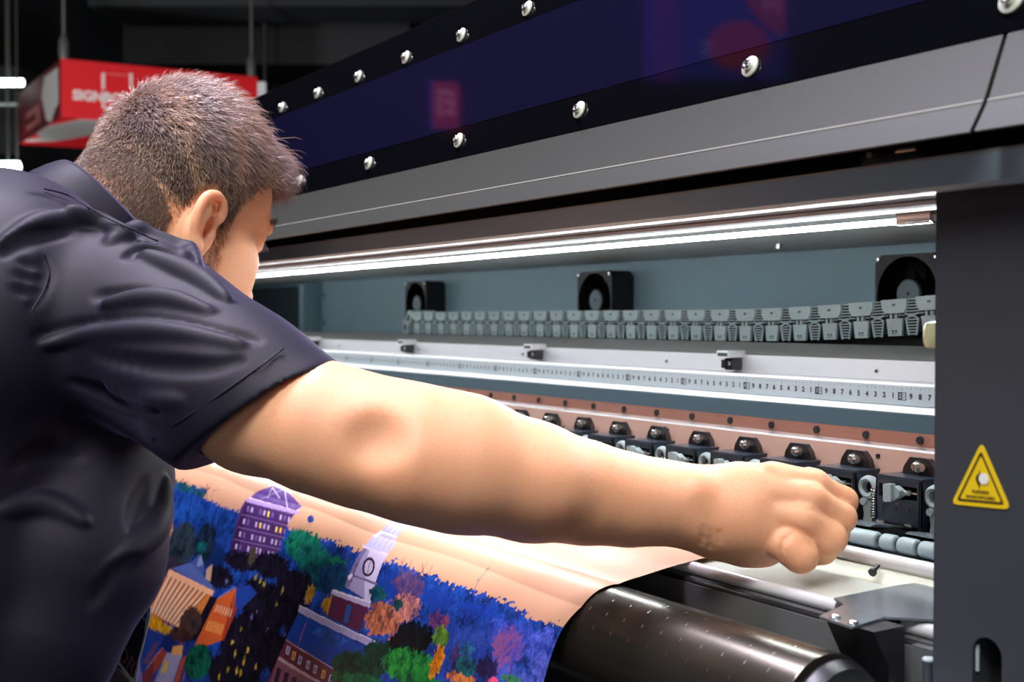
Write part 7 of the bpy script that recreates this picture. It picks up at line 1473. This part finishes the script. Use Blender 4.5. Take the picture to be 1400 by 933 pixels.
FOLDS=[ # points, radius, blend, ridge?, strength
 ([(45,262),(80,270),(120,292),(165,315),(215,330)],.0030,.008,False,0),
 ([(150,332),(190,313),(232,315),(256,336),(270,368)],.0060,.008,True,.0030),
 ([(172,350),(205,336),(240,343),(256,364)],.0080,.012,False,1),
 ([(195,348),(240,368),(280,388),(312,410)],.0080,.014,True,.0011),
 ([(130,404),(180,397),(230,400),(278,413)],.0040,.008,False,1),
 ([(140,416),(190,409),(240,412),(290,426)],.0060,.012,True,.0011),
 ([(50,460),(110,446),(180,440),(250,444),(320,456),(352,464)],.0045,.009,False,1),
 ([(60,472),(120,458),(190,453),(260,458),(330,472)],.0060,.012,True,.0011),
 ([(120,485),(200,498),(280,500),(330,492)],.0055,.014,False,0),
 ([(95,525),(160,548),(220,560)],.0065,.016,False,0),
 ([(150,530),(200,545),(250,548)],.006,.016,True,.0009),
 ([(60,350),(64,372),(58,395),(46,420)],.0030,.006,False,1),
 ([(28,354),(56,363)],.003,.006,False,0),([(22,373),(58,381)],.003,.006,False,0),([(20,393),(54,399)],.003,.006,False,0),
 ([(0,334),(50,308),(110,302),(150,312)],.006,.014,True,.0011),([(0,348),(45,322),(100,316)],.005,.012,False,0),
 ([(95,285),(140,305),(180,322)],.005,.012,True,.0011),
 ([(206,655),(193,700),(192,736)],.009,.012,False,1),
 ([(228,655),(220,700),(203,733),(168,762),(135,795)],.010,.014,True,.0026),
 ([(196,765),(160,792),(128,826)],.009,.014,False,0),
 ([(20,640),(60,620),(110,625)],.007,.018,False,0),
 ([(0,700),(60,690),(120,715)],.007,.018,True,.0009),
]
for f in FOLDS: fold(*f)
# broad random drape
N_=(vnoise(X*9+Y*4+40+0*Z,Z*14+Y*5+40+0*X,3)-.5)*.0015+(vnoise(X*22+40+0*Z+0*Y,Z*30+Y*14+40+0*X,4)-.5)*.002
T.D+=N_.astype(np.float32)
def smax(a,b_,k):
    h=np.clip(.5-.5*(a-b_)/k,0,1); return a*(1-h)+b_*h+k*h*(1-h)
T.D=np.where(near,smax(T.D,pl_,.0035),T.D).astype(np.float32)
# hollow the sleeve behind the hem
Tin=Field(T.x,T.y,T.z,.04)
Tin.cap(Ps[4]-axR*.025,Ps[4]+axR*.12,.0475,.0475,.01)
T.D=smax(T.D,-Tin.D,.003).astype(np.float32); del Tin
T.cap(SHL+(-.018,.015,-.24),SHL+(-.02,.02,-.32),.053,.053,.004,sub=True)
# open at the bottom hem
shm,nt,b=nodes_of('navy_cotton'); b.inputs['Base Color'].default_value=(.0064,.0052,.0145,1); b.inputs['Roughness'].default_value=.62
b.inputs['Sheen Weight'].default_value=.20; b.inputs['Specular IOR Level'].default_value=.3; b.inputs['Sheen Roughness'].default_value=.35; b.inputs['Sheen Tint'].default_value=(.56,.47,1.0,1)
tc=nt.nodes.new('ShaderNodeTexCoord'); wv=nt.nodes.new('ShaderNodeTexNoise'); wv.inputs['Scale'].default_value=1500; nt.links.new(tc.outputs['Object'],wv.inputs['Vector'])
wv2=nt.nodes.new('ShaderNodeTexNoise'); wv2.inputs['Scale'].default_value=26; wv2.inputs['Detail'].default_value=5; nt.links.new(tc.outputs['Object'],wv2.inputs['Vector'])
b1=nt.nodes.new('ShaderNodeBump'); b1.inputs['Strength'].default_value=.12; b1.inputs['Distance'].default_value=.0006; nt.links.new(wv.outputs['Fac'],b1.inputs['Height'])
b2=nt.nodes.new('ShaderNodeBump'); b2.inputs['Strength'].default_value=.10; b2.inputs['Distance'].default_value=.004; nt.links.new(wv2.outputs['Fac'],b2.inputs['Height']); nt.links.new(b1.outputs['Normal'],b2.inputs['Normal']); nt.links.new(b2.outputs['Normal'],b.inputs['Normal'])
shirt=sdf_obj('shirt',T,shm,MAN); shirt['label']='navy cotton short-sleeved shirt'
# stitched seams
def seam(pts,name,r=.0007,off=.0001):
    q=surf(pts,8)
    if q is not None:
        W3=[Vector(a*(b_-off)) for a,b_ in zip(*q)]
        g=G(); g.tube(W3,r,shm,6); g.build(name,shirt)
seam([(60,258),(95,268),(140,295),(190,318),(216,330)],'yoke_seam')
seam([(388,476),(360,498),(312,532),(262,566),(208,600)],'sleeve_hem_seam')
seam([(60,348),(67,372),(60,398),(44,424)],'armhole_seam')
# collar: stand and folded leaf round the neck
def collar(name,top,bot,rt,rb,a0,a1,th,ext=0,sqz=.86):
    ct,cb=np.array(top),np.array(bot); ax=ct-cb; ax/=np.linalg.norm(ax); ex=np.array((1.,0,0)); ex-=ax*(ex@ax); ex/=np.linalg.norm(ex); ey=np.cross(ax,ex)
    if ey[1]<0: ey=-ey
    n=56; vs=[]; fs=[]
    for i in range(n+1):
        a=math.radians(a0+(a1-a0)*i/n); d=ex*math.cos(a)+ey*math.sin(a)*1.0
        fr=max(0,(math.sin(a)))      # towards the front
        e=ext*fr**2
        wob=.0015*math.sin(a*5)
        P0=ct+d*(rt+wob)*np.array(1.0); P1=cb+d*(rb+e*.6+wob)-ax*e
        Pm=(P0+P1)/2+d*.003
        vs+= [P0-d*th,P0,Pm,P1,P1-d*th,Pm-d*th]
    for i in range(n):
        for k in range(6): fs.append((i*6+k,i*6+(k+1)%6,(i+1)*6+(k+1)%6,(i+1)*6+k))
    fs+= [tuple(range(6)),tuple(n*6+k for k in range(5,-1,-1))]
    g=G(); g.add(vs,fs,shm); o=g.build(name,shirt,ang=60); 
    md=o.modifiers.new('sub','SUBSURF'); md.levels=1; md.render_levels=1
    return o
colax=np.array((0,.74,.67))
ct=np.array((-1.122,.272,.090)); cb=ct-colax*.040
collar('collar_stand',ct,cb,.0655,.071,-250,70,.0022)
collar('collar_leaf',ct+colax*.001,cb-colax*.006,.069,.079,-252,72,.0022,ext=.028)
# ---- trousers, belt line and shoes
trm=mat('dark_trousers',(.016,.017,.022),.75,bump=.2,bscale=800); shoe=mat('black_shoe_leather',(.012,.011,.011),.35,coat=.3); sole=mat('shoe_sole',(.02,.02,.02),.8)
L_=Field(grid([(-1.32,-.84,.007)]),grid([(-.16,.34,.007)]),grid([(-1.20,-.34,.007)]),.05)
L_.ell((-1.07,.105,-.42),(.172,.128,.13),.05)
for sx,x in ((1,-.975),(-1,-1.165)):
    L_.chain([(x,.10,-.46),(x+.01*sx,.115,-.72),(x+.012*sx,.06,-1.10),(x+.012*sx,.06,-1.155)],[.098,.070,.062,.066],.04)
sdf_obj('trousers',L_,trm,MAN)
for sx,x in ((1,-.965),(-1,-1.178)):
    g=G(); Fs=Field(grid([(x-.07,x+.07,.004)]),grid([(-.06,.30,.004)]),grid([(-1.2145,-1.08,.004)]),.03)
    Fs.cap((x,.0,-1.175),(x,.06,-1.15),.036,.040,.02); Fs.cap((x,.05,-1.17),(x+.006*sx,.20,-1.185),.042,.034,.03,flat=((0,0,1),1.15)); Fs.cap((x,.05,-1.14),(x,.045,-1.10),.042,.040,.02)
    so_=sdf_obj('shoe',Fs,shoe,MAN)
    g=G(); pr=[(x+.040*math.cos(t)*(1 if math.sin(t)<0 else 1.08),(.0+.11)+.145*math.sin(t)) for t in np.linspace(0,2*PI,28,endpoint=False)]
    g.poly([(a,b_,-1.2195) for a,b_ in pr],.012,(0,0,1),sole); g.build('shoe_sole',so_)
# ---- badge hanging in front of the chest on a lanyard
bm_=dict(edge=mat('badge_edge',(.5,.56,.6),.15,coat=.5),dark=mat('badge_dark',(.012,.016,.03),.25,coat=.6),blue=mat('badge_blue',(.02,.07,.24),.3,coat=.5),paper=mat('badge_paper',(.10,.10,.13),.4),txt=mat('badge_text',(.10,.05,.06),.5))

def bpt(u,v,d=1.03): return at(u,v,d)
g=G(); nrm=(FX,-FY,0)
out=[(193,812),(201,820),(206,830),(205,845),(199,870),(190,905),(184,945),(150,1000),(96,985),(120,905),(158,838)]
g.poly([bpt(u,v) for u,v in out],.0022,(-FX,FY,0),bm_['edge']); bdg=g.build('name_badge',absz=False)
tag(bdg,'clear plastic name badge with blue band hanging in front of the man','badge')
g=G(); off=Vector(nrm)*.0006
def bpoly(pts,m,k=1): g.poly([bpt(u,v)+off*k for u,v in pts],.0003,(-FX,FY,0),m)
bpoly([(192,816),(199,822),(204,831),(203,838),(187,822)],bm_['paper']); bpoly([(187,823),(202,839),(200,848),(182,829)],bm_['blue']); bpoly([(181,831),(199,850),(197,870),(189,900),(183,928),(150,905),(172,856)],bm_['dark'])
bpoly([(155,893),(184,931),(182,935),(153,896)],bm_['edge'],2); bpoly([(150,903),(181,936),(179,950),(120,1008),(100,1005)],bm_['paper'])
for k in range(7):
    a=k/6*PI*1.5; b_=(k+1)/6*PI*1.5
    bpoly([(197+2.2*math.cos(a),828+3*math.sin(a)),(197+3.2*math.cos(a),828+4.2*math.sin(a)),(197+3.2*math.cos(b_),828+4.2*math.sin(b_)),(197+2.2*math.cos(b_),828+3*math.sin(b_))],bm_['edge'],3)
g.build('badge_card',bdg)
g=G(); o_=bpt(186,918)+off*3; e_=bpt(163,888)+off*3; ux=(o_-e_).normalized(); uy=(bpt(176,888)-bpt(168,906)).normalized()
vs,fs=text_mesh('EXHIBITOR',.0165,.0005); xm=max(v[0] for v in vs)
g.add([o_+ux*(v[0]-xm)+uy*v[1] for v in vs],fs,bm_['txt']); bt=g.build('badge_lettering',bdg)
g=G(); g.tube([bpt(197,826),bpt(170,760,1.0),bpt(150,640,1.03)],.0011,bm_['dark'],6); g.build('lanyard',bdg)
# ================================================================== CAMERA, LIGHT
cam=bpy.data.cameras.new('camera'); cam.sensor_width=36; cam.lens=FOC/1400*36; cam.clip_start=.02
co=bpy.data.objects.new('camera',cam); C.objects.link(co); co.location=(0,0,H)
fwd=Vector((-FX*math.cos(PITCH),FY*math.cos(PITCH),-math.sin(PITCH)))
co.rotation_euler=fwd.to_track_quat('-Z','Y').to_euler()
cam.dof.use_dof=True; cam.dof.focus_distance=.98; cam.dof.aperture_fstop=9
S=bpy.context.scene; S.camera=co
S.view_settings.view_transform='Standard'; S.view_settings.look='None'; S.view_settings.gamma=1; S.view_settings.use_curve_mapping=False
S.view_settings.exposure=0
S.cycles.use_denoising=True
S.cycles.sample_clamp_indirect=6
W=bpy.data.worlds.new('world'); S.world=W; W.use_nodes=True
W.node_tree.nodes['Background'].inputs['Color'].default_value=(.05,.055,.08,1); W.node_tree.nodes['Background'].inputs['Strength'].default_value=.25
def area(name,loc,target,sx,sy,power,col):
    l=bpy.data.lights.new(name,'AREA'); l.shape='RECTANGLE'; l.size=sx; l.size_y=sy; l.energy=power; l.color=col
    o=bpy.data.objects.new(name,l); C.objects.link(o); o.location=loc
    d=Vector(target)-Vector(loc); o.rotation_euler=d.to_track_quat('-Z','Y').to_euler(); return o
area('unseen_area_light',(1.5,-1.3,1.55),(-1.0,.6,1.25),1.2,.8,7,(.97,.96,1.0))  # unseen low fill, added at the front to brighten the beam
area('unseen_area_light',(-1.5,.1,3.5),(-1.1,.5,1.2),1.4,.5,135,(.87,.82,1.0))
area('unseen_area_light',(.3,-.75,3.0),(-.75,.55,1.08),1.2,.8,68,(1.0,.96,.95))  # unseen fill, added on the camera side to brighten hand and arm
area('added_sign_light',(-5.2,-1.2,2.6),(-6.9,1.4,2.7),.8,.8,30,(1.0,.97,.95))  # unseen lamp added to brighten the red sign
area('added_sign_light',(-5.4,.2,.8),(-7.0,1.6,2.6),.5,.5,70,(1.0,.97,.95))  # unseen low lamp added to brighten the sign's white underside
area('bay_lamp_light',(-1.75,.748,.0700+H),(-1.75,.58,.95),2.4,.02,7.,(.93,.97,1.0))
